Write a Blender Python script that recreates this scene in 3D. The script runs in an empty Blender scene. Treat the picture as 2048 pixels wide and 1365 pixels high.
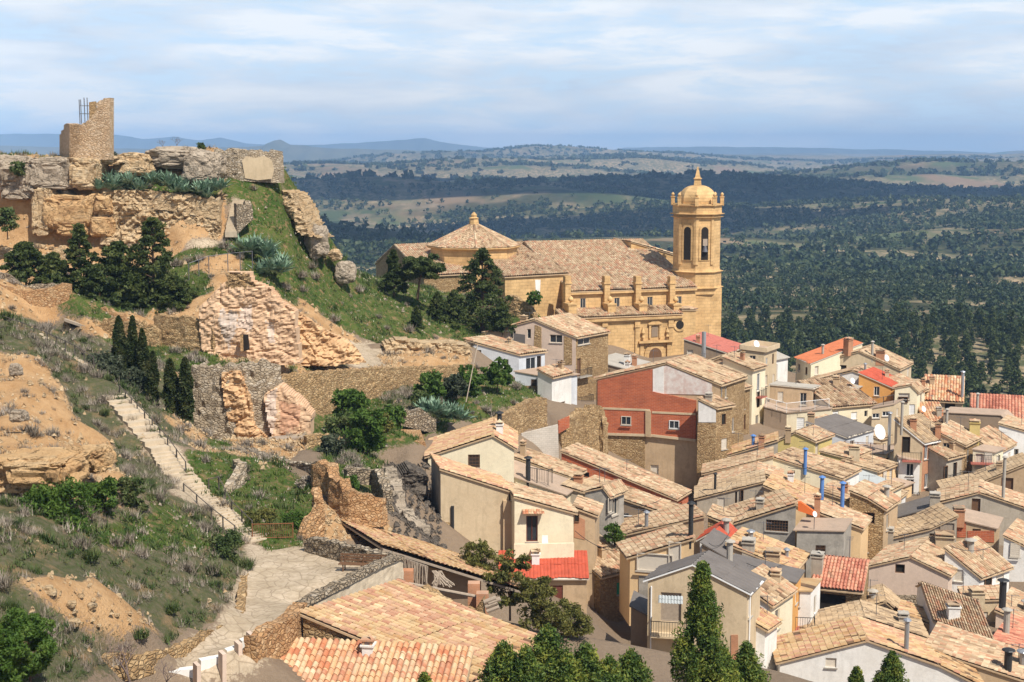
import bpy, bmesh, math, random
import numpy as np
from mathutils import Vector, noise as mnoise
from mathutils.geometry import tessellate_polygon, delaunay_2d_cdt
random.seed(5); rng = np.random.default_rng(7)
S = bpy.context.scene
C = S.collection
R = math.radians
# ---------------------------------------------------------------- camera, sky, sun, exposure
F = 2844.0                      # focal length in pixels of the 2048 wide photograph
CZ = 100.0
PITCH = math.atan(382.5 / F)
cam = bpy.data.objects.new('camera', bpy.data.cameras.new('camera')); C.objects.link(cam)
cam.location = (0, 0, CZ); cam.rotation_euler = (R(90) - PITCH, 0, 0)
cam.data.sensor_width = 36; cam.data.lens = 36 * F / 2048
cam.data.clip_start = 1; cam.data.clip_end = 90000
S.camera = cam
SUN_AZ, SUN_EL = R(37), R(53)   # to the right of and behind the camera
sv = Vector((math.sin(SUN_AZ) * math.cos(SUN_EL), -math.cos(SUN_AZ) * math.cos(SUN_EL), math.sin(SUN_EL)))
sl = bpy.data.lights.new('sun', 'SUN'); sl.energy = 5.0; sl.angle = R(.5); sl.color = (1, .935, .84)
so = bpy.data.objects.new('sun', sl); C.objects.link(so); so.rotation_euler = (-sv).to_track_quat('-Z', 'Y').to_euler()
S.view_settings.view_transform = 'Standard'; S.view_settings.look = 'None'
S.view_settings.exposure = .27; S.view_settings.gamma = 1
W = bpy.data.worlds.new('World'); S.world = W; W.use_nodes = True
nt = W.node_tree; nt.nodes.clear()
def N(nt, t, **k):
    n = nt.nodes.new(t)
    for a, b in k.items():
        if a[0] == '_': n.inputs[a[1:].replace('_', ' ')].default_value = b
        else: setattr(n, a, b)
    return n
sky = N(nt, 'ShaderNodeTexSky', sky_type='NISHITA', sun_disc=False, sun_elevation=SUN_EL,
        sun_rotation=math.atan2(sv.x, sv.y), air_density=1.0, dust_density=.6, ozone_density=2.2, altitude=600)
tc = N(nt, 'ShaderNodeTexCoord')
bg = N(nt, 'ShaderNodeBackground', _Strength=.09); wo = N(nt, 'ShaderNodeOutputWorld')
L_ = nt.links.new
def ramp(nt, stops, interp='LINEAR'):
    r = nt.nodes.new('ShaderNodeValToRGB'); cr = r.color_ramp; cr.interpolation = interp
    while len(cr.elements) > 1: cr.elements.remove(cr.elements[-1])
    cr.elements[0].position = stops[0][0]; cr.elements[0].color = (*stops[0][1], 1) if len(stops[0][1]) == 3 else stops[0][1]
    for p, c in stops[1:]:
        e = cr.elements.new(p); e.color = (*c, 1)
    return r
mp = N(nt, 'ShaderNodeMapping'); mp.inputs['Scale'].default_value = (1, 1, 5.5)
L_(tc.outputs['Generated'], mp.inputs[0])
n1 = N(nt, 'ShaderNodeTexNoise', _Scale=12.0, _Detail=10.0, _Roughness=.66, _Distortion=.35); L_(mp.outputs[0], n1.inputs['Vector'])
n2 = N(nt, 'ShaderNodeTexNoise', _Scale=6.0, _Detail=6.0, _Roughness=.5); L_(mp.outputs[0], n2.inputs['Vector'])
r1 = ramp(nt, [(.36, (0, 0, 0)), (.55, (1, 1, 1))]); L_(n1.outputs[0], r1.inputs[0])
cl = ramp(nt, [(.36, (5.9, 6.8, 8.0)), (.58, (9.2, 9.4, 9.6))]); L_(n2.outputs[0], cl.inputs[0])
tint = N(nt, 'ShaderNodeMix', data_type='RGBA', blend_type='MIX'); 
sz = N(nt, 'ShaderNodeSeparateXYZ'); L_(tc.outputs['Generated'], sz.inputs[0]); lowr = ramp(nt, [(.10, (1, 1, 1)), (.38, (0, 0, 0))]); L_(sz.outputs[2], lowr.inputs[0]); tm = N(nt, 'ShaderNodeMath', operation='MULTIPLY_ADD'); tm.inputs[1].default_value = .84; tm.inputs[2].default_value = .05; L_(lowr.outputs[0], tm.inputs[0]); L_(tm.outputs[0], tint.inputs[0])
L_(sky.outputs[0], tint.inputs[6]); tint.inputs[7].default_value = (6.4, 8.1, 9.9, 1)
mx = N(nt, 'ShaderNodeMix', data_type='RGBA'); mf = N(nt, 'ShaderNodeMath', operation='MULTIPLY'); tm2 = N(nt, 'ShaderNodeMath', operation='MULTIPLY_ADD'); tm2.inputs[1].default_value = .7; tm2.inputs[2].default_value = .15; L_(lowr.outputs[0], tm2.inputs[0]); L_(tm2.outputs[0], mf.inputs[1])
L_(r1.outputs[0], mf.inputs[0]); L_(mf.outputs[0], mx.inputs[0]); L_(tint.outputs[2], mx.inputs[6]); L_(cl.outputs[0], mx.inputs[7])
L_(mx.outputs[2], bg.inputs[0]); L_(bg.outputs[0], wo.inputs[0])

# ---------------------------------------------------------------- geometry of the view: pixel + distance -> point
_cp, _sp = math.cos(PITCH), math.sin(PITCH)
def ray(x, y):
    u = (x - 1024) / F; v = (682.5 - y) / F
    return Vector((u, _cp + v * _sp, -_sp + v * _cp))
CAM = Vector((0, 0, CZ))
def P(x, y, d):
    r = ray(x, y); return CAM + r * (d / r.y)
def PZ(x, y, z):
    r = ray(x, y); return CAM + r * ((z - CZ) / r.z)
def proj(X, Y, Z):
    Z = Z - CZ
    dep = Y * _cp - Z * _sp
    return 1024 + F * X / dep, 682.5 - F * (Y * _sp + Z * _cp) / dep
def hit_plane(x, y, O, n):
    r = ray(x, y); return CAM + r * ((O - CAM).dot(n) / r.dot(n))

# ---------------------------------------------------------------- tags and mesh builders
def tag(o, label=None, cat=None, group=None, kind=None):
    if label: o['label'] = label
    if cat: o['category'] = cat
    if group: o['group'] = group
    if kind: o['kind'] = kind
    return o
def empty(name, loc, label=None, cat=None, group=None):
    o = bpy.data.objects.new(name, None); C.objects.link(o); o.location = loc; o.empty_display_size = .3
    return tag(o, label, cat, group)
def rootloc(o):
    v = Vector((0, 0, 0))
    while o: v = v + o.location; o = o.parent
    return v
def link(name, me, mats, parent):
    for m in (mats if isinstance(mats, (list, tuple)) else [mats]): me.materials.append(m)
    o = bpy.data.objects.new(name, me); C.objects.link(o)
    if parent: o.parent = parent
    return o
class MB:
    def __init__(s): s.v = []; s.f = []; s.uv = []; s.mi = []
    def poly(s, pts, uv=None, mi=0):
        b = len(s.v); s.v += [tuple(p) for p in pts]; s.f.append(tuple(range(b, b + len(pts))))
        s.uv += uv if uv else [(p[0] + p[1], p[2]) for p in pts]; s.mi.append(mi)
    def box(s, c, x, y, z, mi=0):                 # centre and three half vectors
        c, x, y, z = map(Vector, (c, x, y, z))
        for a, b, n in ((x, y, z), (y, z, x), (z, x, y)):
            for k in (1, -1):
                q = [c + n * k + a * i + b * j for i, j in ((-1, -1), (1, -1), (1, 1), (-1, 1))]
                if k < 0: q.reverse()
                s.poly(q, mi=mi)
    def abox(s, c, hx, hy, hz, mi=0): s.box(c, (hx, 0, 0), (0, hy, 0), (0, 0, hz), mi)
    def prism(s, pl, vec, mi=0):
        vec = Vector(vec); pl = [Vector(p) for p in pl]; q = [p + vec for p in pl]; n = len(pl)
        for t in tessellate_polygon([pl]):
            s.poly([pl[i] for i in t], mi=mi); s.poly([q[i] for i in reversed(t)], mi=mi)
        for i in range(n):
            j = (i + 1) % n; s.poly([pl[i], q[i], q[j], pl[j]], mi=mi)
    def tube(s, pts, r, n=6, r2=None, mi=0):
        pts = [Vector(p) for p in pts]; m = len(pts); prev = None
        for i, p in enumerate(pts):
            d = (pts[min(i + 1, m - 1)] - pts[max(i - 1, 0)]).normalized()
            a = d.cross(Vector((0, 0, 1)) if abs(d.z) < .9 else Vector((1, 0, 0))).normalized(); b = d.cross(a)
            rr = r if r2 is None else r + (r2 - r) * i / max(m - 1, 1)
            ring = [p + (a * math.cos(2 * math.pi * k / n) + b * math.sin(2 * math.pi * k / n)) * rr for k in range(n)]
            if prev:
                for k in range(n):
                    l = (k + 1) % n; s.poly([prev[k], prev[l], ring[l], ring[k]], mi=mi)
            elif n > 2: s.poly(ring, mi=mi)
            prev = ring
        s.poly(prev[::-1], mi=mi)
    def lathe(s, c, prof, n=16, rot=0, mi=0):     # prof: (radius, z)
        c = Vector(c); rings = []
        for r_, z in prof:
            rings.append([c + Vector((r_ * math.cos(rot + 2 * math.pi * k / n), r_ * math.sin(rot + 2 * math.pi * k / n), z)) for k in range(n)])
        for A, B in zip(rings, rings[1:]):
            for k in range(n):
                l = (k + 1) % n; s.poly([A[k], A[l], B[l], B[k]], mi=mi)
        s.poly(rings[0][::-1], mi=mi); s.poly(rings[-1], mi=mi)
    def build(s, name, mats, parent=None, smooth=False, off=None):
        me = bpy.data.meshes.new(name); o0 = rootloc(parent) if parent else Vector(off if off else (0, 0, 0))
        me.from_pydata([(a - o0.x, b - o0.y, c - o0.z) for a, b, c in s.v], [], s.f)
        u = me.uv_layers.new(name='UVMap'); u.data.foreach_set('uv', np.array(s.uv, dtype=np.float32).ravel())
        me.polygons.foreach_set('material_index', s.mi)
        if smooth: me.polygons.foreach_set('use_smooth', [True] * len(s.f))
        me.update(); o = link(name, me, mats, parent)
        if not parent: o.location = o0
        return o
def npmesh(name, V, Fa, mats, parent=None, uv=None, smooth=False, off=(0, 0, 0)):
    V = np.asarray(V, dtype=np.float32); Fa = np.asarray(Fa, dtype=np.int32)
    o0 = np.array(rootloc(parent) if parent else off, dtype=np.float32)
    me = bpy.data.meshes.new(name); me.vertices.add(len(V)); me.vertices.foreach_set('co', (V - o0).ravel())
    k = Fa.shape[1]; me.loops.add(Fa.size); me.loops.foreach_set('vertex_index', Fa.ravel())
    me.polygons.add(len(Fa)); me.polygons.foreach_set('loop_start', np.arange(0, Fa.size, k, dtype=np.int32))
    me.polygons.foreach_set('loop_total', np.full(len(Fa), k, dtype=np.int32))
    if uv is not None:
        u = me.uv_layers.new(name='UVMap'); u.data.foreach_set('uv', np.asarray(uv, dtype=np.float32)[Fa.ravel()].ravel())
    me.polygons.foreach_set('use_smooth', np.full(len(Fa), smooth, dtype=bool))
    me.update(calc_edges=True); o = link(name, me, mats, parent)
    if not parent: o.location = tuple(float(a) for a in o0)
    return o
# vectorised value noise
_T = rng.random((256, 256))
def vn(x, y):
    xi = np.floor(x).astype(int); yi = np.floor(y).astype(int); fx = x - xi; fy = y - yi
    fx = fx * fx * (3 - 2 * fx); fy = fy * fy * (3 - 2 * fy); g = lambda a, b: _T[a & 255, b & 255]
    return (g(xi, yi) * (1 - fx) + g(xi + 1, yi) * fx) * (1 - fy) + (g(xi, yi + 1) * (1 - fx) + g(xi + 1, yi + 1) * fx) * fy
def fbm(x, y, o=4, g=.5):
    s = 0; a = 1; t = 0
    for i in range(o):
        s = s + a * vn(x * 2 ** i + 17.3 * i, y * 2 ** i + 5.1 * i); t += a; a *= g
    return s / t

# ---------------------------------------------------------------- materials
MATS = {}
def base(name, rough=.85, spec=.25):
    m = bpy.data.materials.new(name); m.use_nodes = True; nt = m.node_tree; b = nt.nodes['Principled BSDF']
    b.inputs['Roughness'].default_value = rough; b.inputs['Specular IOR Level'].default_value = spec
    MATS[name] = m; return m, nt, b
def mixc(nt, f, a, b, bt='MIX'):
    n = N(nt, 'ShaderNodeMix', data_type='RGBA', blend_type=bt)
    for s, i in ((f, 0), (a, 6), (b, 7)):
        if isinstance(s, (int, float)): n.inputs[i].default_value = s
        elif isinstance(s, tuple): n.inputs[i].default_value = (*s[:3], 1)
        else: nt.links.new(s, n.inputs[i])
    return n.outputs[2]
def mathn(nt, op, a, b=0.0, c=None):
    n = N(nt, 'ShaderNodeMath', operation=op)
    for i, s in enumerate((a, b, c)):
        if s is None: continue
        if isinstance(s, (int, float)): n.inputs[i].default_value = s
        else: nt.links.new(s, n.inputs[i])
    return n.outputs[0]
def pos(nt, sc=(1, 1, 1)):
    g = N(nt, 'ShaderNodeNewGeometry'); m = N(nt, 'ShaderNodeMapping'); m.inputs['Scale'].default_value = sc
    nt.links.new(g.outputs['Position'], m.inputs[0]); return m.outputs[0]
def noise(nt, v, scale, det=4.0, rough=.55, dist=0.0):
    n = N(nt, 'ShaderNodeTexNoise', _Scale=scale, _Detail=det, _Roughness=rough, _Distortion=dist); nt.links.new(v, n.inputs['Vector']); return n.outputs[0]
def bump(nt, b, h, st=.4, dist=.05):
    n = N(nt, 'ShaderNodeBump', _Strength=st, _Distance=dist); nt.links.new(h, n.inputs['Height']); nt.links.new(n.outputs[0], b.inputs['Normal'])
def mul(c, k): return tuple(min(1, a * k) for a in c)
def plaster(name, col, col2=None, sc=.5, stain=.5, bs=.35):
    if name in MATS: return MATS[name]
    m, nt, b = base(name); p = pos(nt); col2 = col2 or mul(col, .68)
    a = ramp(nt, [(.38, (0, 0, 0)), (.66, (1, 1, 1))]); nt.links.new(noise(nt, p, sc, 6, .62), a.inputs[0])
    c = mixc(nt, a.outputs[0], col, col2)
    s = ramp(nt, [(.50, (0, 0, 0)), (.72, (1, 1, 1))]); nt.links.new(noise(nt, pos(nt, (2.6, 2.6, .4)), .9, 6, .7), s.inputs[0])
    c = mixc(nt, mathn(nt, 'MULTIPLY', s.outputs[0], stain), c, mul(col2, .62))
    dp = ramp(nt, [(.55, (0, 0, 0)), (.60, (1, 1, 1))]); nt.links.new(noise(nt, p, .8, 7, .7, .6), dp.inputs[0]); c = mixc(nt, mathn(nt, 'MULTIPLY', dp.outputs[0], stain * .75), c, mul(col2, .72))
    f = noise(nt, p, 5, 6, .75); c = mixc(nt, .5, c, mixc(nt, f, mul(col, .6), mul(col, 1.25)))
    nt.links.new(c, b.inputs[0]); bump(nt, b, f, bs, .03); return m
def stone(name, c1, c2, c3, scale=3.9, mort=(.2, .14, .08), zs=1.7, bst=.8, mw=.05):
    if name in MATS: return MATS[name]
    m, nt, b = base(name, .9); p = pos(nt, (1, 1, zs))
    wv = N(nt, 'ShaderNodeTexNoise', _Scale=1.5, _Detail=3.0); nt.links.new(p, wv.inputs['Vector'])
    ad = N(nt, 'ShaderNodeMix', data_type='VECTOR'); ad.inputs[0].default_value = .12; nt.links.new(p, ad.inputs[4]); nt.links.new(wv.outputs['Color'], ad.inputs[5])
    v = N(nt, 'ShaderNodeTexVoronoi', _Scale=scale); nt.links.new(ad.outputs[1], v.inputs['Vector'])
    e = N(nt, 'ShaderNodeTexVoronoi', feature='DISTANCE_TO_EDGE', _Scale=scale); nt.links.new(ad.outputs[1], e.inputs['Vector'])
    sp = N(nt, 'ShaderNodeSeparateColor'); nt.links.new(v.outputs['Color'], sp.inputs[0])
    r = ramp(nt, [(.1, c2), (.5, c1), (.9, c3)]); nt.links.new(sp.outputs[0], r.inputs[0])
    g = noise(nt, pos(nt), .35, 5, .6); gr = ramp(nt, [(.42, (0, 0, 0)), (.62, (1, 1, 1))]); nt.links.new(g, gr.inputs[0])
    c = mixc(nt, mathn(nt, 'MULTIPLY', gr.outputs[0], .5), r.outputs[0], mul(c2, .8))
    fn = noise(nt, pos(nt), 7, 5, .7); c = mixc(nt, .3, c, mixc(nt, fn, mul(c2, .5), mul(c3, 1.2)))
    er = ramp(nt, [(0, (1, 1, 1)), (mw, (0, 0, 0))]); nt.links.new(e.outputs['Distance'], er.inputs[0])
    c = mixc(nt, mathn(nt, 'MULTIPLY', er.outputs[0], .8), c, mort)
    nt.links.new(c, b.inputs[0])
    eh = ramp(nt, [(0, (0, 0, 0)), (.16, (1, 1, 1))]); nt.links.new(e.outputs['Distance'], eh.inputs[0])
    h = mathn(nt, 'ADD', mathn(nt, 'MULTIPLY', eh.outputs[0], 1.0), mathn(nt, 'MULTIPLY', fn, .9))
    bump(nt, b, h, bst, .12); return m
def bricks(name, c1, c2, mort, bw=.28, bh=.075, ms=.012, bs=.4, var=.5):
    if name in MATS: return MATS[name]
    m, nt, b = base(name, .85); tc = N(nt, 'ShaderNodeTexCoord')
    t = N(nt, 'ShaderNodeTexBrick', _Scale=1.0, _Mortar_Size=ms, _Brick_Width=bw, _Row_Height=bh); t.inputs['Color1'].default_value = (*c1, 1); t.inputs['Color2'].default_value = (*c2, 1); t.inputs['Mortar'].default_value = (*mort, 1)
    nt.links.new(tc.outputs['UV'], t.inputs['Vector'])
    p = pos(nt); a = ramp(nt, [(.35, mul(c2, .62)), (.6, mul(c1, 1.15))]); nt.links.new(noise(nt, p, .7, 7, .65), a.inputs[0])
    c = mixc(nt, var, t.outputs['Color'], a.outputs[0]); f = noise(nt, p, 8, 4, .7); c = mixc(nt, .25, c, mixc(nt, f, mul(c2, .5), mul(c1, 1.3)))
    nt.links.new(c, b.inputs[0]); bump(nt, b, mathn(nt, 'ADD', mathn(nt, 'MULTIPLY', t.outputs['Fac'], -1.0), f), bs, .03); return m
def tilemat(name, stops, lich=.35):
    if name in MATS: return MATS[name]
    m, nt, b = base(name, .85); tc = N(nt, 'ShaderNodeTexCoord')
    fl = N(nt, 'ShaderNodeVectorMath', operation='FLOOR'); nt.links.new(tc.outputs['UV'], fl.inputs[0])
    w = N(nt, 'ShaderNodeTexWhiteNoise', noise_dimensions='2D'); nt.links.new(fl.outputs[0], w.inputs[0])
    p = pos(nt); big = noise(nt, p, .33, 4, .6)
    sc2 = N(nt, 'ShaderNodeVectorMath', operation='MULTIPLY'); sc2.inputs[1].default_value = (1, .28, 1); nt.links.new(tc.outputs['UV'], sc2.inputs[0])
    fl2 = N(nt, 'ShaderNodeVectorMath', operation='FLOOR'); nt.links.new(sc2.outputs[0], fl2.inputs[0]); w2 = N(nt, 'ShaderNodeTexWhiteNoise', noise_dimensions='2D'); nt.links.new(fl2.outputs[0], w2.inputs[0])
    v = mathn(nt, 'ADD', mathn(nt, 'ADD', mathn(nt, 'MULTIPLY', w.outputs[0], .38), mathn(nt, 'MULTIPLY', w2.outputs[0], .44)), mathn(nt, 'MULTIPLY_ADD', big, .8, -.28))
    v = mathn(nt, 'MAXIMUM', mathn(nt, 'MINIMUM', v, .99), .01)
    oi = N(nt, 'ShaderNodeObjectInfo'); v = mathn(nt, 'ADD', v, mathn(nt, 'MULTIPLY_ADD', oi.outputs['Random'], .22, -.11)); v = mathn(nt, 'MAXIMUM', mathn(nt, 'MINIMUM', v, .99), .01)
    r = ramp(nt, stops); nt.links.new(v, r.inputs[0])
    l = ramp(nt, [(.52, (0, 0, 0)), (.64, (1, 1, 1))]); fn = noise(nt, p, 3.2, 6, .7); nt.links.new(fn, l.inputs[0])
    c = mixc(nt, mathn(nt, 'MULTIPLY', l.outputs[0], lich), r.outputs[0], (.20, .15, .10))
    nt.links.new(c, b.inputs[0]); bump(nt, b, noise(nt, p, 14, 3, .7), .3, .02); return m
def plain(name, col, rough=.6, metal=0.0, spec=.4, var=.25, sc=3.0):
    if name in MATS: return MATS[name]
    m, nt, b = base(name, rough, spec); b.inputs['Metallic'].default_value = metal
    f = noise(nt, pos(nt), sc, 4, .65); nt.links.new(mixc(nt, f, mul(col, 1 - var), mul(col, 1 + var)), b.inputs[0]); return m
def leafmat(name, c1, c2, c3, sc=1.2, tr=.25):
    if name in MATS: return MATS[name]
    m, nt, b = base(name, .6, .2); p = pos(nt)
    f = noise(nt, p, sc, 3, .6); g = noise(nt, p, sc * 7, 2, .6)
    r = ramp(nt, [(.36, c1), (.5, c2), (.64, c3)]); nt.links.new(mathn(nt, 'ADD', mathn(nt, 'MULTIPLY', f, .55), mathn(nt, 'MULTIPLY', g, .45)), r.inputs[0])
    nt.links.new(r.outputs[0], b.inputs[0])
    t = N(nt, 'ShaderNodeBsdfTranslucent'); nt.links.new(r.outputs[0], t.inputs[0])
    ms = N(nt, 'ShaderNodeMixShader'); ms.inputs[0].default_value = tr
    nt.links.new(b.outputs[0], ms.inputs[1]); nt.links.new(t.outputs[0], ms.inputs[2]); nt.links.new(ms.outputs[0], nt.nodes['Material Output'].inputs[0]); return m
m_ = {}
m_['beige'] = plaster('beige_render', (.62, .49, .32), (.48, .36, .22), .5, .75); m_['tan'] = plaster('tan_render', (.54, .39, .24), (.38, .265, .155), .6, .8); m_['grey'] = plaster('grey_render', (.50, .435, .34), (.30, .245, .185), .7, .9)
m_['cream'] = plaster('cream_render', (.84, .73, .52), (.72, .60, .41), .5, .45); m_['white'] = plaster('white_render', (.84, .81, .76), (.66, .61, .54), .6, .6); m_['pink'] = plaster('pink_render', (.68, .53, .42), (.54, .41, .31), .5, .4)
m_['yellow'] = plaster('yellow_render', (.66, .52, .20), (.52, .42, .19), .5, .4); m_['orange'] = plaster('orange_render', (.70, .36, .11), (.6, .30, .10), .5, .3); m_['peach'] = plaster('peach_render', (.78, .55, .30), (.68, .48, .27), .5, .3)
m_['brown'] = plaster('brown_render', (.30, .22, .15), (.22, .16, .11), .5, .5); m_['stain'] = plaster('stained_render', (.42, .38, .32), (.17, .155, .13), 1.1, .8); m_['bluewhite'] = plaster('bluish_white_render', (.66, .68, .70), (.45, .47, .50), .6, .5)
m_['stone'] = stone('golden_rubble', (.47, .30, .14), (.30, .18, .08), (.58, .41, .22)); m_['rubble'] = stone('grey_gold_rubble', (.44, .34, .22), (.30, .23, .15), (.56, .48, .37), 3.3)
m_['drystone'] = stone('dry_stone', (.42, .32, .20), (.27, .20, .13), (.52, .44, .33), 4.2, (.07, .05, .03), 1.5, 1.0, .09); m_['ochre'] = stone('ochre_earth_wall', (.50, .28, .12), (.38, .19, .08), (.60, .40, .22), 4.6, (.36, .2, .1), 1.4, .8, .03)
m_['brick'] = bricks('red_brick', (.54, .145, .06), (.34, .08, .04), (.46, .30, .21), .5, .16, .02, .5, .4); m_['brick2'] = bricks('orange_brick', (.52, .24, .12), (.42, .18, .09), (.5, .4, .3)); m_['ashlar'] = bricks('golden_ashlar', (.68, .45, .21), (.50, .31, .135), (.22, .14, .075), .95, .46, .025, .5, .5)
m_['wbrick'] = plaster('whitewashed_brick', (.74, .68, .62), (.50, .24, .17), 1.6, .3); m_['block'] = bricks('pale_block', (.60, .54, .46), (.52, .46, .38), (.34, .3, .25), .4, .2, .015, .3, .3)
T1 = [(0, (.10, .065, .04)), (.16, (.20, .125, .075)), (.28, (.34, .225, .13)), (.44, (.43, .31, .19)), (.58, (.53, .40, .255)), (.68, (.46, .24, .14)), (.78, (.34, .23, .145)), (.88, (.66, .52, .34)), (1, (.22, .16, .11))]
m_['t_tan'] = tilemat('tan_roof_tiles', T1)
m_['t_gold'] = tilemat('golden_roof_tiles', [(0, (.07, .045, .03)), (.14, (.17, .10, .055)), (.25, (.42, .24, .11)), (.42, (.47, .325, .17)), (.56, (.55, .395, .22)), (.7, (.42, .21, .13)), (.84, (.48, .30, .19)), (1, (.68, .50, .30))])
m_['t_grey'] = tilemat('lichened_roof_tiles', [(0, (.09, .065, .045)), (.2, (.22, .15, .095)), (.4, (.42, .30, .18)), (.6, (.52, .38, .23)), (.78, (.34, .25, .16)), (1, (.60, .47, .31))], .45)
m_['t_red'] = tilemat('red_roof_tiles', [(0, (.20, .07, .04)), (.3, (.40, .14, .09)), (.6, (.52, .22, .14)), (.85, (.60, .32, .20)), (1, (.30, .16, .10))])
m_['t_mix'] = tilemat('red_and_cream_roof_tiles', [(0, (.30, .09, .05)), (.25, (.50, .20, .10)), (.42, (.60, .36, .19)), (.6, (.60, .45, .28)), (.75, (.44, .18, .10)), (.88, (.62, .42, .25)), (1, (.78, .62, .44))], .2)
m_['t_bright'] = plain('bright_red_roof_sheet', (.44, .085, .045), .7, 0, .2, .5, 1.6); m_['t_orange'] = plain('orange_roof_tile', (.54, .17, .07), .6, 0, .3, .4, 1.2); m_['t_salmon'] = plain('salmon_roof_sheet', (.44, .14, .10), .6, 0, .3, .35, 1.5)
m_['s_grey'] = plaster('grey_cement_sheet', (.44, .40, .34), (.30, .27, .22), .7, .4); m_['s_dark'] = plaster('dark_roof_felt', (.17, .15, .135), (.12, .105, .095), .8, .3); m_['s_blue'] = plaster('pale_metal_roof', (.42, .44, .43), (.34, .36, .35), .5, .3); m_['floor'] = plaster('terrace_floor', (.45, .33, .24), (.33, .25, .18), .8, .5)
m_['glass'] = plain('dark_glass', (.03, .035, .04), .12, 0, .5, .3); m_['wood'] = plain('brown_wood', (.16, .085, .045), .6, 0, .3, .3); m_['woodl'] = plain('weathered_wood', (.36, .29, .22), .8, 0, .2, .35, 6); m_['frame'] = plain('pale_frame', (.62, .55, .45), .6, 0, .3, .15)
m_['black'] = plain('black_iron', (.03, .03, .03), .5, 0, .4, .2); m_['iron'] = plain('grey_iron', (.13, .13, .14), .5, .3, .4, .2); m_['pipe'] = plain('galvanised_pipe', (.42, .43, .44), .4, .6, .5, .2); m_['bluep'] = plain('blue_pipe', (.10, .22, .50), .5, 0, .4, .2); m_['whitep'] = plain('white_paint', (.8, .8, .78), .45, 0, .4, .08)
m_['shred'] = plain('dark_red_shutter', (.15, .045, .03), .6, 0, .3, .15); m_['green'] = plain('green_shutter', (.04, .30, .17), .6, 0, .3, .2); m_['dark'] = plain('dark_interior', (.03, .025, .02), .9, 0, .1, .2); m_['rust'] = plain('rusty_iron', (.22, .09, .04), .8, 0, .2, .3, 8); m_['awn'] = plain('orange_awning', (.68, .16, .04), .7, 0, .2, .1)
m_['salmonp'] = plaster('salmon_plaster', (.55, .32, .20), (.45, .24, .13), .9, .4)
m_['pink'].name = 'pink_render'
m_['wplas'] = plaster('flaking_white_plaster', (.60, .50, .42), (.46, .31, .19), 1.6, .6)
m_['pwall'] = plaster('old_cream_plaster', (.62, .52, .38), (.42, .33, .22), 1.2, .9)
m_['ruinw'] = plaster('eroded_ruin_plaster', (.68, .47, .30), (.56, .33, .18), 1.5, .7, .9)
m_['ruine'] = plaster('crumbling_earth', (.64, .42, .23), (.50, .28, .13), 1.1, .7, 1.0)
m_['castle'] = stone('pale_castle_masonry', (.64, .44, .26), (.48, .31, .17), (.74, .57, .39), 3.6)
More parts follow.
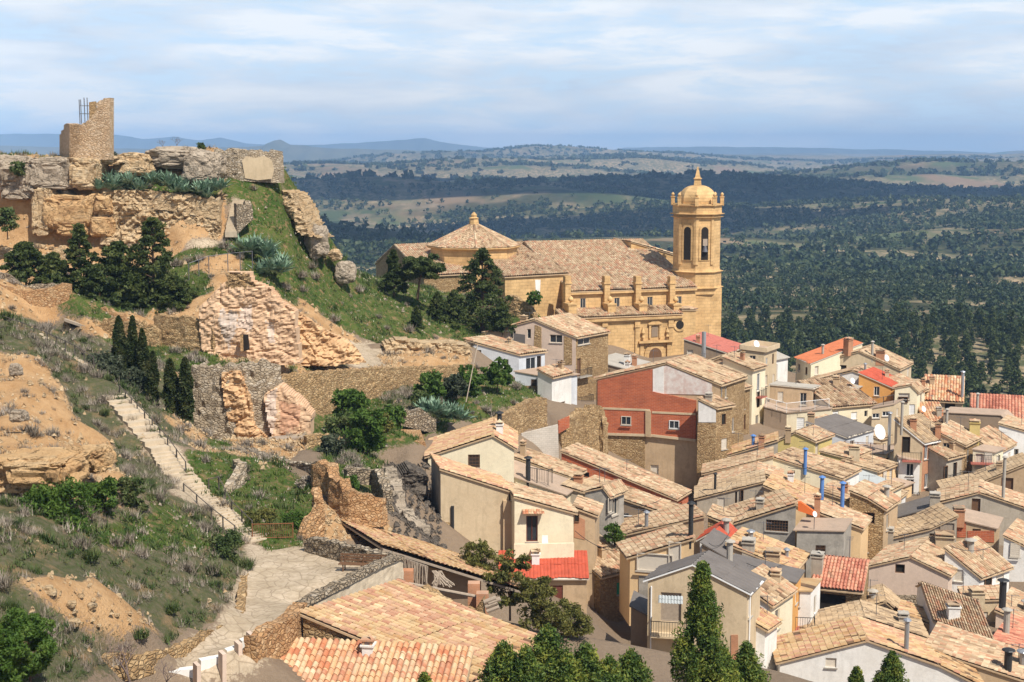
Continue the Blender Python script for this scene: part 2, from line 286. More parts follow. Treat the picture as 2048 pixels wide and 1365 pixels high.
# ---------------------------------------------------------------- near ground: triangulated survey points, resampled to a grid
TP = [ # (px, py, distance)
(-150,1500,38),(0,1365,43),(150,1365,46),(280,1365,51),(-150,1200,48),(0,1200,50),(200,1230,54),(330,1290,56),(100,1300,47.5),
(-150,1000,60),(0,1000,61),(0,1100,55),(150,1100,59),(300,1100,65),(420,1180,67),(470,1200,67),(480,1130,72),(497,1090,76.5),
(200,960,71),(330,990,78),(410,1050,77.5),(-150,800,82),(0,800,82),(100,800,85),(190,850,88),(270,925,84.5),(0,700,94),(60,700,94),(130,750,94),(200,800,92.5),(-150,640,100),
(500,1085,77.3),(455,1045,79.3),(372,968,82.3),(345,930,84),(300,880,86.3),(228,795,92.3),(240,790,92.3),(330,880,86.6),(400,970,83),(160,725,97),(60,655,101),(0,628,102.5),(-150,580,106),
(430,960,84),(470,900,93),(430,893,98),(400,905,94),(520,915,95),(600,945,90),(640,960,87),(560,990,86),(600,1060,79.5),(540,1050,79),(480,1000,82),(640,1080,77.5),
(560,1095,76.8),(605,1090,77),(620,1130,73.5),(700,1150,71),(780,1130,72.8),(560,1150,71.5),(525,1200,67),(600,1215,64),(500,1250,62.5),(860,1215,75),(920,1235,77),(850,1200,78),(900,1205,82),(900,1112,100),(990,1128,101),(430,1290,59.5),(350,1340,56.3),(500,1262,61.2),(590,1230,62),(470,1290,57),
(660,1010,84),(690,1030,84),(760,1010,86),(640,1100,78),(690,990,88),(740,930,96),(620,900,100),(700,900,101),
(800,960,108),(850,1080,92),(840,1000,103),(780,930,112),(850,900,118),(960,860,128),
(385,895,110.0),(470,892,109.6),(555,884,110.4),(545,733,112.5),(390,735,112.5),(340,745,112.5),(330,890,104),(300,800,106),(270,760,110),(390,905,104),(480,900,103),
(350,690,124),(430,705,122),(510,718,118),(300,700,122),(200,690,121),(130,700,123),(200,745,112),(100,650,118),(0,640,115),
(0,690,112),(130,688,122),(0,565,125.5),(130,575,126),(-150,560,125),(150,640,128),(330,640,128.5),(430,640,127),(300,600,136),(200,600,137),(60,590,140),(400,560,138),(440,545,138),
(-150,560,143),(0,560,144),(150,555,144),(-150,480,150),(0,480,150),(110,490,150),(200,490,149.3),(280,480,149.6),(440,482,149.2),(380,500,146),(470,490,148),
(210,385,150.9),(300,395,150.7),(430,410,150.5),(200,350,153.5),(300,350,153.5),(430,355,154.5),(-150,318,151.5),(0,318,151.5),(100,318,151.5),(190,320,152.5),(0,470,150.4),(190,470,150.4),
(100,309,163),(220,312,160),(300,303,160),(430,300,160),(553,306,159.5),(430,350,156.2),(553,356,156.2),(-150,310,163),
(450,362,153.5),(550,366,155.5),(470,390,152),(463,430,150),(460,484,148),(420,510,144.5),(560,400,156),(600,470,157),(540,450,152),(520,520,145),(470,530,142),(600,540,152),(660,560,157),
(480,545,141),(560,570,146),(650,605,151),(740,640,156),(850,665,164),(940,690,167),(740,590,163),(800,600,172),(860,605,175),(930,645,178),(1000,655,182),(1060,640,186),(850,640,168),
(440,560,136.5),(540,592,138),(600,630,141),(650,672,144),(700,692,148),(770,690,152),(480,712,120.5),(560,738,123.3),(600,725,126),(650,722,132),(720,722,138),(750,700,146),(690,700,143),(430,710,121),
(540,748,122.2),(600,740,123),(730,736,134),(830,732,138.5),(930,728,142.5),(760,685,149),(850,690,147),(930,690,150),(770,728,138),(930,725,145),
(562,884,117.5),(600,862,119.8),(640,844,121.6),(740,807,127.8),(850,782,134),(930,775,139.3),(555,880,111),(620,880,111),
(650,860,117),(700,875,113),(760,850,120),(850,850,121.5),(930,835,127),(960,795,134),(1040,795,138.5),(1080,790,141.5),(830,875,114),(870,870,118),(1080,800,141),(1085,918,132),(1040,905,130),(950,905,125),(800,800,127),(720,900,104),(660,900,103),
(1010,620,192),(1060,640,189),(1120,690,187),(1300,724,196),(1200,735,189),(1440,700,205),(1100,780,178),(1000,790,152),(960,770,158),(1060,800,146),(1100,830,143),(1060,790,160),(990,690,176),
(1150,850,149),(1190,830,160),(1112,928,135.5),(1150,850,156),(1220,975,146),(1130,930,136),(1300,1000,146),(1400,1020,146),(1440,1010,150),(1340,1010,138),(1500,880,165),(1500,780,190),(1200,1200,110),(1195,1130,118),(1260,1300,98),(1150,1220,97),(1000,1200,92),(1000,1300,80),(900,1250,76),(1300,980,136),(1420,1150,116),
(1730,1150,122),(1750,1050,140),(1760,1000,150),(1740,1330,98),(1400,1400,86),(1700,1450,85),(2048,1400,92),(2200,1200,112),(2048,1050,140),(1900,900,172),(2200,900,170),(1640,830,188),(1800,830,196),(1560,800,200),
(620,1240,61),(800,1150,71.5),(620,1330,60),(800,1250,68),(900,1400,62),(640,1400,56),(980,1230,79),(960,1150,86),(1050,1400,68),
(820,590,205),(900,590,200),(1020,590,208)]
TW = [ # (x, y, height relative to the camera)
(-95,20,-9),(-50,20,-11),(0,20,-13),(60,20,-20),(140,20,-28),(-95,0,-4),(0,0,-6),(140,0,-10),(20,40,-22),(60,50,-32),(0,45,-23),(140,60,-40),(30,62,-29),
(-9.5,55,-24),(-14,52,-24.5),(-9,53,-24.5),(-12,46,-24),(-4,50,-24.5),(15,80,-30),(30,100,-36),(45,80,-36),(60,100,-38.5),(70,130,-38),(100,130,-41),(60,160,-37),(90,170,-40),(140,180,-50),(110,200,-46),(60,200,-35.5),(80,215,-43),(40,215,-33),(20,225,-30),(30,235,-38),(60,235,-46),
(0,245,-30),(-25,235,-24),(-50,225,-22),(-30,215,-20),(-40,205,-17.5),(-95,205,-22),(-95,178,-4),(-70,175,-2),(-40,175,-4),(-30,172,-8),(-28,185,-14),(-60,195,-12),
(100,262,-80),(140,262,-85),(60,270,-82),(0,275,-78),(-50,270,-70),(-95,262,-60),(140,300,-100),(-95,300,-100),(60,300,-100),(-20,300,-100),(140,225,-62),(100,232,-60)]
_pts = [P(*t) for t in TP] + [Vector((x, y, CZ + h)) for x, y, h in TW]
_r = delaunay_2d_cdt([Vector((p.x, p.y)) for p in _pts], [], [], 0, .05)
_z = [sum(_pts[i].z for i in o) / len(o) if o else CZ - 30 for o in _r[3]]
GX0, GX1, GY0, GY1, GS = -92, 136, 4, 298, .5
gx = np.arange(GX0, GX1 + .01, GS); gy = np.arange(GY0, GY1 + .01, GS); GXX, GYY = np.meshgrid(gx, gy); GZ = np.full(GXX.shape, CZ - 60.)
for t in _r[2]:
    a, b, c = [(_r[0][i].x, _r[0][i].y, _z[i]) for i in t]
    x0 = max(int((min(a[0], b[0], c[0]) - GX0) / GS), 0); x1 = min(int((max(a[0], b[0], c[0]) - GX0) / GS) + 2, len(gx))
    y0 = max(int((min(a[1], b[1], c[1]) - GY0) / GS), 0); y1 = min(int((max(a[1], b[1], c[1]) - GY0) / GS) + 2, len(gy))
    if x1 <= x0 or y1 <= y0: continue
    X = GXX[y0:y1, x0:x1]; Y = GYY[y0:y1, x0:x1]
    D = (b[1] - c[1]) * (a[0] - c[0]) + (c[0] - b[0]) * (a[1] - c[1])
    if abs(D) < 1e-9: continue
    l1 = ((b[1] - c[1]) * (X - c[0]) + (c[0] - b[0]) * (Y - c[1])) / D; l2 = ((c[1] - a[1]) * (X - c[0]) + (a[0] - c[0]) * (Y - c[1])) / D; l3 = 1 - l1 - l2
    m = (l1 >= -1e-4) & (l2 >= -1e-4) & (l3 >= -1e-4)
    GZ[y0:y1, x0:x1][m] = (l1 * a[2] + l2 * b[2] + l3 * c[2])[m]
for _ in range(2):
    q = np.pad(GZ, 1, mode='edge'); GZ = (q[:-2, 1:-1] + q[2:, 1:-1] + q[1:-1, :-2] + q[1:-1, 2:] + 2 * q[1:-1, 1:-1]) / 6
def inpoly(px, py, poly):
    r = np.zeros(px.shape, bool); n = len(poly)
    for i in range(n):
        x1, y1 = poly[i]; x2, y2 = poly[(i + 1) % n]
        r ^= ((y1 > py) != (y2 > py)) & (px < (x2 - x1) * (py - y1) / (y2 - y1 + 1e-9) + x1)
    return r
# zones: 0 paved, 1 grass, 2 orange earth, 3 dry scrub, 4 pale stone path
ZONES = [
(3,[(-400,640),(0,640),(120,700),(230,800),(300,900),(400,1010),(500,1090),(480,1200),(330,1290),(200,1365),(-400,1600)]),
(2,[(-400,690),(20,690),(110,740),(150,830),(215,900),(230,960),(170,975),(0,1000),(-400,1010)]),
(2,[(0,1140),(60,1180),(130,1165),(200,1190),(280,1235),(330,1280),(240,1290),(120,1245),(40,1220)]),
(2,[(190,905),(230,940),(270,1000),(240,1010),(190,960)]),
(1,[(120,1050),(330,1010),(420,1080),(400,1110),(150,1110)]),
(4,[(200,780),(250,780),(340,870),(400,950),(420,1010),(515,1085),(500,1100),(360,985),(300,910)]),
(4,[(500,1085),(612,1085),(790,1110),(800,1140),(600,1240),(500,1365),(300,1365),(420,1260),(480,1180)]),
(1,[(375,900),(430,895),(600,950),(640,975),(620,1090),(520,1085),(440,1010),(380,975)]),
(1,[(330,680),(430,695),(520,705),(520,745),(200,735),(110,670),(200,670)]),
(3,[(0,620),(100,650),(220,700),(330,740),(330,850),(390,900),(350,905),(200,780),(120,720),(0,640)]),
(1,[(440,360),(560,362),(610,430),(680,520),(760,580),(900,600),(1080,640),(1080,670),(960,690),(760,680),(690,670),(640,640),(560,590),(440,545),(360,620),(120,640),(120,560),(300,540),(380,510),(450,470)]),
(4,[(365,490),(450,470),(462,480),(400,505),(365,515)]),(4,[(455,400),(480,395),(462,470),(450,470)]),
(2,[(380,520),(470,515),(500,545),(440,560),(390,550)]),(2,[(600,400),(560,380),(600,420),(640,470),(610,470),(560,420)]),
(2,[(-400,480),(150,480),(150,565),(-400,570)]),(2,[(-400,315),(440,300),(445,480),(0,490),(-400,490)]),
(1,[(200,345),(430,350),(430,400),(200,390)]),
(2,[(430,555),(530,585),(620,640),(650,690),(720,690),(770,675),(770,735),(560,745),(430,720)]),
(4,[(690,690),(780,680),(760,735),(700,735)]),(2,[(760,680),(940,680),(940,735),(770,735)]),
(1,[(560,735),(720,730),(700,745),(570,755)]),
(2,[(540,745),(940,735),(940,770),(640,850),(540,890),(380,890),(380,740)]),
(1,[(620,830),(760,790),(900,750),(1080,770),(1080,810),(900,850),(830,880),(760,900),(620,900)]),
(3,[(740,790),(850,780),(900,820),(820,850)]),
(1,[(640,900),(770,890),(770,960),(690,1000),(640,960)]),
(1,[(620,950),(760,950),(760,1080),(700,1000)]),
(1,[(800,560),(1070,590),(1070,640),(800,640)]),(2,[(640,1010),(700,1000),(780,1030),(780,1070),(640,1090)])]
PX, PY = proj(GXX, GYY, GZ)
jx = (fbm(GXX / 2.2, GYY / 2.2, 3) - .5) * 46; jy = (fbm(GXX / 2.2 + 40, GYY / 2.2, 3) - .5) * 46
ZN = np.zeros(GXX.shape, int)
for z, poly in ZONES: ZN[inpoly(PX + jx, PY + jy, poly)] = z
ZN[(GYY > 212) & (GZ < CZ - 34)] = 3; ZN[(ZN == 0) & (GXX < -15) & (GYY > 150)] = 1; ZN[(ZN == 0) & (GXX < -15) & (GYY < 150)] = 2
rough = np.where(ZN == 4, .12, np.where(ZN == 0, .05, 1.0))
GZ = GZ + rough * ((fbm(GXX / 5, GYY / 5, 3) - .5) * 1.0 + (fbm(GXX / 1.4, GYY / 1.4, 3) - .5) * .5) * np.where(ZN == 2, 1.5, 1)
def gz(x, y):
    i = min(max((x - GX0) / GS, 0), len(gx) - 1.01); j = min(max((y - GY0) / GS, 0), len(gy) - 1.01); a = int(i); b = int(j); fx = i - a; fy = j - b
    return (GZ[b, a] * (1 - fx) + GZ[b, a + 1] * fx) * (1 - fy) + (GZ[b + 1, a] * (1 - fx) + GZ[b + 1, a + 1] * fx) * fy
def hit(px, py, d0=40):
    r = ray(px, py); d = d0
    while d < 295:
        p = CAM + r * (d / r.y)
        if p.x > GX0 and p.x < GX1 and p.z < gz(p.x, p.y): return p
        d += .15
    return P(px, py, 200)
def colattr(me, rgba):
    a = me.color_attributes.new('zone', 'FLOAT_COLOR', 'POINT'); a.data.foreach_set('color', rgba.astype(np.float32).ravel()); b = me.attributes.new('path', 'FLOAT', 'POINT'); b.data.foreach_set('value', np.ascontiguousarray(rgba[:, 3]).astype(np.float32))
ny, nx = GXX.shape; idx = np.arange(ny * nx).reshape(ny, nx)
Fq = np.stack([idx[:-1, :-1], idx[:-1, 1:], idx[1:, 1:], idx[1:, :-1]], -1).reshape(-1, 4)
m, nt, b = base('near_ground', .95, .1)
at = N(nt, 'ShaderNodeAttribute', attribute_name='zone'); sp = N(nt, 'ShaderNodeSeparateColor'); nt.links.new(at.outputs['Color'], sp.inputs[0])
p = pos(nt); f1 = noise(nt, p, .6, 6, .65); f2 = noise(nt, p, 3.5, 5, .7); f3 = noise(nt, p, 14, 3, .7)
def thr(v, lo=.38, hi=.62):
    r = ramp(nt, [(lo, (0, 0, 0)), (hi, (1, 1, 1))]); nt.links.new(v, r.inputs[0]); return r.outputs[0]
pave = mixc(nt, f2, (.20, .145, .10), (.32, .24, .165))
earth = mixc(nt, thr(f1), (.42, .24, .105), (.54, .34, .17)); earth = mixc(nt, mathn(nt, 'MULTIPLY', thr(f2, .5, .7), .6), earth, (.34, .19, .09)); earth = mixc(nt, mathn(nt, 'MULTIPLY', thr(f3, .5, .7), .35), earth, (.64, .47, .30))
grass = mixc(nt, thr(f1), (.045, .095, .016), (.11, .14, .032)); grass = mixc(nt, thr(f2, .50, .66), grass, (.22, .155, .085)); grass = mixc(nt, mathn(nt, 'MULTIPLY', thr(noise(nt, p, 1.3, 5, .7), .55, .62), .8), grass, (.34, .21, .11)); grass = mixc(nt, mathn(nt, 'MULTIPLY', thr(f3), .4), grass, (.03, .05, .012))
scrub = mixc(nt, thr(f2, .4, .6), (.09, .105, .04), (.17, .145, .09)); scrub = mixc(nt, thr(f1, .52, .68), scrub, (.34, .22, .12)); scrub = mixc(nt, mathn(nt, 'MULTIPLY', thr(f3), .5), scrub, (.05, .06, .025))
path = mixc(nt, thr(f1), (.54, .44, .32), (.40, .32, .22)); path = mixc(nt, mathn(nt, 'MULTIPLY', thr(f2, .45, .65), .6), path, (.32, .245, .165)); pv = N(nt, 'ShaderNodeTexVoronoi', feature='DISTANCE_TO_EDGE', _Scale=1.5); nt.links.new(p, pv.inputs['Vector']); pr_ = ramp(nt, [(0, (1, 1, 1)), (.06, (0, 0, 0))]); nt.links.new(pv.outputs['Distance'], pr_.inputs[0]); path = mixc(nt, mathn(nt, 'MULTIPLY', pr_.outputs[0], .65), path, (.20, .15, .10))
jag = mathn(nt, 'MULTIPLY_ADD', f2, 1.6, -.8); rg = lambda s: thr(mathn(nt, 'ADD', s, jag), .42, .58)
c = mixc(nt, rg(sp.outputs[0]), pave, earth); c = mixc(nt, rg(sp.outputs[1]), c, grass); c = mixc(nt, rg(sp.outputs[2]), c, scrub); at2 = N(nt, 'ShaderNodeAttribute', attribute_name='path'); c = mixc(nt, rg(at2.outputs['Fac']), c, path)
nt.links.new(c, b.inputs[0]); bump(nt, b, mathn(nt, 'MULTIPLY', mathn(nt, 'ADD', mathn(nt, 'MULTIPLY', f1, 1.5), mathn(nt, 'ADD', f2, mathn(nt, 'MULTIPLY', f3, .5))), mathn(nt, 'MULTIPLY_ADD', at2.outputs['Fac'], -.75, 1.0)), .75, .22)
col = np.stack([ZN == 2, ZN == 1, ZN == 3, ZN == 4], -1).astype(float)
for _ in range(2):
    q = np.pad(col, ((1, 1), (1, 1), (0, 0)), mode='edge'); col = (q[:-2, 1:-1] + q[2:, 1:-1] + q[1:-1, :-2] + q[1:-1, 2:] + 2 * q[1:-1, 1:-1]) / 6
g = npmesh('ground', np.stack([GXX, GYY, GZ], -1).reshape(-1, 3), Fq, m, smooth=True); colattr(g.data, col.reshape(-1, 4)); tag(g, kind='structure')

# ---------------------------------------------------------------- the wide valley, far hills and mountains
def sm(x, a, b): t = np.clip((x - a) / (b - a), 0, 1); return t * t * (3 - 2 * t)
def hf(x, y):
    r = np.hypot(x, y)
    h = -80 - 12 * sm(r, 500, 1500) + 40 * (fbm(x / 420, y / 300, 3) - .5) * sm(r, 350, 900) + 190 * (fbm(x / 1700 + 3, y / 900 + 9, 3) - .46) * sm(r, 900, 2300) + 190 * (fbm(x / 5200 + 7, y / 2300 + 2, 4) - .56) * sm(r, 3000, 8000) + 16 * sm(r, 5000, 11000)
    h = h + 72 * np.exp(-(((x + 155) / 75) ** 2 + ((y - 470) / 60) ** 2)) + 45 * np.exp(-(((x + 360) / 190) ** 2 + ((y - 1350) / 200) ** 2))
    return h + CZ
def forest(x, y):              # 0..1 density
    r = np.hypot(x, y); f = fbm(x / 260 + 11, y / 170 + 4, 4); f2 = fbm(x / 1400 + 5, y / 500 + 21, 3)
    d = sm(f * .45 + f2 * .55, .36, .50)
    d = np.maximum(d, .42 * sm(r, 700, 1300) + .5 * np.exp(-(((x + 230) / 420) ** 2 + ((y - 1500) / 700) ** 2)))
    d = d * (1 - .93 * sm(fbm(x / 95 + 60, y / 38, 4), .53, .60) * sm(r, 380, 480) * (1 - .5 * sm(r, 1500, 3000)))
    d = d * (1 - sm(r, 3200, 4200) * (1 - sm(fbm(x / 700 + 44, y / 330 + 8, 4), .42, .51)))
    return np.maximum(d, sm(r, 520, 380))
def field(x, y): return np.maximum(np.exp(-(((x - 175) / 85) ** 4 + ((y - 730) / 95) ** 4)) * (vn(x / 30 + 5, y / 22) > .38), np.exp(-(((x - 60) / 120) ** 4 + ((y - 1500) / 90) ** 4)) * .9) + sm(fbm(x / 300 + 90, y / 120 + 33, 3), .61, .65) * sm(np.hypot(x, y), 480, 700)
ang = np.linspace(-.62, .62, 620); rad = np.geomspace(215, 16500, 560); A_, R_ = np.meshgrid(ang, rad)
FX = R_ * np.sin(A_); FY = R_ * np.cos(A_); FZ = hf(FX, FY)
ny, nx = FX.shape; idx = np.arange(ny * nx).reshape(ny, nx); Fq = np.stack([idx[:-1, :-1], idx[:-1, 1:], idx[1:, 1:], idx[1:, :-1]], -1).reshape(-1, 4)
m, nt, b = base('valley_ground', 1, .05); at = N(nt, 'ShaderNodeAttribute', attribute_name='zone'); sp = N(nt, 'ShaderNodeSeparateColor'); nt.links.new(at.outputs['Color'], sp.inputs[0])
p = pos(nt, (1, .6, 1)); f1 = noise(nt, p, .012, 8, .7); f2 = noise(nt, p, .09, 6, .75); f3 = noise(nt, p, .004, 6, .65)
sc_ = mixc(nt, thr(f2, .42, .6), (.08, .09, .04), (.38, .28, .17)); sc_ = mixc(nt, thr(f1, .5, .62), sc_, (.14, .13, .075))
fo = mixc(nt, thr(f2, .35, .65), (.012, .022, .008), (.035, .05, .018)); fi = mixc(nt, thr(f3, .45, .55), (.24, .165, .10), (.10, .125, .055)); fi = mixc(nt, thr(f1, .5, .6), fi, (.30, .225, .145))
c = mixc(nt, sp.outputs[0], sc_, fi); c = mixc(nt, sp.outputs[1], c, fo); nt.links.new(c, b.inputs[0])
fd = forest(FX, FY); z4 = np.zeros(FX.shape + (4,)); z4[..., 1] = fd * .85 * (1 - .45 * sm(R_, 2600, 5500)); z4[..., 0] = field(FX, FY)
g = npmesh('valley', np.stack([FX, FY, FZ], -1).reshape(-1, 3), Fq, m, smooth=True); colattr(g.data, z4.reshape(-1, 4)); tag(g, kind='structure')
def range_(name, prof, d, dep, col, s=0):
    xs = np.linspace(-200, 2248, 500); ys = np.interp(xs, [a for a, _ in prof], [b for _, b in prof]) + (fbm(xs / 40 + s, xs * 0 + s, 4) - .5) * 3.5
    V = []
    for k, (dd, fr) in enumerate([(-dep, 0), (-dep * .5, .45), (-dep * .22, .8), (0, 1), (dep * .4, .7), (dep, 0)]):
        for i, (x, y) in enumerate(zip(xs, ys)):
            top = P(x, y, d); f = fr * (1 + (.12 * math.sin(i * .7 + k) if 0 < fr < 1 else 0)); zb = CZ - 130
            V.append((top.x, d + dd, zb + (top.z - zb) * f))
    n = len(xs); idx = np.arange(6 * n).reshape(6, n); Fq = np.stack([idx[:-1, :-1], idx[:-1, 1:], idx[1:, 1:], idx[1:, :-1]], -1).reshape(-1, 4)
    o = npmesh(name, V, Fq, col, smooth=True); tag(o, kind='structure')
far_m = plaster('far_mountain', (.12, .13, .10), (.07, .08, .05), .0012, .3, .0)
range_('mountains', [(-200, 270), (0, 268), (120, 269), (230, 270), (290, 279), (345, 273), (400, 281), (440, 275), (490, 287), (600, 291), (700, 287), (850, 277), (900, 287), (1000, 298), (1100, 296), (1150, 295), (1230, 303), (1245, 295), (1500, 294), (1750, 299), (1900, 302), (2048, 311), (2248, 314)], 14500, 1500, far_m, 3)
range_('hills', [(-200, 296), (0, 292), (300, 298), (480, 295), (530, 292), (548, 281), (562, 279), (580, 290), (640, 295), (760, 300), (880, 302), (1100, 305), (1300, 308), (1600, 318), (1800, 326), (2048, 330), (2248, 332)], 9500, 1200, plaster('far_hill', (.16, .15, .09), (.04, .055, .025), .004, .4, 0), 8)
def leafquads(cen, size, flat=.0, aspect=1.0):
    cen = np.asarray(cen, float); n = len(cen); size = np.broadcast_to(size, (n,))[:, None]
    a = rng.normal(size=(n, 3)); a /= np.linalg.norm(a, axis=1)[:, None]; b = rng.normal(size=(n, 3)); b[:, 2] *= (1 - flat)
    b -= (a * b).sum(1)[:, None] * a; b /= np.linalg.norm(b, axis=1)[:, None]
    V = np.stack([cen - a * size - b * size * aspect * .5, cen + a * size - b * size * aspect * .3, cen + a * size * .8 + b * size * aspect * .5, cen - a * size * .7 + b * size * aspect * .6], 1).reshape(-1, 3)
    return V, np.arange(4 * n).reshape(n, 4)
m_['pine'] = leafmat('pine_needles', (.026, .042, .012), (.062, .086, .022), (.14, .155, .045), .5)
m_['pinefar'] = leafmat('far_pine_canopy', (.014, .028, .010), (.036, .056, .018), (.115, .13, .05), .05, .1)
m_['bark'] = plain('pine_bark', (.14, .09, .06), .9, 0, .1, .4, 8)
def forest_mesh(r0, r1, step, nl, rad_, lh, size, name):
    n = int(.36 * 1.15 * (r1 * r1 - r0 * r0) / (step * step)); rr = np.sqrt(rng.random(n) * (r1 * r1 - r0 * r0) + r0 * r0); aa = (rng.random(n) - .5) * .84
    x = rr * np.sin(aa); y = rr * np.cos(aa); k = rng.random(n) < np.clip(forest(x, y) * (1 - field(x, y)) * 1.05 + .06, 0, 1); x = x[k]; y = y[k]; z = hf(x, y)
    s = .6 + .7 * rng.random(len(x)); q = rng.normal(size=(len(x), nl, 3)); q /= np.linalg.norm(q, axis=2)[..., None]; q *= (rng.random((len(x), nl, 1)) ** .4)
    cen = np.stack([x[:, None] + q[..., 0] * rad_ * s[:, None], y[:, None] + q[..., 1] * rad_ * s[:, None], (z + lh * .55 * s)[:, None] + q[..., 2] * lh * .5 * s[:, None]], -1).reshape(-1, 3)
    V, Fa = leafquads(cen, size * (.7 + .6 * rng.random(len(cen)))); o = npmesh(name, V, Fa, m_['pinefar']); return tag(o, kind='stuff')
tag(forest_mesh(330, 1050, 6.6, 34, 2.5, 6, .85, 'forest'), 'dark green pine woods covering the valley floor beyond the village', 'forest')
tag(forest_mesh(1050, 2600, 11, 14, 4.4, 7.5, 2.2, 'forest'), 'darker pine woods rolling over the middle distance of the valley', 'forest')
tag(forest_mesh(2600, 8500, 34, 9, 13, 8, 7.5, 'forest'), 'blue-green far woodland near the hills on the horizon', 'forest')
# ---------------------------------------------------------------- house builder
def tiles(O, eu, ev, Lu, Lv, cw=.25, ch=.42, amp=.06, sag=.03):
    """corrugated clay tile surface: O = upper corner, eu along the eave, ev down the slope"""
    n = eu.cross(ev).normalized(); n = n if n.z > 0 else -n
    nc = max(2, round(Lu / cw)); nr = max(2, round(Lv / ch)); sub = 6 if O.y < 110 else 4
    us = np.linspace(0, nc, nc * sub + 1); ph = np.abs(np.sin(np.pi * us)) ** .8
    rows = []; vv = []
    for r in range(nr): rows += [(r + .001, 0.0), (r + .999, .035)]
    rows = np.array(rows); vr = rows[:, 0]; lift = rows[:, 1]
    U, Vv = np.meshgrid(us, vr); Lf = np.repeat(lift[:, None], len(us), 1)
    ci = np.clip(np.floor(U - 1e-6), 0, nc - 1).astype(int); ri = np.floor(Vv).astype(int)
    jt = rng.random((nc + 1, nr + 1)); H = ph[None, :] * amp + Lf + jt[ci, ri] * .022
    o = rng.random() * 90; H = H + (fbm(U * cw / 4 + o, Vv * ch / 4, 2) - .5) * sag * 4
    jv = (jt[ci, ri] - .5) * .10 * (Lf > 0)
    a = U * (Lu / nc); bq = (Vv + jv) * (Lv / nr)
    X = [O[i] + eu[i] * a + ev[i] * bq + n[i] * H for i in range(3)]
    V = np.stack(X, -1).reshape(-1, 3); ny, nx = U.shape; idx = np.arange(ny * nx).reshape(ny, nx)
    Fa = np.stack([idx[:-1, :-1], idx[:-1, 1:], idx[1:, 1:], idx[1:, :-1]], -1).reshape(-1, 4)
    if (eu.cross(ev)).z < 0: Fa = Fa[:, ::-1]
    k = int(rng.random() * 50) * 7
    cen = (Fa[:, [0, 1, 2, 3]]); uvv = np.stack([np.clip(U, 0, nc) * .999 + k, Vv + k], -1).reshape(-1, 2)
    return V, Fa, uvv
class House: pass
WIN = dict(w=('frame', 'glass'), s=('frame', 'wood'), r=('shred', 'shred'), g=('green', 'green'), d=('wood', 'wood'), o=('wood', 'dark'), k=('whitep', 'glass'), b=('wood', 'glass'), W=('whitep', 'whitep'), e=('frame', 'frame'), v=('woodl', 'woodl'), n=('shred', 'glass'))
def add_window(h, root, pl, sz, w, hh, st, deep=.16):
    """pl = (O, a, nrm); sz = (s, z) centre"""
    O, a, nm = pl; s, z = sz; up = Vector((0, 0, 1)); c = O + a * s + up * (z - O.z)
    fm, pm = WIN[st]; f = MB(); t = min(.07, w * .12); door = st in 'dv'
    for q, x, y in (((-w / 2 + t / 2), t / 2, hh / 2), ((w / 2 - t / 2), t / 2, hh / 2)): f.box(c + a * q - nm * (deep - .05), a * x, nm * .035, up * y)
    for q in ((hh / 2 - t / 2), (-hh / 2 + t / 2)): f.box(c + up * q - nm * (deep - .05), a * (w / 2 - t), nm * .035, up * t / 2)
    if st in 'wkn' and w > .5: f.box(c - nm * (deep - .05), a * .025, nm * .03, up * (hh / 2 - t))
    if st == 'b':
        for k in range(-3, 4): f.box(c + a * (k * w / 8) - nm * .02, a * .012, nm * .012, up * (hh / 2 - t))
        for k in (-1, 0, 1): f.box(c + up * (k * hh / 4) - nm * .02, a * (w / 2), nm * .01, up * .012)
    if st in 'srgW' and not door:
        n = 6
        for k in range(n): f.box(c + up * ((k + .5) / n - .5) * (hh - 2 * t) - nm * (deep - .06), a * (w / 2 - t), nm * .012, up * (hh / n * .4))
    fo = f.build('door' if door else 'window', m_[fm], root)
    g = MB(); g.box(c - nm * (deep + .02), a * (w / 2), nm * .015, up * (hh / 2)); g.build('panel' if door else 'pane', m_[pm], fo)
    if not door and w > .5 and st not in 'o':
        g = MB(); g.box(c - up * (hh / 2 + .04) + nm * .04, a * (w / 2 + .08), nm * .06, up * .035); g.build('sill', m_['s_grey'], fo)
    return fo
def wallpoly(mb, O, a, nm, poly, holes, mi=0, deep=.16):
    """poly and holes in (s, z) on the plane; real openings with reveals"""
    up = Vector((0, 0, 1)); f = lambda s, z: O + a * s + up * (z - O.z)
    allp = [[Vector((s, z, 0)) for s, z in poly]] + [[Vector((s, z, 0)) for s, z in h] for h in holes]
    flat = [p for l in allp for p in l]
    for t in tessellate_polygon(allp):
        q = [flat[i] for i in t]; P3 = [f(p.x, p.y) for p in q]
        nn = (P3[1] - P3[0]).cross(P3[2] - P3[0])
        if nn.length < 1e-7: continue
        if nn.dot(nm) < 0: P3.reverse(); q.reverse()
        mb.poly(P3, [(p.x, p.y) for p in q], mi)
    for h in holes:
        for i in range(4):
            s0, z0 = h[i]; s1, z1 = h[(i + 1) % 4]; A, B = f(s0, z0), f(s1, z1); mb.poly([A, B, B - nm * deep, A - nm * deep], None, mi)
def inside(poly, s, z):
    c = False; n = len(poly)
    for i in range(n):
        (x1, y1), (x2, y2) = poly[i], poly[(i + 1) % n]
        if (y1 > z) != (y2 > z) and s < (x2 - x1) * (z - y1) / (y2 - y1) + x1: c = not c
    return c
def tube_dir(t): t = R(t); return Vector((math.cos(t), math.sin(t), 0))
def az_dir(t): t = R(t); return Vector((math.sin(t), math.cos(t), 0))
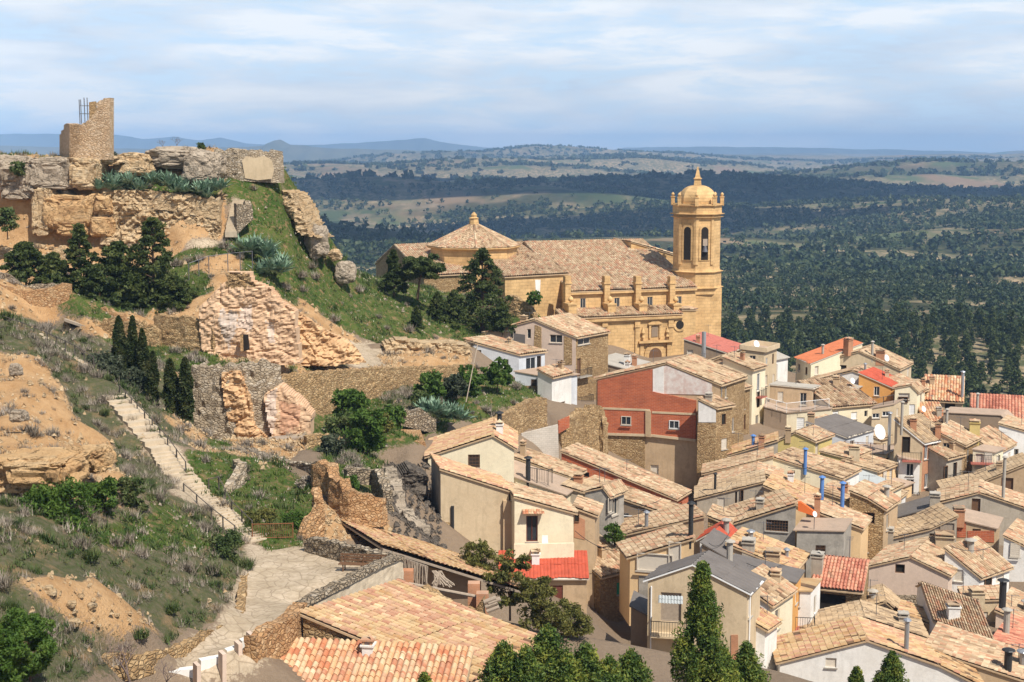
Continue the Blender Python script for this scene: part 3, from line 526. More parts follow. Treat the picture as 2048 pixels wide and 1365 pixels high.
def body(name, label, cat, O, c, x, chain, L, hw, wall, roof, faces, win=(), chim=(), patch=(), ov=.28, rk=.14, root=None, group=None, wm={}, sheet=False, parapet=False, bandm=None, auto=True):
    zb = CZ * 0 + O.z + min(z for _, z in chain) - hw; ch = [(u, O.z + z) for u, z in chain]; U = ch[-1][0]
    if root is None: root = empty(name, (O.x, O.y, zb), label, cat, group)
    cen = O + c * (U / 2) + x * (L / 2)
    def plane(o, a):
        n = Vector((a.y, -a.x, 0)).normalized(); n = n if (o + a - cen).dot(n) > 0 else -n; return (o, a, n)
    ends = [(0, zb)] + ch + [(U, zb)]
    pl = {'S0': (plane(O, c), ends), 'S1': (plane(O + x * L, c), ends), 'W0': (plane(O, x), [(0, zb), (0, ch[0][1]), (L, ch[0][1]), (L, zb)]), 'W1': (plane(O + c * U, x), [(0, zb), (0, ch[-1][1]), (L, ch[-1][1]), (L, zb)])}
    holes = {k: [] for k in pl}; h = House(); h.root = root; h.pl = pl; h.faces = faces
    for wd in win:
        fc, px, py, w, hh, st = wd; k = faces[fc]; (o, a, nm), poly = pl[k]; p = hit_plane(px, py, o, nm); s = (p - o).dot(a); z = p.z
        rect = [(s - w / 2, z - hh / 2), (s - w / 2, z + hh / 2), (s + w / 2, z + hh / 2), (s + w / 2, z - hh / 2)]
        ok = all(inside(poly, rs + (.06 if rs > s else -.06), rz + (.06 if rz > z else -.06)) for rs, rz in rect) and all(abs(s - (q[0][0] + q[2][0]) / 2) > (w + q[2][0] - q[0][0]) / 2 + .02 or abs(z - (q[0][1] + q[1][1]) / 2) > (hh + q[1][1] - q[0][1]) / 2 + .02 for q in holes[k])
        if ok: holes[k].append(rect); add_window(h, root, (o, a, nm), (s, z), w, hh, st)
        else:
            smin = min(q[0] for q in poly); smax = max(q[0] for q in poly)
            if smin - .5 < s < smax + .5 and inside(poly, min(max(s, smin + .1), smax - .1), z): add_window(h, root, (o + nm * .2, a, nm), (s, z), w, hh, st)
            else: print('WIN off', label[:40], fc, px, py, round(s, 1), round(smax, 1), round(z - zb, 1))
    if auto and name == 'house':
        rs = random.Random(int(O.x * 57 + O.y * 13)); skip = {faces[pp[0]] for pp in patch if len(patch) > 3}
        for k in (faces['F'], faces['R']):
            (o, a, nm), poly = pl[k]; wid = max(q[0] for q in poly); 
            if holes[k] or k in skip or nm.dot((cen - CAM).normalized()) > -.12 or wid < 2.2: continue
            for row in range(3):
                m_n = max(1, int(wid / 2.5))
                for q_ in range(m_n):
                    if rs.random() < .15: continue
                    s = wid * (q_ + .5) / m_n + rs.uniform(-.3, .3); w = rs.choice([.7, .8, .9, 1.0]); hh = rs.choice([1.0, 1.2, 1.4, 1.6]); zt_ = max([z for u_, z in poly if abs(u_ - s) < wid] and [poly[1][1] + (poly[-2][1] - poly[1][1]) * s / wid]); z = zt_ - 1.15 - row * 2.7 - rs.uniform(0, .25)
                    rect = [(s - w / 2, z - hh / 2), (s - w / 2, z + hh / 2), (s + w / 2, z + hh / 2), (s + w / 2, z - hh / 2)]
                    if all(inside(poly, rs_ + (.1 if rs_ > s else -.1), rz + (.1 if rz > z else -.1)) for rs_, rz in rect): holes[k].append(rect); add_window(h, root, (o, a, nm), (s, z), w, hh, rs.choice('wwsskeob'))
    mats = [m_[wall]] + [m_[v] for v in wm.values()]; wi = {faces[k]: i + 1 for i, k in enumerate(wm)}
    mb = MB()
    for k, ((o, a, nm), poly) in pl.items(): wallpoly(mb, o, a, nm, poly, holes[k], wi.get(k, 0))
    mb.build('wall', mats, root)
    for fc, pts, mt, th in patch:                      # a surface of other material on a wall, th proud of it
        (o, a, nm), poly = pl[faces[fc]]; q = [hit_plane(px, py, o, nm) + nm * .004 for px, py in pts]; g = MB(); g.prism(q, nm * th)
        g.uv = [((Vector(v) - o).dot(a), v[2]) for v in g.v]; g.build('wall', m_[mt], root, off=None)
    # roof
    n = len(ch); seg = []
    for i in range(n - 1):
        (u0, z0), (u1, z1) = ch[i], ch[i + 1]; du = u1 - u0; dz = z1 - z0
        if du < .05: continue
        sl = abs(dz / du); d0, d1 = u0, u1
        if z0 <= z1 and i == 0: d0 -= ov
        elif i == 0: d0 -= .1
        if z1 <= z0 and i == n - 2: d1 += ov
        elif i == n - 2: d1 += .1
        k = dz / du; a0 = O + c * d0 - x * rk; a0.z = z0 + (d0 - u0) * k; a1 = O + c * d1 - x * rk; a1.z = z0 + (d1 - u0) * k
        Lx = L + 2 * rk; up = Vector((0, 0, 1)); seg.append((a0, a1, Lx))
        t = .10; sb = MB()
        for q in (a0, a1): pass
        v4 = [a0, a1, a1 + x * Lx, a0 + x * Lx]; sb.prism([p + up * .02 for p in v4], up * t)
        if sheet == 'flat' or sl < .03:
            sb.build('roof', m_[roof], root)
            if parapet:
                pb = MB(); e = [a0, a1, a1 + x * Lx, a0 + x * Lx]
                for j in range(4):
                    A, B = e[j], e[(j + 1) % 4]; dd = (B - A).normalized() * .0; mid = (A + B) / 2; hv = (B - A) / 2; nv = Vector((hv.y, -hv.x, 0)).normalized() * .09; pb.box(mid + up * (parapet / 2 + .1), hv, nv, up * parapet / 2)
                pb.build('parapet', m_[wall], root)
            continue
        lo, hi = (a0, a1) if a0.z < a1.z else (a1, a0); ev = (lo - hi); Lv = ev.length; ev.normalize()
        if sheet: V, Fa, uvv = tiles(hi + up * (t + .04), x, ev, Lx, Lv, .2 if sheet is True else sheet, Lv + 1, .035, .0)
        else:
            cw_ = .26 if O.y < 110 else (.29 if O.y < 150 else .38); V, Fa, uvv = tiles(hi + up * (t + .11), x, ev, Lx, Lv, cw_, cw_ * 1.6, cw_ * (.5 if O.y < 110 else .42))
        ro = npmesh('roof', V, Fa, m_[roof], root, uv=uvv)
        sb.build('eave', m_[bandm or ('frame' if sheet else 'tan')], root)
    for i in range(1, n - 1):                          # ridge tiles
        if ch[i][1] > ch[i - 1][1] and ch[i][1] > ch[i + 1][1] and not sheet:
            g = MB(); p0 = O + c * ch[i][0] - x * rk; p0.z = ch[i][1] + .16; nn = max(2, int(L / .45))
            for k in range(nn):
                s0 = k * (L + 2 * rk) / nn; g.tube([p0 + x * s0, p0 + x * (s0 + (L + 2 * rk) / nn * 1.04)], .15, 7, .12)
            g.uv = [(k // 28, 3) for k in range(len(g.v))]; g.build('ridge', m_[roof], root)
    h.seg = seg
    if auto and name == 'house' and n > 1 and not (parapet or sheet == 'flat'):
        rs = random.Random(int(O.x * 97 + O.y * 31)); a0, a1, Lx = seg[rs.randrange(len(seg))]
        if not chim and rs.random() < .6: chimney(a0.lerp(a1, rs.uniform(.25, .7)) + x * Lx * rs.uniform(.3, .8), rs.uniform(.45, .7), rs.uniform(.7, 1.1), rs.choice(['tan', 'beige', 'brick', 'white', 'pale', 'grey']), root, c, x)
        if rs.random() < .75:
            a0, a1, Lx = seg[rs.randrange(len(seg))]; chimney(a0.lerp(a1, rs.uniform(.2, .8)) + x * Lx * rs.uniform(.2, .8) + Vector((0, 0, .1)), rs.uniform(.8, 1.2), rs.uniform(1.2, 2.2), 'ant', root, c, x)
    for cm in chim:
        px, py, w, hh, st = cm; best = None
        for a0, a1, Lx in seg:
            nn = (a1 - a0).cross(x).normalized(); p = hit_plane(px, py, a0, nn); ln = (a1 - a0); tt = (p - a0).dot(ln) / ln.length_squared; uu = (p - a0).dot(x)
            if -.05 < tt < 1.05 and -.2 < uu < Lx + .2 and (best is None or p.y < best.y): best = p
        if best is None: best = hit_plane(px, py, O + Vector((0, 0, ch[-1][1] - O.z)), Vector((0, 0, 1))) if False else None
        if best is None:
            for a0, a1, Lx in seg:
                nn = (a1 - a0).cross(x).normalized(); p = hit_plane(px, py, a0, nn); ln = a1 - a0; tt = min(max((p - a0).dot(ln) / ln.length_squared, .06), .94); uu = min(max((p - a0 - ln * tt).dot(x), .3), Lx - .3); q = a0 + ln * tt + x * uu
                if best is None or (q - p).length < bd: best = q; bd = (q - p).length
        chimney(best, w, hh, st, root, c, x)
    return h
def chimney(p, w, hh, st, root, c=Vector((1, 0, 0)), x=Vector((0, 1, 0))):
    up = Vector((0, 0, 1)); g = MB(); y = up.cross(c)
    if st in ('pipe', 'blue', 'black', 'pale'):
        mt = {'pipe': 'pipe', 'blue': 'bluep', 'black': 'black', 'pale': 's_grey'}[st]
        g.tube([p - up * .6, p + up * hh], w / 2, 10); o = g.build('chimney_pipe', m_[mt], root, smooth=False)
        q = MB(); q.lathe(p + up * (hh + .05), [(w * .35, -.06), (w * .9, 0), (w * .8, .07), (.01, .2)], 10); q.build('cowl', m_[mt], o)
    elif st == 'dish':
        g.tube([p, p + up * hh], .03, 5); o = g.build('antenna_mast', m_['iron'], root); q = MB(); ax = Vector((.55, -.75, .35)).normalized(); a = ax.cross(up).normalized(); b = a.cross(ax)
        ce = p + up * hh; n = 14; rim = [ce + ax * .1 * w + (a * math.cos(k * 2 * math.pi / n) + b * math.sin(k * 2 * math.pi / n)) * w / 2 for k in range(n)]
        for k in range(n): q.poly([ce - ax * .02, rim[k], rim[(k + 1) % n]]); q.poly([ce - ax * .04, rim[(k + 1) % n], rim[k]])
        q.tube([ce - b * w * .4, ce + ax * w * .55], .015, 4); q.build('satellite_dish', m_['whitep'], o)
    elif st == 'ant':
        g.tube([p, p + up * hh], .025, 5); o = g.build('antenna_mast', m_['iron'], root); q = MB(); z = p + up * hh * .95
        q.tube([z - c * w / 2, z + c * w / 2], .015, 4)
        for k in range(5): s = z + c * w * (k / 4 - .5); q.tube([s - y * .25, s + y * .25], .01, 4)
        q.build('antenna', m_['iron'], o)
    else:
        mt = {'brick': 'brick2', 'white': 'white', 'tan': 'tan', 'grey': 'grey', 'stone': 'stone', 'yellow': 'yellow', 'beige': 'beige'}[st]
        g.box(p + up * (hh / 2 - .3), c * w / 2, y * w / 2 * .9, up * (hh / 2 + .3)); g.box(p + up * (hh + .03), c * (w / 2 + .06), y * (w / 2 + .05), up * .04); o = g.build('chimney', m_[mt], root)
        q = MB()
        for i in (-1, 1):
            for j in (-1, 1): q.box(p + up * (hh + .15) + c * i * w * .38 + y * j * w * .34, c * .05, y * .05, up * .09)
        q.box(p + up * (hh + .27), c * (w / 2 + .04), y * (w / 2 + .04), up * .035)
        q.poly([p + up * (hh + .3) + c * i * w * .45 + y * j * w * .4 for i, j in ((-1, -1), (1, -1))] + [p + up * (hh + .5)]); q.build('chimney_cap', m_['t_tan' if st != 'grey' else 's_grey'], o)
GF = dict(F='S0', B='S1', L='W0', R='W1'); EF = dict(F='W0', R='S1', L='S0', B='W1')
def G(label, d, prof, t=-15, az=25, L=6, hw=7, wall='beige', roof='t_tan', k=-1, name='house', cat='house', **kw):
    """gable or lean-to whose profile faces the camera; prof in pixels, d = distance of profile point k"""
    a = tube_dir(t); Ak = P(prof[k][0], prof[k][1], d); n = Vector((a.y, -a.x, 0)); pts = [hit_plane(px, py, Ak, n) for px, py in prof]; O = pts[0]
    chain = [((p - O).dot(a), p.z - O.z) for p in pts]
    return body(name, label, cat, O, a, az_dir(az), chain, L, hw, wall, roof, GF, **kw)
def E(label, d, p0, p1, rs, hw=6, wall='beige', roof='t_tan', az=None, name='house', cat='house', **kw):
    """eave p0-p1 faces the camera; rs = (run, rise) points going back"""
    A = P(*p0, d); B = PZ(*p1, A.z); a = (B - A); L = a.length; a.normalize()
    c = Vector((-a.y, a.x, 0)) if az is None else az_dir(az)
    if abs(math.degrees(math.atan2(a.y, a.x))) > 50: print('E steep', label[:40], L, math.degrees(math.atan2(a.y, a.x)))
    return body(name, label, cat, A, c, a, [(0, 0)] + list(rs), L, hw, wall, roof, EF, **kw)
def balcony(h, fc, px, py, w, dep=.7, slab='s_grey', rail='black', hgt=.95):
    (o, a, nm), poly = h.pl[h.faces[fc]]; p = hit_plane(px, py, o, nm); up = Vector((0, 0, 1)); g = MB()
    g.box(p + nm * dep / 2 - up * .06, a * w / 2, nm * dep / 2, up * .06); b = g.build('balcony', m_[slab], h.root); r = MB(); q = p + nm * (dep - .04)
    r.box(q + up * hgt, a * w / 2, nm * .02, up * .02); n = max(3, int(w / .16))
    for k in range(n + 1): r.box(q + a * (k / n - .5) * w + up * hgt / 2, a * .011, nm * .011, up * hgt / 2)
    for s in (-1, 1):
        r.box(p + nm * dep / 2 + a * s * w / 2 + up * hgt, a * .02, nm * dep / 2, up * .02)
        for k in range(4): r.box(p + nm * dep * (k + .5) / 4 + a * s * w / 2 + up * hgt / 2, a * .011, nm * .011, up * hgt / 2)
    r.build('railing', m_[rail], b)
def drain(h, fc, px, y0, y1, mt='pipe', r=.05):
    (o, a, nm), _ = h.pl[h.faces[fc]]; A = hit_plane(px, y0, o, nm) + nm * .08; B = hit_plane(px, y1, o, nm) + nm * .08; g = MB(); g.tube([A, Vector((A.x, A.y, B.z))], r, 6); g.build('drainpipe', m_[mt], h.root)
def railing(label, pts, hgt=1.0, mt='black', every=1.2, bars=False, name='railing', posts=.035):
    """pts: world points along the foot"""
    g = MB(); root = empty(name, pts[0], label, 'railing'); up = Vector((0, 0, 1)); Lt = 0
    for A, B in zip(pts, pts[1:]): g.tube([A + up * hgt, B + up * hgt], .03, 5)
    g.build('handrail', m_[mt], root); g = MB(); n = 0
    for A, B in zip(pts, pts[1:]):
        k = max(1, round((B - A).length / every))
        for i in range(k): p = A.lerp(B, i / k); g = MB(); g.tube([p - up * .2, p + up * (hgt + .04)], posts, 5); g.build('post', m_[mt], root)
        if bars:
            g = MB(); m = int((B - A).length / .14)
            for i in range(m): p = A.lerp(B, i / m); g.tube([p, p + up * hgt], .012, 4)
            g.build('bars', m_[mt], root)
    g = MB(); p = pts[-1]; g.tube([p - up * .2, p + up * (hgt + .04)], posts, 5); g.build('post', m_[mt], root); return root
# ---------------------------------------------------------------- the church
ch0 = P(1143, 585, 200); chr_ = empty('church', (ch0.x, ch0.y, CZ - 30), 'large golden stone church with octagonal bell tower and broad tiled roofs', 'church')
ck = dict(name='church', label='church', cat='church', root=chr_, wall='ashlar', roof='t_tan', az=-18)
nave = E(d=200, p0=(1140, 585), p1=(1392, 576), rs=[(20, 5.7), (27, 3)], hw=9, win=[('F', x, y, .85, 1.6, 'w') for x, y in ((1166, 608), (1234, 607), (1300, 605), (1358, 604))], **ck)
E(d=198.5, p0=(1010, 556), p1=(1137, 549), rs=[(19, 3.3), (30, 0)], hw=8, patch=[('F', [(1070, 560), (1081, 560), (1079, 600), (1072, 590)], 'white', .02)], **ck)
E(d=200, p0=(848, 554), p1=(948, 549), rs=[(17.5, 3.2), (31, -.6)], hw=5, **{**ck, 'wall': 'stone'})
aisle = E(d=196, p0=(1128, 639), p1=(1364, 629), rs=[(3.3, .75)], hw=8, wm={'L': 'stone'}, **ck)
G(d=222, prof=[(1262, 486), (1350, 512)], t=14, L=7, hw=6, **ck)
G(d=203, prof=[(1364, 622), (1392, 622)], t=18, L=6, hw=12, **ck)
(ao, aa, an), _ = aisle.pl['W0']; up = Vector((0, 0, 1)); (no, na, nn_), _ = nave.pl['W0']
def onF(px, py, pr=0.0): return hit_plane(px, py, ao, an) + an * pr
for x in (1132, 1210, 1272, 1340):                     # buttress piers with ball finials
    g = MB(); p = hit_plane(x, 625, no, nn_); z0 = p.z; pt = hit_plane(x, 566, no, nn_).z
    g.box(p + up * (pt - z0) / 2 + nn_ * .3, na * .42, nn_ * .5, up * ((pt - z0) / 2 + 1)); g.box(Vector((p.x, p.y, pt)) + nn_ * .3, na * .55, nn_ * .6, up * .12)
    g.box(p + nn_ * 1.6 + up * .2, na * .6, nn_ * .9, up * 1.1); g.box(p + nn_ * 1.6 + up * 1.35, na * .72, nn_ * 1.0, up * .12)
    b_ = g.build('buttress', m_['ashlar'], chr_); q = MB()
    for c_, r_ in ((Vector((p.x, p.y, pt)) + nn_ * .3 + up * .1, .34), (p + nn_ * 1.8 + up * 1.45, .40)):
        q.lathe(c_, [(r_ * .5, 0), (r_ * .3, r_ * .5), (r_ * .9, r_), (r_, r_ * 1.5), (r_ * .7, r_ * 2.1), (r_ * .15, r_ * 2.6)], 10)
    q.build('finial', m_['ashlar'], b_, smooth=True)
g = MB()                                               # cornices and pilasters
L1 = (aisle.pl['W0'][1][2][0]); zt = ao.z
g.box(ao + aa * L1 / 2 + an * .22 - up * .35, aa * L1 / 2, an * .25, up * .14); g.box(ao + aa * L1 / 2 + an * .12 - up * .62, aa * L1 / 2, an * .13, up * .12)
g.build('cornice', m_['ashlar'], chr_)
L2 = nave.pl['W0'][1][2][0]; g = MB(); g.box(no + na * L2 / 2 + nn_ * .2 - up * .22, na * L2 / 2, nn_ * .2, up * .12); g.build('cornice', m_['ashlar'], chr_)
for x in (1209, 1274, 1341):
    g = MB(); A = onF(x, 652); B = onF(x, 735); z = (A.z + B.z) / 2; g.box(Vector((A.x, A.y, z)) + an * .1, aa * .32, an * .12, up * abs(A.z - B.z) / 2); g.box(A + an * .16, aa * .45, an * .18, up * .18); g.box(onF(x, 645) + an * .12, aa * .40, an * .14, up * .5); g.build('pilaster', m_['ashlar'], chr_)
def arch(c, a, nm, w, h, pr, mat, name, n=12, par=chr_):
    f = [c + a * s * w / 2 for s in (-1, 1)]; pts = [c - a * w / 2, c + a * w / 2] + [c + a * (w / 2 * math.cos(math.pi * k / n)) + up * (h - w / 2 + w / 2 * math.sin(math.pi * k / n)) for k in range(n + 1)]
    g = MB(); g.prism([p + nm * .004 for p in pts], nm * pr); return g.build(name, m_[mat], par)
pc = onF(1309, 729); fr = MB(); zt_ = onF(1309, 683).z
for s in (-1, 1): fr.box(Vector((pc.x, pc.y, (pc.z + zt_) / 2)) + aa * s * 2.1 + an * .14, aa * .28, an * .16, up * (zt_ - pc.z) / 2)
fr.box(Vector((pc.x, pc.y, zt_)) + an * .3, aa * 2.7, an * .35, up * .14); fr.build('portal_frame', m_['ashlar'], chr_)
arch(pc + an * .02, aa, an, 3.3, 3.1, .16, 'ashlar', 'portal_arch'); arch(pc + an * .19, aa, an, 2.6, 2.75, .04, 'ashlar', 'portal_arch'); dr = arch(pc + an * .24, aa, an, 1.95, 2.4, .05, 'wood', 'door')
nc = onF(1309, 674); fr = MB()
for s in (-1, 1): fr.box(nc + aa * s * .8 + an * .1 + up * .8, aa * .14, an * .12, up * .95); fr.lathe(nc + aa * s * 1.9 + an * .25, [(.26, 0), (.15, .3), (.3, .7), (.1, 1.2), (.05, 1.5)], 8)
fr.box(nc + an * .14 + up * 1.85, aa * 1.1, an * .18, up * .1); fr.prism([nc + up * 1.95 + aa * s + an * .02 for s in (-1.1, 1.1)] + [nc + up * 2.5 + an * .02], an * .2); fr.build('niche', m_['ashlar'], chr_); arch(nc + an * .02, aa, an, 1.0, 1.6, .05, 'brown', 'niche_recess')
oc = onF(1362, 650) + an * 0; 
def disc(c, a, nm, r, pr, mat, name, par, n=20):
    g = MB(); g.prism([c + nm * .01 + a * r * math.cos(2 * math.pi * k / n) + up * r * math.sin(2 * math.pi * k / n) for k in range(n)], nm * pr); return g.build(name, m_[mat], par)
wr = disc(hit_plane(1359, 650, ao, an), aa, an, .95, .12, 'ashlar', 'round_window', chr_); disc(hit_plane(1359, 650, ao, an) + an * .12, aa, an, .62, .02, 'dark', 'pane', wr)
# crossing dome: low octagonal drum and tiled pyramid
DC = P(948, 498, 213); DR = 7.0; zE = P(948, 498, 206).z; zA = P(950, 446, 213).z
g = MB(); g.lathe((DC.x, DC.y, zE), [(DR - .5, -5), (DR - .5, .05)], 8, R(22.5 - 18)); g.build('drum', m_['ashlar'], chr_)
V = []; Fa = []; UV = []; bs = 0
for k in range(8):
    a0 = R(22.5 - 18 + 45 * k); a1 = a0 + R(45); A = Vector((DC.x + DR * math.cos(a0), DC.y + DR * math.sin(a0), zE)); B = Vector((DC.x + DR * math.cos(a1), DC.y + DR * math.sin(a1), zE)); T = Vector((DC.x, DC.y, zA))
    nc_ = 20; nr = 18; w_ = (B - A)
    M = (A + B) / 2; sl = (T - M).length; nrm = (B - A).cross(T - A).normalized(); nrm = nrm if nrm.z > 0 else -nrm
    grid = []
    for r in range(nr):
        for q, lf in ((r / nr, .05), ((r + .98) / nr, 0.0)):
            row = []; half = w_.length / 2 * (1 - q)
            us = np.arange(-nc_ * 4 // 2, nc_ * 4 // 2 + 1) / 4 * (w_.length / nc_)
            for u in us:
                uc = min(max(u, -half), half); hgt = abs(math.sin(math.pi * (uc / (w_.length / nc_)))) ** .7 * .07 + lf + .03 * math.sin(r * 5.1 + round(u * 3) * 2.3)
                p_ = M + w_.normalized() * uc + (T - M) * q + nrm * hgt; row.append(p_); UV.append((u / (w_.length / nc_) + 900 + 40 * k, r + .5))
            grid.append(row)
    ncol = len(us)
    for row in grid: V += [tuple(p_) for p_ in row]
    for i in range(len(grid) - 1):
        for j in range(ncol - 1): f_ = bs + i * ncol + j; Fa.append((f_, f_ + 1, f_ + ncol + 1, f_ + ncol))
    bs += len(grid) * ncol
dm = npmesh('roof', V, Fa, m_['t_tan'], chr_, uv=UV)
g = MB()
for k in range(8): a0 = R(22.5 - 18 + 45 * k); g.tube([(DC.x + DR * math.cos(a0), DC.y + DR * math.sin(a0), zE + .06), (DC.x, DC.y, zA + .06)], .16, 6)
g.build('ridge', m_['t_tan'], chr_)
g = MB(); g.lathe((DC.x, DC.y, zA - .3), [(.75, 0), (.65, .9), (.8, 1.0), (.4, 1.15), (.45, 1.5), (.1, 1.9)], 8); g.build('finial', m_['ashlar'], chr_)
g = MB(); g.lathe((DC.x, DC.y, zE - .25), [(DR - .3, -.1), (DR + .05, .1), (DR + .05, .25)], 8, R(22.5 - 18)); g.build('cornice', m_['ashlar'], chr_)
# bell tower
TC = P(1392, 560, 212); TR = 3.72; rot = R(-90 - 9); zz = lambda y, dd=208.3: P(1395, y, dd).z
tw = MB(); tw.lathe((TC.x, TC.y, 0), [(TR, zz(590)), (TR, zz(548)), (TR - .25, zz(540)), (TR - .25, zz(432))], 8, rot)
# lower square body
_ta = tube_dir(18); _tn = Vector((_ta.y, -_ta.x, 0)); cB = Vector((TC.x, TC.y, 0)) - _ta * .45
tw.box(Vector((cB.x, cB.y, (zz(578) + zz(760)) / 2)), _ta * 3.15, _tn * 3.2, up * (zz(578) - zz(760)) / 2)
for v in range(len(tw.v)): pass
tow = tw.build('bell_tower', m_['ashlar'], chr_)
def octuv(o):
    me = o.data; u = me.uv_layers[0].data
    for p_ in me.polygons:
        n_ = p_.normal; a_ = Vector((-n_.y, n_.x, 0))
        for li in p_.loop_indices:
            v = me.vertices[me.loops[li].vertex_index].co; u[li].uv = (v.dot(a_), v.z)
octuv(tow)
g = MB()
for y, e, hh in ((578, .35, .16), (546, .28, .15), (430, .34, .14), (436, .18, .12), (412, .2, .10)):
    z = zz(y); g.lathe((TC.x, TC.y, z), [(TR - .3, -hh), (TR + e, 0), (TR + e, hh * .6), (TR - .2, hh)], 8, rot)
g.build('cornice', m_['ashlar'], tow)
g = MB(); g.lathe((TC.x, TC.y, 0), [(TR - .1, zz(430)), (TR - .1, zz(409))], 8, rot); dd_ = g.build('parapet', m_['ashlar'], tow); octuv(dd_)
g = MB(); DRm = TR - .95; z0 = zz(410); z1 = zz(372); prof = [(DRm * math.cos(t) ** 1.1 + .55 * math.sin(t), z0 + (z1 - z0) * math.sin(t)) for t in np.linspace(0, 1.45, 9)]; g.lathe((TC.x, TC.y, 0), prof, 8, rot); g.build('dome', m_['rubble' if False else 'ashlar'], tow)
g = MB(); g.lathe((TC.x, TC.y, z1 - .1), [(.80, -.1), (.66, .95), (.86, 1.0), (.86, 1.12), (.56, 1.2), (.16, 2.6), (.22, 2.65), (.05, 2.85)], 4, R(36)); g.lathe((TC.x, TC.y, z1 - .1), [(.3, 0), (.3, .1)], 8, rot); g.build('finial', m_['ashlar'], tow)
for k in range(8):
    a0 = rot + 2 * math.pi * k / 8; c_ = Vector((TC.x + (TR - .1) * math.cos(a0), TC.y + (TR - .1) * math.sin(a0), zz(409)))
    g = MB(); g.abox(c_ + up * .35, .26, .26, .65); g.abox(c_ + up * .98, .33, .33, .06); g.lathe(c_ + up * 1.04, [(.1, 0), (.24, .18), (.26, .34), (.06, .6)], 8); g.build('pinnacle', m_['ashlar'], tow)
for k in range(8):                                     # belfry openings, corner pilasters
    a0 = rot + R(22.5) + 2 * math.pi * k / 8; nm = Vector((math.cos(a0), math.sin(a0), 0))
    if k in (1, 6, 2, 5): continue
    a = Vector((-nm.y, nm.x, 0)); ap = (TR - .25) * math.cos(R(22.5)); c_ = Vector((TC.x, TC.y, zz(521))) + nm * ap; hh = zz(455) - zz(521)
    arch(c_ - up * .1, a, nm, 1.75, hh + .5, .10, 'ashlar', 'surround', par=tow); o_ = arch(c_ + nm * .105, a, nm, 1.1, hh, .012, 'dark', 'opening', par=tow)
    g = MB()
    for s in (-1, 1): g.box(c_ + a * s * 1.18 + nm * .06 + up * hh * .6, a * .2, nm * .09, up * (hh * .5 + 1.2))
    g.build('pilaster', m_['ashlar'], tow)
    if abs(nm.x - .38) < .25 and nm.y < 0:
        g = MB(); g.lathe(c_ + nm * .25 + up * 1.2, [(.42, 0), (.40, .1), (.28, .5), (.22, .8), (.05, .95)], 12); g.build('bell', m_['iron'], tow); g = MB(); g.box(c_ + nm * .22 + up * 2.6, a * .35, nm * .1, up * .5); g.build('bell_yoke', m_['woodl'], tow)

# ---------------------------------------------------------------- generic slabs, walls, rocks
def slab(name, label, cat, pts, d, t=0, th=.6, mat='stone', k=0, root=None, kind=None, nz=0.0, group=None):
    a = tube_dir(t); n = Vector((a.y, -a.x, 0)); A = P(*pts[k], d); q = [hit_plane(x, y, A, n) for x, y in pts]
    mb = MB(); mb.prism(q, -n * th); mb.uv = [((Vector(v) - A).dot(a) + (Vector(v) - A).dot(n), v[2]) for v in mb.v]
    o = mb.build(name, m_[mat], root, off=A if root is None else None)
    if root is None: tag(o, label, cat, group, kind)
    return o
def swall(label, pts, th=.5, mat='stone', top=.18, name='stone_wall', cat='wall', bulge=.12, st=.28, capm=None):
    """pts: (px, ytop, ybottom, d) along the crest; thick, uneven rubble wall"""
    T = [P(x, y, d) for x, y, _, d in pts]; Bz = [P(x, yb, d).z for x, _, yb, d in pts]; path = []
    for i in range(len(T) - 1):
        n = max(1, int((T[i + 1] - T[i]).length / st))
        for k in range(n): f = k / n; path.append((T[i].lerp(T[i + 1], f), Bz[i] * (1 - f) + Bz[i + 1] * f))
    path.append((T[-1], Bz[-1])); V = []; Fa = []; UV = []; s = 0; root_o = T[0]; nr = 12; sd = rng.random() * 50
    for i, (p, zb) in enumerate(path):
        q0 = path[max(i - 1, 0)][0]; q1 = path[min(i + 1, len(path) - 1)][0]; dr = Vector((q1.x - q0.x, q1.y - q0.y, 0)).normalized(); n = Vector((dr.y, -dr.x, 0)); s += 0 if i == 0 else (p - path[i - 1][0]).length
        zt = p.z + (rng.random() - .5) * top * 2; ring = []
        for j in range(nr + 1): ring.append((n * (th / 2 * (1 + .15 * (1 - j / nr))), zb + (zt - zb) * j / nr, j))
        for j in range(nr, -1, -1): ring.append((-n * (th / 2), zb + (zt - zb) * j / nr, j))
        for o_, z, j in ring:
            b_ = (mnoise.noise(Vector((s * 2.3 + sd, z * 3.1, o_.x * 3))) * bulge) if j else 0
            V.append((p.x + o_.x + o_.normalized().x * b_, p.y + o_.y + o_.normalized().y * b_, z)); UV.append((s, z))
    m = 2 * nr + 2
    for i in range(len(path) - 1):
        for j in range(m - 1): a = i * m + j; Fa.append((a, a + m, a + m + 1, a + 1))
    for e in (0, len(path) - 1):
        for j in range(nr): a = e * m + j; b_ = e * m + (m - 1 - j); Fa.append((a, a + 1, b_ - 1, b_) if e else (b_, b_ - 1, a + 1, a))
    o = npmesh(name, V, Fa, m_[mat], uv=UV, off=T[0]); return tag(o, label, cat)
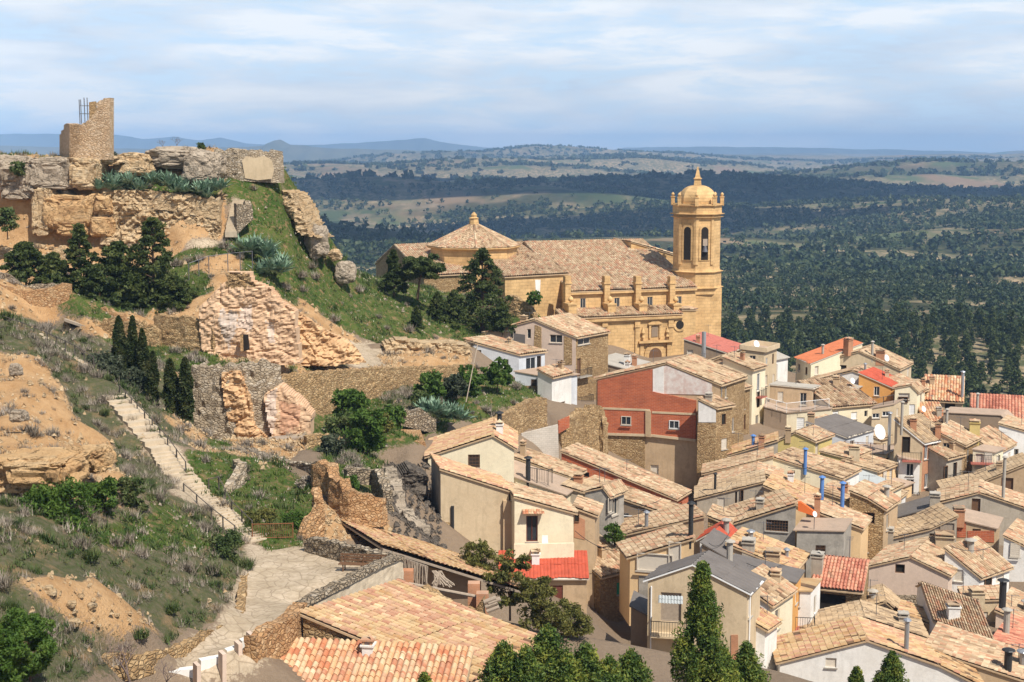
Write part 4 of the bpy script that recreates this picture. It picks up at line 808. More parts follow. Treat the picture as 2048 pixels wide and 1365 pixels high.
def rock(label, px, py, d, wpx, hpx, dep=None, sq=.5, seed=0, mat='rock', name='boulder', rotz=0, cat='rock', amp=.18, group=None, sub=5):
    w = wpx * d / F / 2; h = hpx * d / F / 2; dep = (dep or w * 2) / 2; bm = bmesh.new(); bmesh.ops.create_icosphere(bm, subdivisions=sub, radius=1)
    for v in bm.verts:
        c_ = v.co; e = 1 - sq * .75; q = Vector([math.copysign(abs(t_) ** e, t_) for t_ in c_]); 
        k = 1 + amp * mnoise.noise(c_ * 1.3 + Vector((seed * 7.1, 0, 0))) * 1.6 + amp * .7 * mnoise.noise(c_ * 3.1 + Vector((0, seed * 3.3, 0))) + amp * .35 * mnoise.noise(c_ * 8 + Vector((seed, 0, 0)))
        k -= amp * .5 * max(0, .12 - abs(mnoise.noise(c_ * 2 + Vector((seed, 5, 2))))) / .12
        if sub > 3: k += amp * .30 * (abs(((c_.z * 2.6 + mnoise.noise(c_ * 1.5) * .8) % 1) - .5) - .25) + amp * .22 * mnoise.noise(c_ * 15)
        v.co = Vector((q.x * w, q.y * dep, q.z * h)) * k
    me = bpy.data.meshes.new(name); bm.to_mesh(me); bm.free(); o = link(name, me, m_[mat], None); c_ = P(px, py, d); o.location = c_ + Vector((0, dep, 0)); o.rotation_euler.z = R(rotz)
    return tag(o, label, cat, group)
def rockmat(name, c1, c2, c3, sc=.5):
    m, nt, b = base(name, .92, .1); p = pos(nt, (1, 1, 1.6)); a = noise(nt, p, sc, 9, .68, .6); r = ramp(nt, [(.34, c1), (.5, c2), (.64, c3)]); nt.links.new(a, r.inputs[0])
    f = noise(nt, pos(nt), 6, 6, .75); c = mixc(nt, .45, r.outputs[0], mixc(nt, f, mul(c1, .5), mul(c3, 1.25)))
    wv = noise(nt, pos(nt, (1, 1, 2.2)), .55, 6, .6, 1.2); cr = ramp(nt, [(.485, (0, 0, 0)), (.5, (1, 1, 1)), (.515, (0, 0, 0))]); nt.links.new(wv, cr.inputs[0]); c = mixc(nt, mathn(nt, 'MULTIPLY', cr.outputs[0], .5), c, mul(c1, .35))
    nt.links.new(c, b.inputs[0]); bump(nt, b, mathn(nt, 'ADD', mathn(nt, 'ADD', f, a), mathn(nt, 'MULTIPLY', cr.outputs[0], -.8)), .9, .22); return m
m_['rock'] = rockmat('grey_sandstone', (.26, .20, .14), (.42, .34, .25), (.56, .47, .36)); m_['orock'] = rockmat('ochre_sandstone', (.46, .25, .11), (.62, .38, .17), (.70, .50, .28)); m_['prock'] = rockmat('pale_rubble_rock', (.44, .27, .13), (.62, .43, .23), (.70, .56, .37), 1.4)

# ---------------------------------------------------------------- castle rock and ruin
ct = empty('castle_ruin', P(170, 318, 150), 'broken golden stone castle tower standing alone on the cliff top', 'ruin'); 
slab('wall', '', '', [(139, 320), (139, 249), (146, 247), (152, 249), (164, 249), (166, 246), (171, 246), (173, 242), (177, 241), (179, 237), (183, 236), (184, 231), (188, 229), (189, 224), (193, 221), (194, 213), (192, 208), (195, 205), (200, 201), (206, 200), (207, 197), (219, 196), (219, 320)], 150, -8, 1.1, 'castle', root=ct)
slab('wall', '', '', [(119, 318), (119, 270), (122, 268), (122, 262), (127, 260), (128, 250), (133, 247), (139, 249), (139, 320)], 150, -68, 1.0, 'castle', k=8, root=ct)
slab('wall', '', '', [(178, 205), (190, 203), (192, 250), (178, 250)], 152.5, 5, .8, 'stone', root=ct)
g = MB()
for x in (160, 163, 170, 176): A = P(x, 248, 150.8); g.tube([A, A + up * (2.3 + .2 * (x % 3))], .05, 5)
for y in (212, 228): g.tube([P(160, y, 150.8), P(178, y, 150.8)], .035, 4)
g.build('railing', m_['iron'], ct)
def cliff(label, poly, d, mat, sd, dep=3.0, back=0, t=0, amp=.9, name='rock_face', cat='rock face', lay=0.0, patches=()):
    """rough rock face through a pixel outline, given real depth behind it"""
    xs = [p_[0] for p_ in poly]; ys = [p_[1] for p_ in poly]; a = tube_dir(t); n = Vector((a.y, -a.x, 0)); A = P(sum(xs) / len(xs), sum(ys) / len(ys), d); st = 3.0
    gxp = np.arange(min(xs), max(xs) + st, st); gyp = np.arange(min(ys), max(ys) + st, st); PXX, PYY = np.meshgrid(gxp, gyp); ins = inpoly(PXX, PYY, poly); V = {}; vs = []; Fa = []; FM = []
    def vid(i, j):
        if (i, j) in V: return V[(i, j)]
        q = hit_plane(PXX[j, i], PYY[j, i], A, n); s = (q - A).dot(a)
        v = Vector((s * .35 + sd, q.z * .45, sd)); dsp = mnoise.noise(v) * .8 + mnoise.noise(v * 2.7) * .5 + mnoise.noise(v * 6.5) * .4 + mnoise.noise(v * 14) * .3 - .45 * max(0, .07 - abs(mnoise.noise(v * 1.3 + Vector((3, 1, 9))))) / .07
        dsp += lay * (abs(((q.z * .8 + mnoise.noise(v * .5) * 1.5) % 1) - .5) - .25)
        q = q + n * dsp * amp; V[(i, j)] = len(vs); vs.append(tuple(q)); return V[(i, j)]
    edge = {}
    for j in range(len(gyp) - 1):
        for i in range(len(gxp) - 1):
            if ins[j, i] and ins[j, i + 1] and ins[j + 1, i] and ins[j + 1, i + 1]:
                f_ = (vid(i, j), vid(i + 1, j), vid(i + 1, j + 1), vid(i, j + 1)); Fa.append(f_[::-1]); FM.append(next((k_ + 1 for k_, (pp_, _) in enumerate(patches) if inpoly(np.array([PXX[j, i] + 5 * mnoise.noise(Vector((i * .4, j * .4, 3)))]), np.array([PYY[j, i] + 6 * mnoise.noise(Vector((i * .4, j * .4, 8)))]), pp_)[0]), 0))
                for u_, w_ in zip(f_, f_[1:] + f_[:1]): edge[(u_, w_)] = edge.get((u_, w_), 0) + 1
    bn = {}; 
    def bk(i):
        if i not in bn: v = Vector(vs[i]) - n * dep; bn[i] = len(vs); vs.append((v.x, v.y, v.z))
        return bn[i]
    for (u_, w_) in list(edge):
        if (w_, u_) not in edge: Fa.append((u_, w_, bk(w_), bk(u_)))
    o = npmesh(name, vs, Fa, [m_[mat]] + [m_[k_] for _, k_ in patches], smooth=False, off=A); FM += [0] * (len(Fa) - len(FM)); o.data.polygons.foreach_set('material_index', FM); return tag(o, label, cat)
cliff('shadowed grey rock face under the left end of the castle plateau', [(-60, 330), (60, 325), (110, 345), (150, 400), (130, 480), (60, 490), (-60, 480)], 151, 'rock', 1, 4, t=-12)
cliff('rough rubble and earth cliff below the row of agaves', [(195, 385), (250, 378), (330, 385), (400, 392), (440, 400), (442, 478), (400, 492), (330, 500), (260, 500), (200, 490)], 148.6, 'prock', 4, 4, amp=.8)
cliff('eroded earth cliff at the right end of the castle spur', [(555, 378), (580, 385), (600, 420), (615, 460), (640, 480), (600, 470), (570, 430), (550, 400)], 155.5, 'prock', 6, 3, t=-30)
rock('huge grey square boulder capping the castle cliff', 98, 348, 149, 90, 62, 5, .8, 1, amp=.12); rock('rounded pale yellow boulder right of the square capping one', 165, 348, 148.6, 66, 66, 5, .7, 2, 'prock', amp=.12)
rock('grey boulder overhanging at the left picture edge', 22, 352, 149, 80, 80, 5, .6, 3, amp=.2)
rock('large orange sandstone block below the capping boulders', 138, 430, 148.4, 100, 82, 5, .75, 4, 'orock', amp=.14); rock('orange sandstone knob beside the rubble cliff', 205, 408, 148.2, 56, 48, 4, .5, 5, 'orock'); rock('orange leaning block at the foot of the cliff', 200, 455, 148, 52, 46, 4, .7, 6, 'orock', amp=.12)
rock('narrow tan block left of the orange sandstone block', 82, 420, 148.8, 46, 100, 4, .7, 7, 'prock'); rock('low yellowish rock between tower and agaves', 262, 330, 152, 80, 46, 4, .5, 8, 'prock', amp=.14); rock('long grey rock shelf behind the agaves', 345, 318, 153, 130, 44, 5, .5, 9, amp=.16); rock('smooth grey outcrop at the head of the path', 398, 336, 150.5, 82, 68, 4, .45, 10, amp=.14)
rock('pale rock bench in front of the tower foot', 160, 322, 150, 150, 18, 6, .6, 20, 'prock', amp=.1)
rock('leaning grey boulder on the grassy crest', 632, 485, 155, 44, 66, 2.6, .35, 11, rotz=20); rock('pale rounded boulder lower on the grassy slope', 689, 546, 157, 44, 46, 2, .3, 12, 'rock', amp=.1); rock('small earth-coloured rock between the two slope boulders', 668, 512, 157, 26, 22, 1.5, .3, 13, 'prock')
swall('tall weathered masonry wall closing the castle plateau at right', [(432, 300, 362, 155.5), (470, 299, 362, 155.3), (482, 302, 362, 155), (510, 300, 364, 155), (548, 303, 366, 155.5), (553, 306, 366, 156)], 1.6, 'rubble', .2)
slab('render_remnant', 'pale rendered panel on the plateau wall', 'wall', [(484, 322), (492, 313), (512, 316), (528, 312), (543, 320), (548, 340), (544, 358), (515, 361), (490, 357)], 154, 0, .12, 'beige')
swall('thick dry rubble wall holding the agave ledge', [(188, 352, 400, 150.6), (240, 378, 420, 149.4), (330, 386, 420, 149), (440, 398, 440, 149)], .8, 'prock', .3)
swall('low dry wall beside the stepped path up the spur', [(492, 400, 440, 150), (500, 412, 440, 149), (470, 410, 470, 148)], .6, 'drystone')
for i, (x, y, s_) in enumerate([(rng.uniform(-20, 150), rng.uniform(490, 560), rng.uniform(7, 20)) for _ in range(170)]):
    rock('pale broken stone in the scree heap under the cliff', x, y, 149.5 - (y - 490) / 70 * 5.6, s_, s_ * .7, None, .5, i % 9, 'prock', 'scree_stone', group='loose stones of the scree heap', sub=1, rotz=rng.uniform(0, 90))
# ruins of the left terraces
swall('tall masonry wall with curved top at the left edge', [(-60, 548, 660, 124), (0, 568, 660, 124.5), (50, 582, 668, 125), (90, 578, 690, 125.3), (130, 567, 694, 125.6), (135, 568, 694, 126)], .9, 'ochre', .05, bulge=.08)
swall('pale coping wall behind the tall left masonry wall', [(-40, 540, 590, 128), (20, 548, 600, 128), (50, 572, 600, 128.2), (125, 566, 600, 128.4)], .5, 'drystone', .1)
swall('ruined rubble wall with a broken sloping crest', [(130, 636, 690, 124), (165, 655, 690, 124), (185, 645, 690, 124), (235, 638, 692, 123.6), (270, 640, 695, 123.2), (320, 655, 700, 123)], .6, 'stone', .3)
swall('heap of collapsed masonry rising to a pointed stub', [(140, 640, 680, 126), (180, 616, 680, 126), (200, 610, 680, 126), (235, 630, 680, 126), (300, 655, 680, 126)], .8, 'ochre', .35)
swall('squared ruin wall with a diagonal shadowed end', [(312, 632, 700, 124.5), (330, 630, 704, 124), (375, 634, 708, 123), (425, 640, 712, 122.4), (432, 648, 714, 122)], .7, 'stone', .18)
slab('lintel_beam', 'weathered wooden lintel over a black hole in the ruin wall', 'beam', [(128, 638), (170, 652), (169, 657), (128, 643)], 123.3, -5, .4, 'woodl'); slab('ruin_opening', 'black square hole under the wooden lintel', 'opening', [(140, 643), (166, 654), (166, 662), (141, 662)], 123.4, -5, .1, 'dark')
fac = empty('ruined_house', P(480, 700, 121), 'gabled shell of a ruined house with white plaster and a doorway', 'ruin')
def part_cliff(*a, par=None, **k):
    o = cliff(*a, **k); 
    for q in ('label', 'category'):
        if q in o: del o[q]
    o.parent = par; o.location = o.location - rootloc(par); return o
part_cliff('', [(400, 700), (395, 615), (430, 580), (455, 558), (450, 545), (500, 542), (505, 560), (540, 575), (560, 600), (590, 620), (600, 730), (520, 735), (430, 720)], 121.5, 'ruinw', 12, 1.2, par=fac, amp=.34, name='wall', t=-6, patches=[([(437, 622), (446, 612), (452, 628), (459, 616), (474, 626), (472, 655), (466, 674), (455, 700), (447, 680), (440, 650)], 'wplas'), ([(478, 618), (500, 606), (504, 650), (494, 664), (474, 650)], 'pink'), ([(530, 640), (545, 650), (550, 690), (536, 680)], 'pink'), ([(450, 545), (505, 545), (510, 572), (450, 575)], 'stone')] if True else [])
slab('doorway', '', '', [(480, 670), (495, 670), (498, 700), (484, 704)], 120.9, -6, .25, 'dark', root=fac); slab('jamb', '', '', [(480, 672), (485, 670), (486, 703), (481, 703)], 120.6, -6, .15, 'orock', root=fac)
cliff('orange earth bank hollowed out beside the ruined shell', [(560, 600), (600, 622), (640, 650), (668, 668), (700, 680), (720, 700), (735, 728), (640, 735), (560, 735), (540, 640)], 126.5, 'ruine', 15, 4, t=22, amp=.6)
cliff('pale crumbling bank above the track', [(765, 690), (800, 678), (850, 685), (900, 684), (945, 692), (945, 728), (860, 724), (780, 722)], 146, 'prock', 17, 3, amp=.6, t=10)
swall('long masonry terrace wall below the track', [(560, 752, 880, 120.5), (600, 746, 860, 121.5), (640, 742, 840, 123), (740, 738, 805, 129), (830, 734, 782, 135), (945, 730, 775, 141)], .8, 'stone', .12)
swall('grey and ochre retaining wall under the grass terrace', [(385, 732, 895, 110.6), (420, 730, 892, 110.4), (470, 732, 892, 110.2), (530, 722, 888, 110.6), (555, 735, 880, 111.5)], 1.0, 'rubble', .2, bulge=.35)
cliff('eroded orange scar in the middle of the retaining wall', [(440, 745), (480, 740), (500, 790), (510, 850), (540, 880), (480, 885), (455, 850), (445, 800)], 109.4, 'ruine', 19, 2, amp=.5)
cliff('pink and orange plaster remains of a demolished room', [(525, 790), (560, 770), (600, 800), (625, 830), (620, 885), (545, 885), (535, 850)], 109.6, 'ruinw', 21, 2, amp=.28, patches=[([(530, 790), (550, 770), (552, 830), (540, 880), (530, 850)], 'pink'), ([(556, 800), (600, 812), (596, 850), (560, 870)], 'salmonp')])
swall('small stone wall under the demolished room', [(590, 806, 850, 111.5), (622, 806, 860, 112)], .5, 'stone'); swall('garden wall in front of the shrubs', [(610, 872, 915, 104), (650, 868, 915, 105), (700, 874, 915, 106)], .5, 'stone', .12)
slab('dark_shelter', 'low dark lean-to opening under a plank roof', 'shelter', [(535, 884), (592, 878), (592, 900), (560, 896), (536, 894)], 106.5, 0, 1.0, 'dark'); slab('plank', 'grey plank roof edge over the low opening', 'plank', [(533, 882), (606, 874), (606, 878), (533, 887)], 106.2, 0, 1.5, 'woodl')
swall('curving dry stone garden wall crossing below the terraces', [(415, 880, 905, 101), (460, 884, 908, 99.5), (510, 902, 925, 97), (550, 915, 945, 95), (590, 925, 955, 92.5), (640, 925, 965, 89.5), (668, 930, 975, 87)], .55, 'drystone', .12)
swall('tall ruined dry stone corner wall with stepped top', [(632, 940, 1010, 87), (636, 925, 1010, 86.2), (665, 925, 1020, 85.5), (668, 955, 1030, 84.5), (690, 962, 1045, 83.8), (700, 985, 1050, 83.5), (755, 992, 1052, 84), (762, 1000, 1050, 84.5)], .7, 'ochre', .2)
swall('stone wall strip descending behind the ruined corner', [(690, 935, 965, 90), (750, 938, 970, 91), (765, 950, 1040, 89), (775, 985, 1065, 86.5)], .6, 'drystone', .15)
swall('low pale wall curving up beside the stair', [(472, 922, 960, 86.5), (485, 925, 965, 85.8), (470, 950, 985, 84.5), (455, 975, 1000, 83), (450, 995, 1020, 82)], .45, 'rubble', .12)
swall('ochre wall stub at the garden corner', [(632, 975, 1085, 80), (640, 1010, 1085, 79.5), (610, 1045, 1085, 78.5), (600, 1060, 1088, 78.2)], .5, 'ochre', .2)
swall('dry stone wall behind the bench', [(616, 1075, 1120, 76), (640, 1078, 1130, 75.2), (690, 1088, 1142, 73.8), (740, 1098, 1148, 72.8), (782, 1106, 1146, 72.6)], .5, 'drystone', .1)
swall('pale plastered wall along the edge of the stone platform', [(600, 1210, 1260, 61.8), (640, 1190, 1235, 63.5), (690, 1165, 1215, 66.3), (740, 1138, 1200, 69), (790, 1116, 1180, 71.8), (798, 1118, 1180, 72.2)], .5, 'pwall', .03, bulge=.04)
swall('row of rough coping stones on the pale plastered wall', [(600, 1204, 1212, 61.8), (640, 1184, 1192, 63.5), (690, 1159, 1167, 66.3), (740, 1132, 1140, 69), (790, 1110, 1118, 71.8), (800, 1112, 1120, 72.3)], .62, 'drystone', .08)
swall('rough stone wall dropping to the lower roofs', [(600, 1208, 1260, 61.6), (585, 1222, 1290, 60.4), (560, 1238, 1330, 59.2), (520, 1262, 1365, 57.8), (500, 1275, 1400, 57)], .6, 'ochre', .12)
swall('low dry stone kerb wall at the foot of the scrub slope', [(135, 1330, 1400, 50), (220, 1310, 1365, 53), (300, 1305, 1350, 55), (360, 1290, 1320, 57.3), (430, 1255, 1280, 61), (478, 1225, 1245, 64), (483, 1180, 1215, 67.3), (492, 1110, 1130, 75)], .4, 'stone', .1)
for i, (x0, x1, yt, d_) in enumerate([(330, 395, 1345, 55.2), (402, 446, 1322, 56.3), (454, 478, 1302, 57.2), (484, 502, 1283, 57.9)]):
    slab('retaining_wall', ['white rendered wall panel lowest on the ramp', 'white rendered wall panel second up the ramp', 'narrow white wall panel third up the ramp', 'small white wall panel at the top of the ramp'][i], 'wall', [(x0, yt), (x1, yt - 8), (x1, 1420), (x0, 1420)], d_, 30, .35, 'white'); slab('pilaster', ['pink pilaster beside the lowest white panel', 'pink pilaster beside the second white panel', 'pink pilaster beside the third white panel', 'pink pilaster at the top end of the white wall'][i], 'pillar', [(x1 - 1, yt - 12), (x1 + 7, yt - 14), (x1 + 7, 1420), (x1 - 1, 1420)], d_ - .25, 30, .55, 'pink')
swall('stone garden wall beside the village street', [(850, 885, 905, 119), (900, 872, 880, 122), (960, 850, 900, 126), (1010, 825, 880, 131), (1060, 798, 870, 136), (1088, 795, 868, 138)], .7, 'stone', .1)
swall('overgrown dry wall under the agaves of the garden', [(800, 822, 850, 119), (840, 818, 860, 119.5), (870, 838, 868, 120)], .6, 'drystone', .15)
swall('crumbling tall stone wall left of the brick house', [(1118, 860, 1000, 139), (1140, 835, 990, 140), (1160, 815, 985, 142), (1200, 812, 985, 144), (1212, 850, 985, 143.5)], .8, 'stone', .25, bulge=.3)
slab('boundary_wall', 'pale concrete block wall stepping up the street', 'wall', [(1043, 868), (1116, 850), (1118, 935), (1085, 935), (1043, 925)], 133, 14, .3, 'block'); slab('boundary_wall', 'short red brick wall at the garage corner', 'wall', [(1117, 843), (1139, 833), (1139, 855), (1117, 868)], 138.4, 14, .3, 'brick')
swall('ivy-topped stone wall below the churchyard', [(1012, 592, 640, 189), (1030, 592, 640, 188), (1060, 610, 645, 187), (1072, 628, 645, 186)], .7, 'stone', .2)
slab('ruined_wall', 'dark shadowed end wall of a low ruin beside the lane', 'wall', [(783, 960), (786, 905), (805, 882), (850, 884), (858, 915), (858, 960)], 113.5, 8, 5, 'ochre')
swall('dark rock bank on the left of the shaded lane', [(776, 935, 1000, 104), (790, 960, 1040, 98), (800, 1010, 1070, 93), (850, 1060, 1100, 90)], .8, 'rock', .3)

m_['shade_rock'] = rockmat('shade_darkened_lane_rock', (.07, .06, .05), (.15, .125, .10), (.24, .20, .16), 1.0)  # rock colour darkened to carry the shade of the lane
cliff('dark layered rock slope on the left of the shaded lane', [(790, 960), (820, 935), (856, 950), (858, 1090), (835, 1080), (805, 1050), (790, 1010)], 104.5, 'shade_rock', 31, 3, t=12, amp=.6, lay=.8)
# ---------------------------------------------------------------- the houses
H = {}
# upper row under the church
H['h1'] = G('beige gabled house with a stone strip and long band window right under the church', 172, [(968, 669), (1070, 642), (1152, 677)], t=-17, az=38, L=7, hw=9, wall='pink', wm={'R': 'stone'}, chim=[(1048, 652, .8, 1.0, 'tan')], patch=[('F', [(1070, 650), (1083, 655), (1083, 730), (1066, 728)], 'stone', .04), ('F', [(1128, 672), (1144, 678), (1144, 730), (1128, 730)], 'stone', .04)],
  win=[('F', 1026, 670, .7, 1.1, 'w'), ('F', 1058, 668, .5, 1.2, 'w'), ('F', 1112, 678, 1.6, 1.0, 'w'), ('R', 1168, 683, 2.6, .8, 'w'), ('R', 1158, 735, .8, 2.2, 'd')])
balcony(H['h1'], 'R', 1162, 752, 2.6, .8); balcony(H['h1'], 'R', 1165, 806, 2.6, .8)
H['h2'] = G('low grey-white house with a wide tan lean-to roof beside the orchard', 166, [(929, 682), (1038, 712)], t=-14, az=48, L=4.2, hw=4, wall='bluewhite', win=[('R', 1062, 728, 1.6, 1.5, 'k'), ('R', 1078, 728, .7, 1.9, 'o')])
H['h2b'] = G('flat grey terrace block with pale parapet on a rubble base', 163.5, [(1030, 744), (1103, 757)], t=-14, az=48, L=4.2, hw=4.5, wall='bluewhite', roof='floor', sheet='flat', patch=[('F', [(1045, 772), (1103, 772), (1103, 800), (1045, 798)], 'stone', .05)])
H['h2c'] = E('narrow white house with a wooden garage door and tiny tiled roof', 161, (1104, 757), (1143, 748), [(2, .7)], hw=6.5, wall='white', win=[('F', 1121, 828, 1.9, 2.7, 'v')])
H['h3'] = G('long low building with a grey cement sheet roof before the church door', 178, [(1184, 722), (1250, 739)], t=-14, az=30, L=7, hw=7, wall='brown', roof='s_grey', sheet='flat', chim=[(1254, 733, .7, 1.4, 'white'), (1268, 733, .6, 1.2, 'brick')])
H['h4'] = G('tall red brick house with whitewashed gable and bare brick lower block', 150, [(1193, 760), (1334, 729), (1440, 772)], t=-15, az=33, L=6.5, hw=15, wall='tan', wm={'R': 'stone'}, chim=[(1255, 744, .5, .9, 'white')],
  patch=[('F', [(1196, 762), (1305, 739), (1305, 783), (1393, 801), (1392, 878), (1306, 869), (1212, 867), (1204, 818), (1196, 812)], 'brick', .25), ('F', [(1306, 739), (1328, 732), (1328, 788), (1306, 783)], 'white', .12), ('F', [(1328, 733), (1334, 731), (1424, 768), (1424, 790), (1328, 788)], 'wbrick', .06),
  ('F', [(1204, 814), (1300, 818), (1302, 822), (1204, 818)], 'beige', .3), ('F', [(1305, 822), (1392, 826), (1392, 830), (1305, 826)], 'beige', .3), ('F', [(1212, 865), (1306, 868), (1392, 878), (1392, 883), (1306, 873), (1212, 870)], 'beige', .32), ('F', [(1292, 820), (1303, 822), (1303, 874), (1292, 872)], 'tan', .4),
  ('F', [(1213, 870), (1290, 873), (1290, 940), (1285, 960), (1240, 960), (1215, 900)], 'stone', .12), ('F', [(1400, 885), (1438, 885), (1438, 1010), (1398, 1010)], 'stone', .15)],
  win=[('F', 1348, 850, 1.1, .9, 'k'), ('F', 1252, 842, 1.1, .95, 'w'), ('F', 1256, 899, .6, .85, 'w'), ('F', 1309, 942, .9, 1.3, 'e'), ('R', 1452, 785, .6, 1.2, 'w'), ('R', 1466, 850, .7, 1.6, 'w'), ('R', 1452, 905, .8, 1.9, 'd')])
H['h4'].root['label'] = 'tall red brick house with a white painted gable top above patched plaster'
# real windows of the brick skin stand in front of the skin
(o_, a_, n_), _ = H['h4'].pl['S0']
for px, py, w, hh, st in ((1252, 842, 1.1, .95, 'w'), (1348, 850, 1.1, .9, 'k')):
    q = hit_plane(px, py, o_ + n_ * .42, n_); add_window(H['h4'], H['h4'].root, (o_ + n_ * .42, a_, n_), ((q - o_).dot(a_), q.z), w, hh, st)
drain(H['h4'], 'R', 1442, 775, 950)
H['h4b'] = G('small tiled lean-to built against the right corner of the brick house', 148, [(1396, 800), (1432, 818)], t=-15, az=50, L=2.6, hw=9, wall='stone', patch=[('F', [(1397, 803), (1432, 820), (1432, 845), (1397, 845)], 'white', .04)])
H['h5'] = G('house with a salmon red sheet roof beside the bell tower', 186, [(1368, 680), (1455, 708)], t=-12, az=26, L=8, hw=8, wall='brown', wm={'R': 'cream'}, roof='t_salmon', sheet=.4, chim=[(1396, 688, .5, .9, 'brick')], win=[('R', 1468, 722, .9, 1.8, 's'), ('F', 1380, 712, .8, 1.6, 'e')])
H['h5b'] = G('tan stepped building with a ruined opening below the salmon roof', 178, [(1395, 735), (1442, 717), (1482, 736)], t=-12, az=28, L=4, hw=9, wall='tan', roof='t_grey', win=[('F', 1428, 738, 1.6, 1.0, 'o'), ('R', 1490, 760, .8, 1.6, 's')])
H['h6'] = E('white house with a grey hipped sheet roof at the edge of the pine slope', 192, (1530, 724), (1576, 715), [(4.5, 1.3), (8, 0)], hw=8, wall='white', roof='s_grey', sheet='flat', win=[('F', 1551, 745, 1.0, 2.2, 's'), ('F', 1541, 752, .7, 1.8, 'e')])
H['h6b'] = G('flat terrace house with satellite dish and iron balustrade', 186, [(1482, 700), (1528, 706)], t=-10, az=30, L=5, hw=8, wall='beige', roof='floor', sheet='flat', parapet=.6, chim=[(1512, 702, 1.0, .9, 'dish')], win=[('F', 1505, 722, .8, 1.4, 'w')])
H['h7'] = E('stone street house with small shuttered windows facing the brick house', 163, (1446, 789), (1500, 776), [(5, 1.6), (8, .3)], hw=10, wall='stone', win=[('F', 1466, 812, .8, 1.5, 's'), ('F', 1486, 806, .8, 1.6, 'w'), ('F', 1468, 850, .8, 1.8, 's'), ('F', 1488, 845, .8, 1.8, 'd')])
balcony(H['h7'], 'F', 1467, 864, 1.6)
H['h7b'] = E('golden stone house with one dark tall opening and tan tiled roof', 170, (1462, 764), (1512, 752), [(4, 1.3), (7, .2)], hw=10, wall='stone', win=[('F', 1488, 790, .8, 2.0, 'w'), ('F', 1503, 785, .8, 1.6, 's')])
H['h7c'] = E('cream street house with a red floored balcony high above the lane', 172, (1505, 742), (1531, 734), [(4, 1.2)], hw=11, wall='cream', win=[('F', 1517, 765, .9, 2.2, 'k'), ('F', 1517, 800, .9, 2.0, 'o'), ('F', 1514, 845, .9, 1.8, 'w')]); balcony(H['h7c'], 'F', 1517, 793, 1.6, .8, 't_salmon')
# far right group
H['h8'] = E('house with a plain orange tiled lean-to roof against the dark pines', 200, (1592, 716), (1622, 729), [(11, 1.9)], az=52, hw=7, wall='cream', roof='t_orange', sheet=.3, chim=[(1696, 703, 1.0, 1.6, 'brick')])
H['h9'] = G('wide tan gabled house with one long dark loggia window', 196, [(1616, 733), (1719, 705), (1797, 741)], t=-12, az=30, L=7, hw=6, wall='beige', win=[('F', 1671, 738, 3.0, 1.1, 'o'), ('R', 1800, 745, .8, 1.0, 'w')], chim=[(1742, 728, .35, 2.2, 'pale'), (1760, 722, 1.2, 1.3, 'brick'), (1772, 728, 1.0, .8, 'dish'), (1637, 740, .35, 2.4, 'pale')])
H['h10'] = G('white gabled wedge of a house left of the orange one', 184, [(1608, 768), (1706, 744), (1722, 750)], t=-12, az=30, L=5, hw=5, wall='white', chim=[(1728, 748, .3, 1.3, 'pipe')])
H['h10b'] = G('bright orange rendered house under a red tiled roof', 181, [(1718, 748), (1782, 776)], t=-12, az=34, L=5.5, hw=6, wall='orange', roof='t_bright', sheet=.3, win=[('R', 1792, 792, .8, 1.4, 'w')])
H['h10c'] = G('small orange annex with a grey flat top beside the white wedge', 180, [(1668, 772), (1712, 778)], t=-10, az=30, L=3, hw=5, wall='orange', roof='s_grey', sheet='flat', chim=[(1672, 772, .8, 1.0, 'tan'), (1704, 776, .8, .9, 'dish')])
H['h11'] = G('beige roof-top box house with corrugated cement roof above the white balustrade', 176, [(1540, 771), (1624, 779)], t=-8, az=30, L=2.5, hw=5, wall='tan', roof='s_grey', sheet=.25)
H['h11a'] = G('cream terrace building with rounded corner under the white balustrade', 173, [(1528, 815), (1574, 827), (1662, 819)], t=-4, az=18, L=5, hw=9, wall='cream', roof='floor', sheet='flat', patch=[('F', [(1528, 816), (1573, 828), (1573, 872), (1528, 868)], 'brown', .03)], win=[('F', 1601, 848, .95, 1.6, 'W')])
(o_, a_, n_), _ = H['h11a'].pl['S0']
railing('white terrace balustrade with turned brown balusters', [P(1532, 812, 173.2), P(1573, 823, 172.6), P(1658, 814, 173.5)], 1.0, 'whitep', 1.6, True)
H['h11b'] = E('cream house with closed white shutters and a shallow tan roof', 174, (1664, 817), (1752, 809), [(7, 2.2), (10, 1)], hw=6, wall='cream', win=[('F', 1671, 835, .9, 1.5, 'W'), ('F', 1708, 832, .9, .9, 'W'), ('F', 1732, 828, .5, .8, 'w')])
H['h11c'] = G('grey block terrace with iron railing between the cream and tan houses', 172, [(1744, 818), (1788, 810)], t=5, az=30, L=4, hw=6, wall='beige', roof='floor', sheet='flat', parapet=.0, win=[('F', 1752, 832, .9, .6, 'k'), ('F', 1772, 828, .9, .6, 'k')])
railing('dark iron railing on the grey block terrace', [P(1746, 814, 172.6), P(1787, 806, 173)], 1.0, 'black', 1.5, True)
H['h26'] = E('tan stone house with a hanging flower balcony under a crooked roof', 182, (1832, 788), (1856, 780), [(4, 1.5), (7, 0)], hw=9, wall='stone', win=[('F', 1838, 806, .8, 1.5, 'w'), ('F', 1846, 824, .8, 1.5, 's')]); balcony(H['h26'], 'F', 1841, 832, 1.6)
H['h26b'] = G('yellowish house with a louvred loggia beside the orange house', 178, [(1790, 778), (1822, 772), (1834, 784)], t=-5, az=30, L=4, hw=8, wall='cream', win=[('F', 1808, 793, 1.4, .8, 'e'), ('F', 1824, 820, .7, 1.4, 'W'), ('F', 1806, 800, 1.2, .8, 'o')])
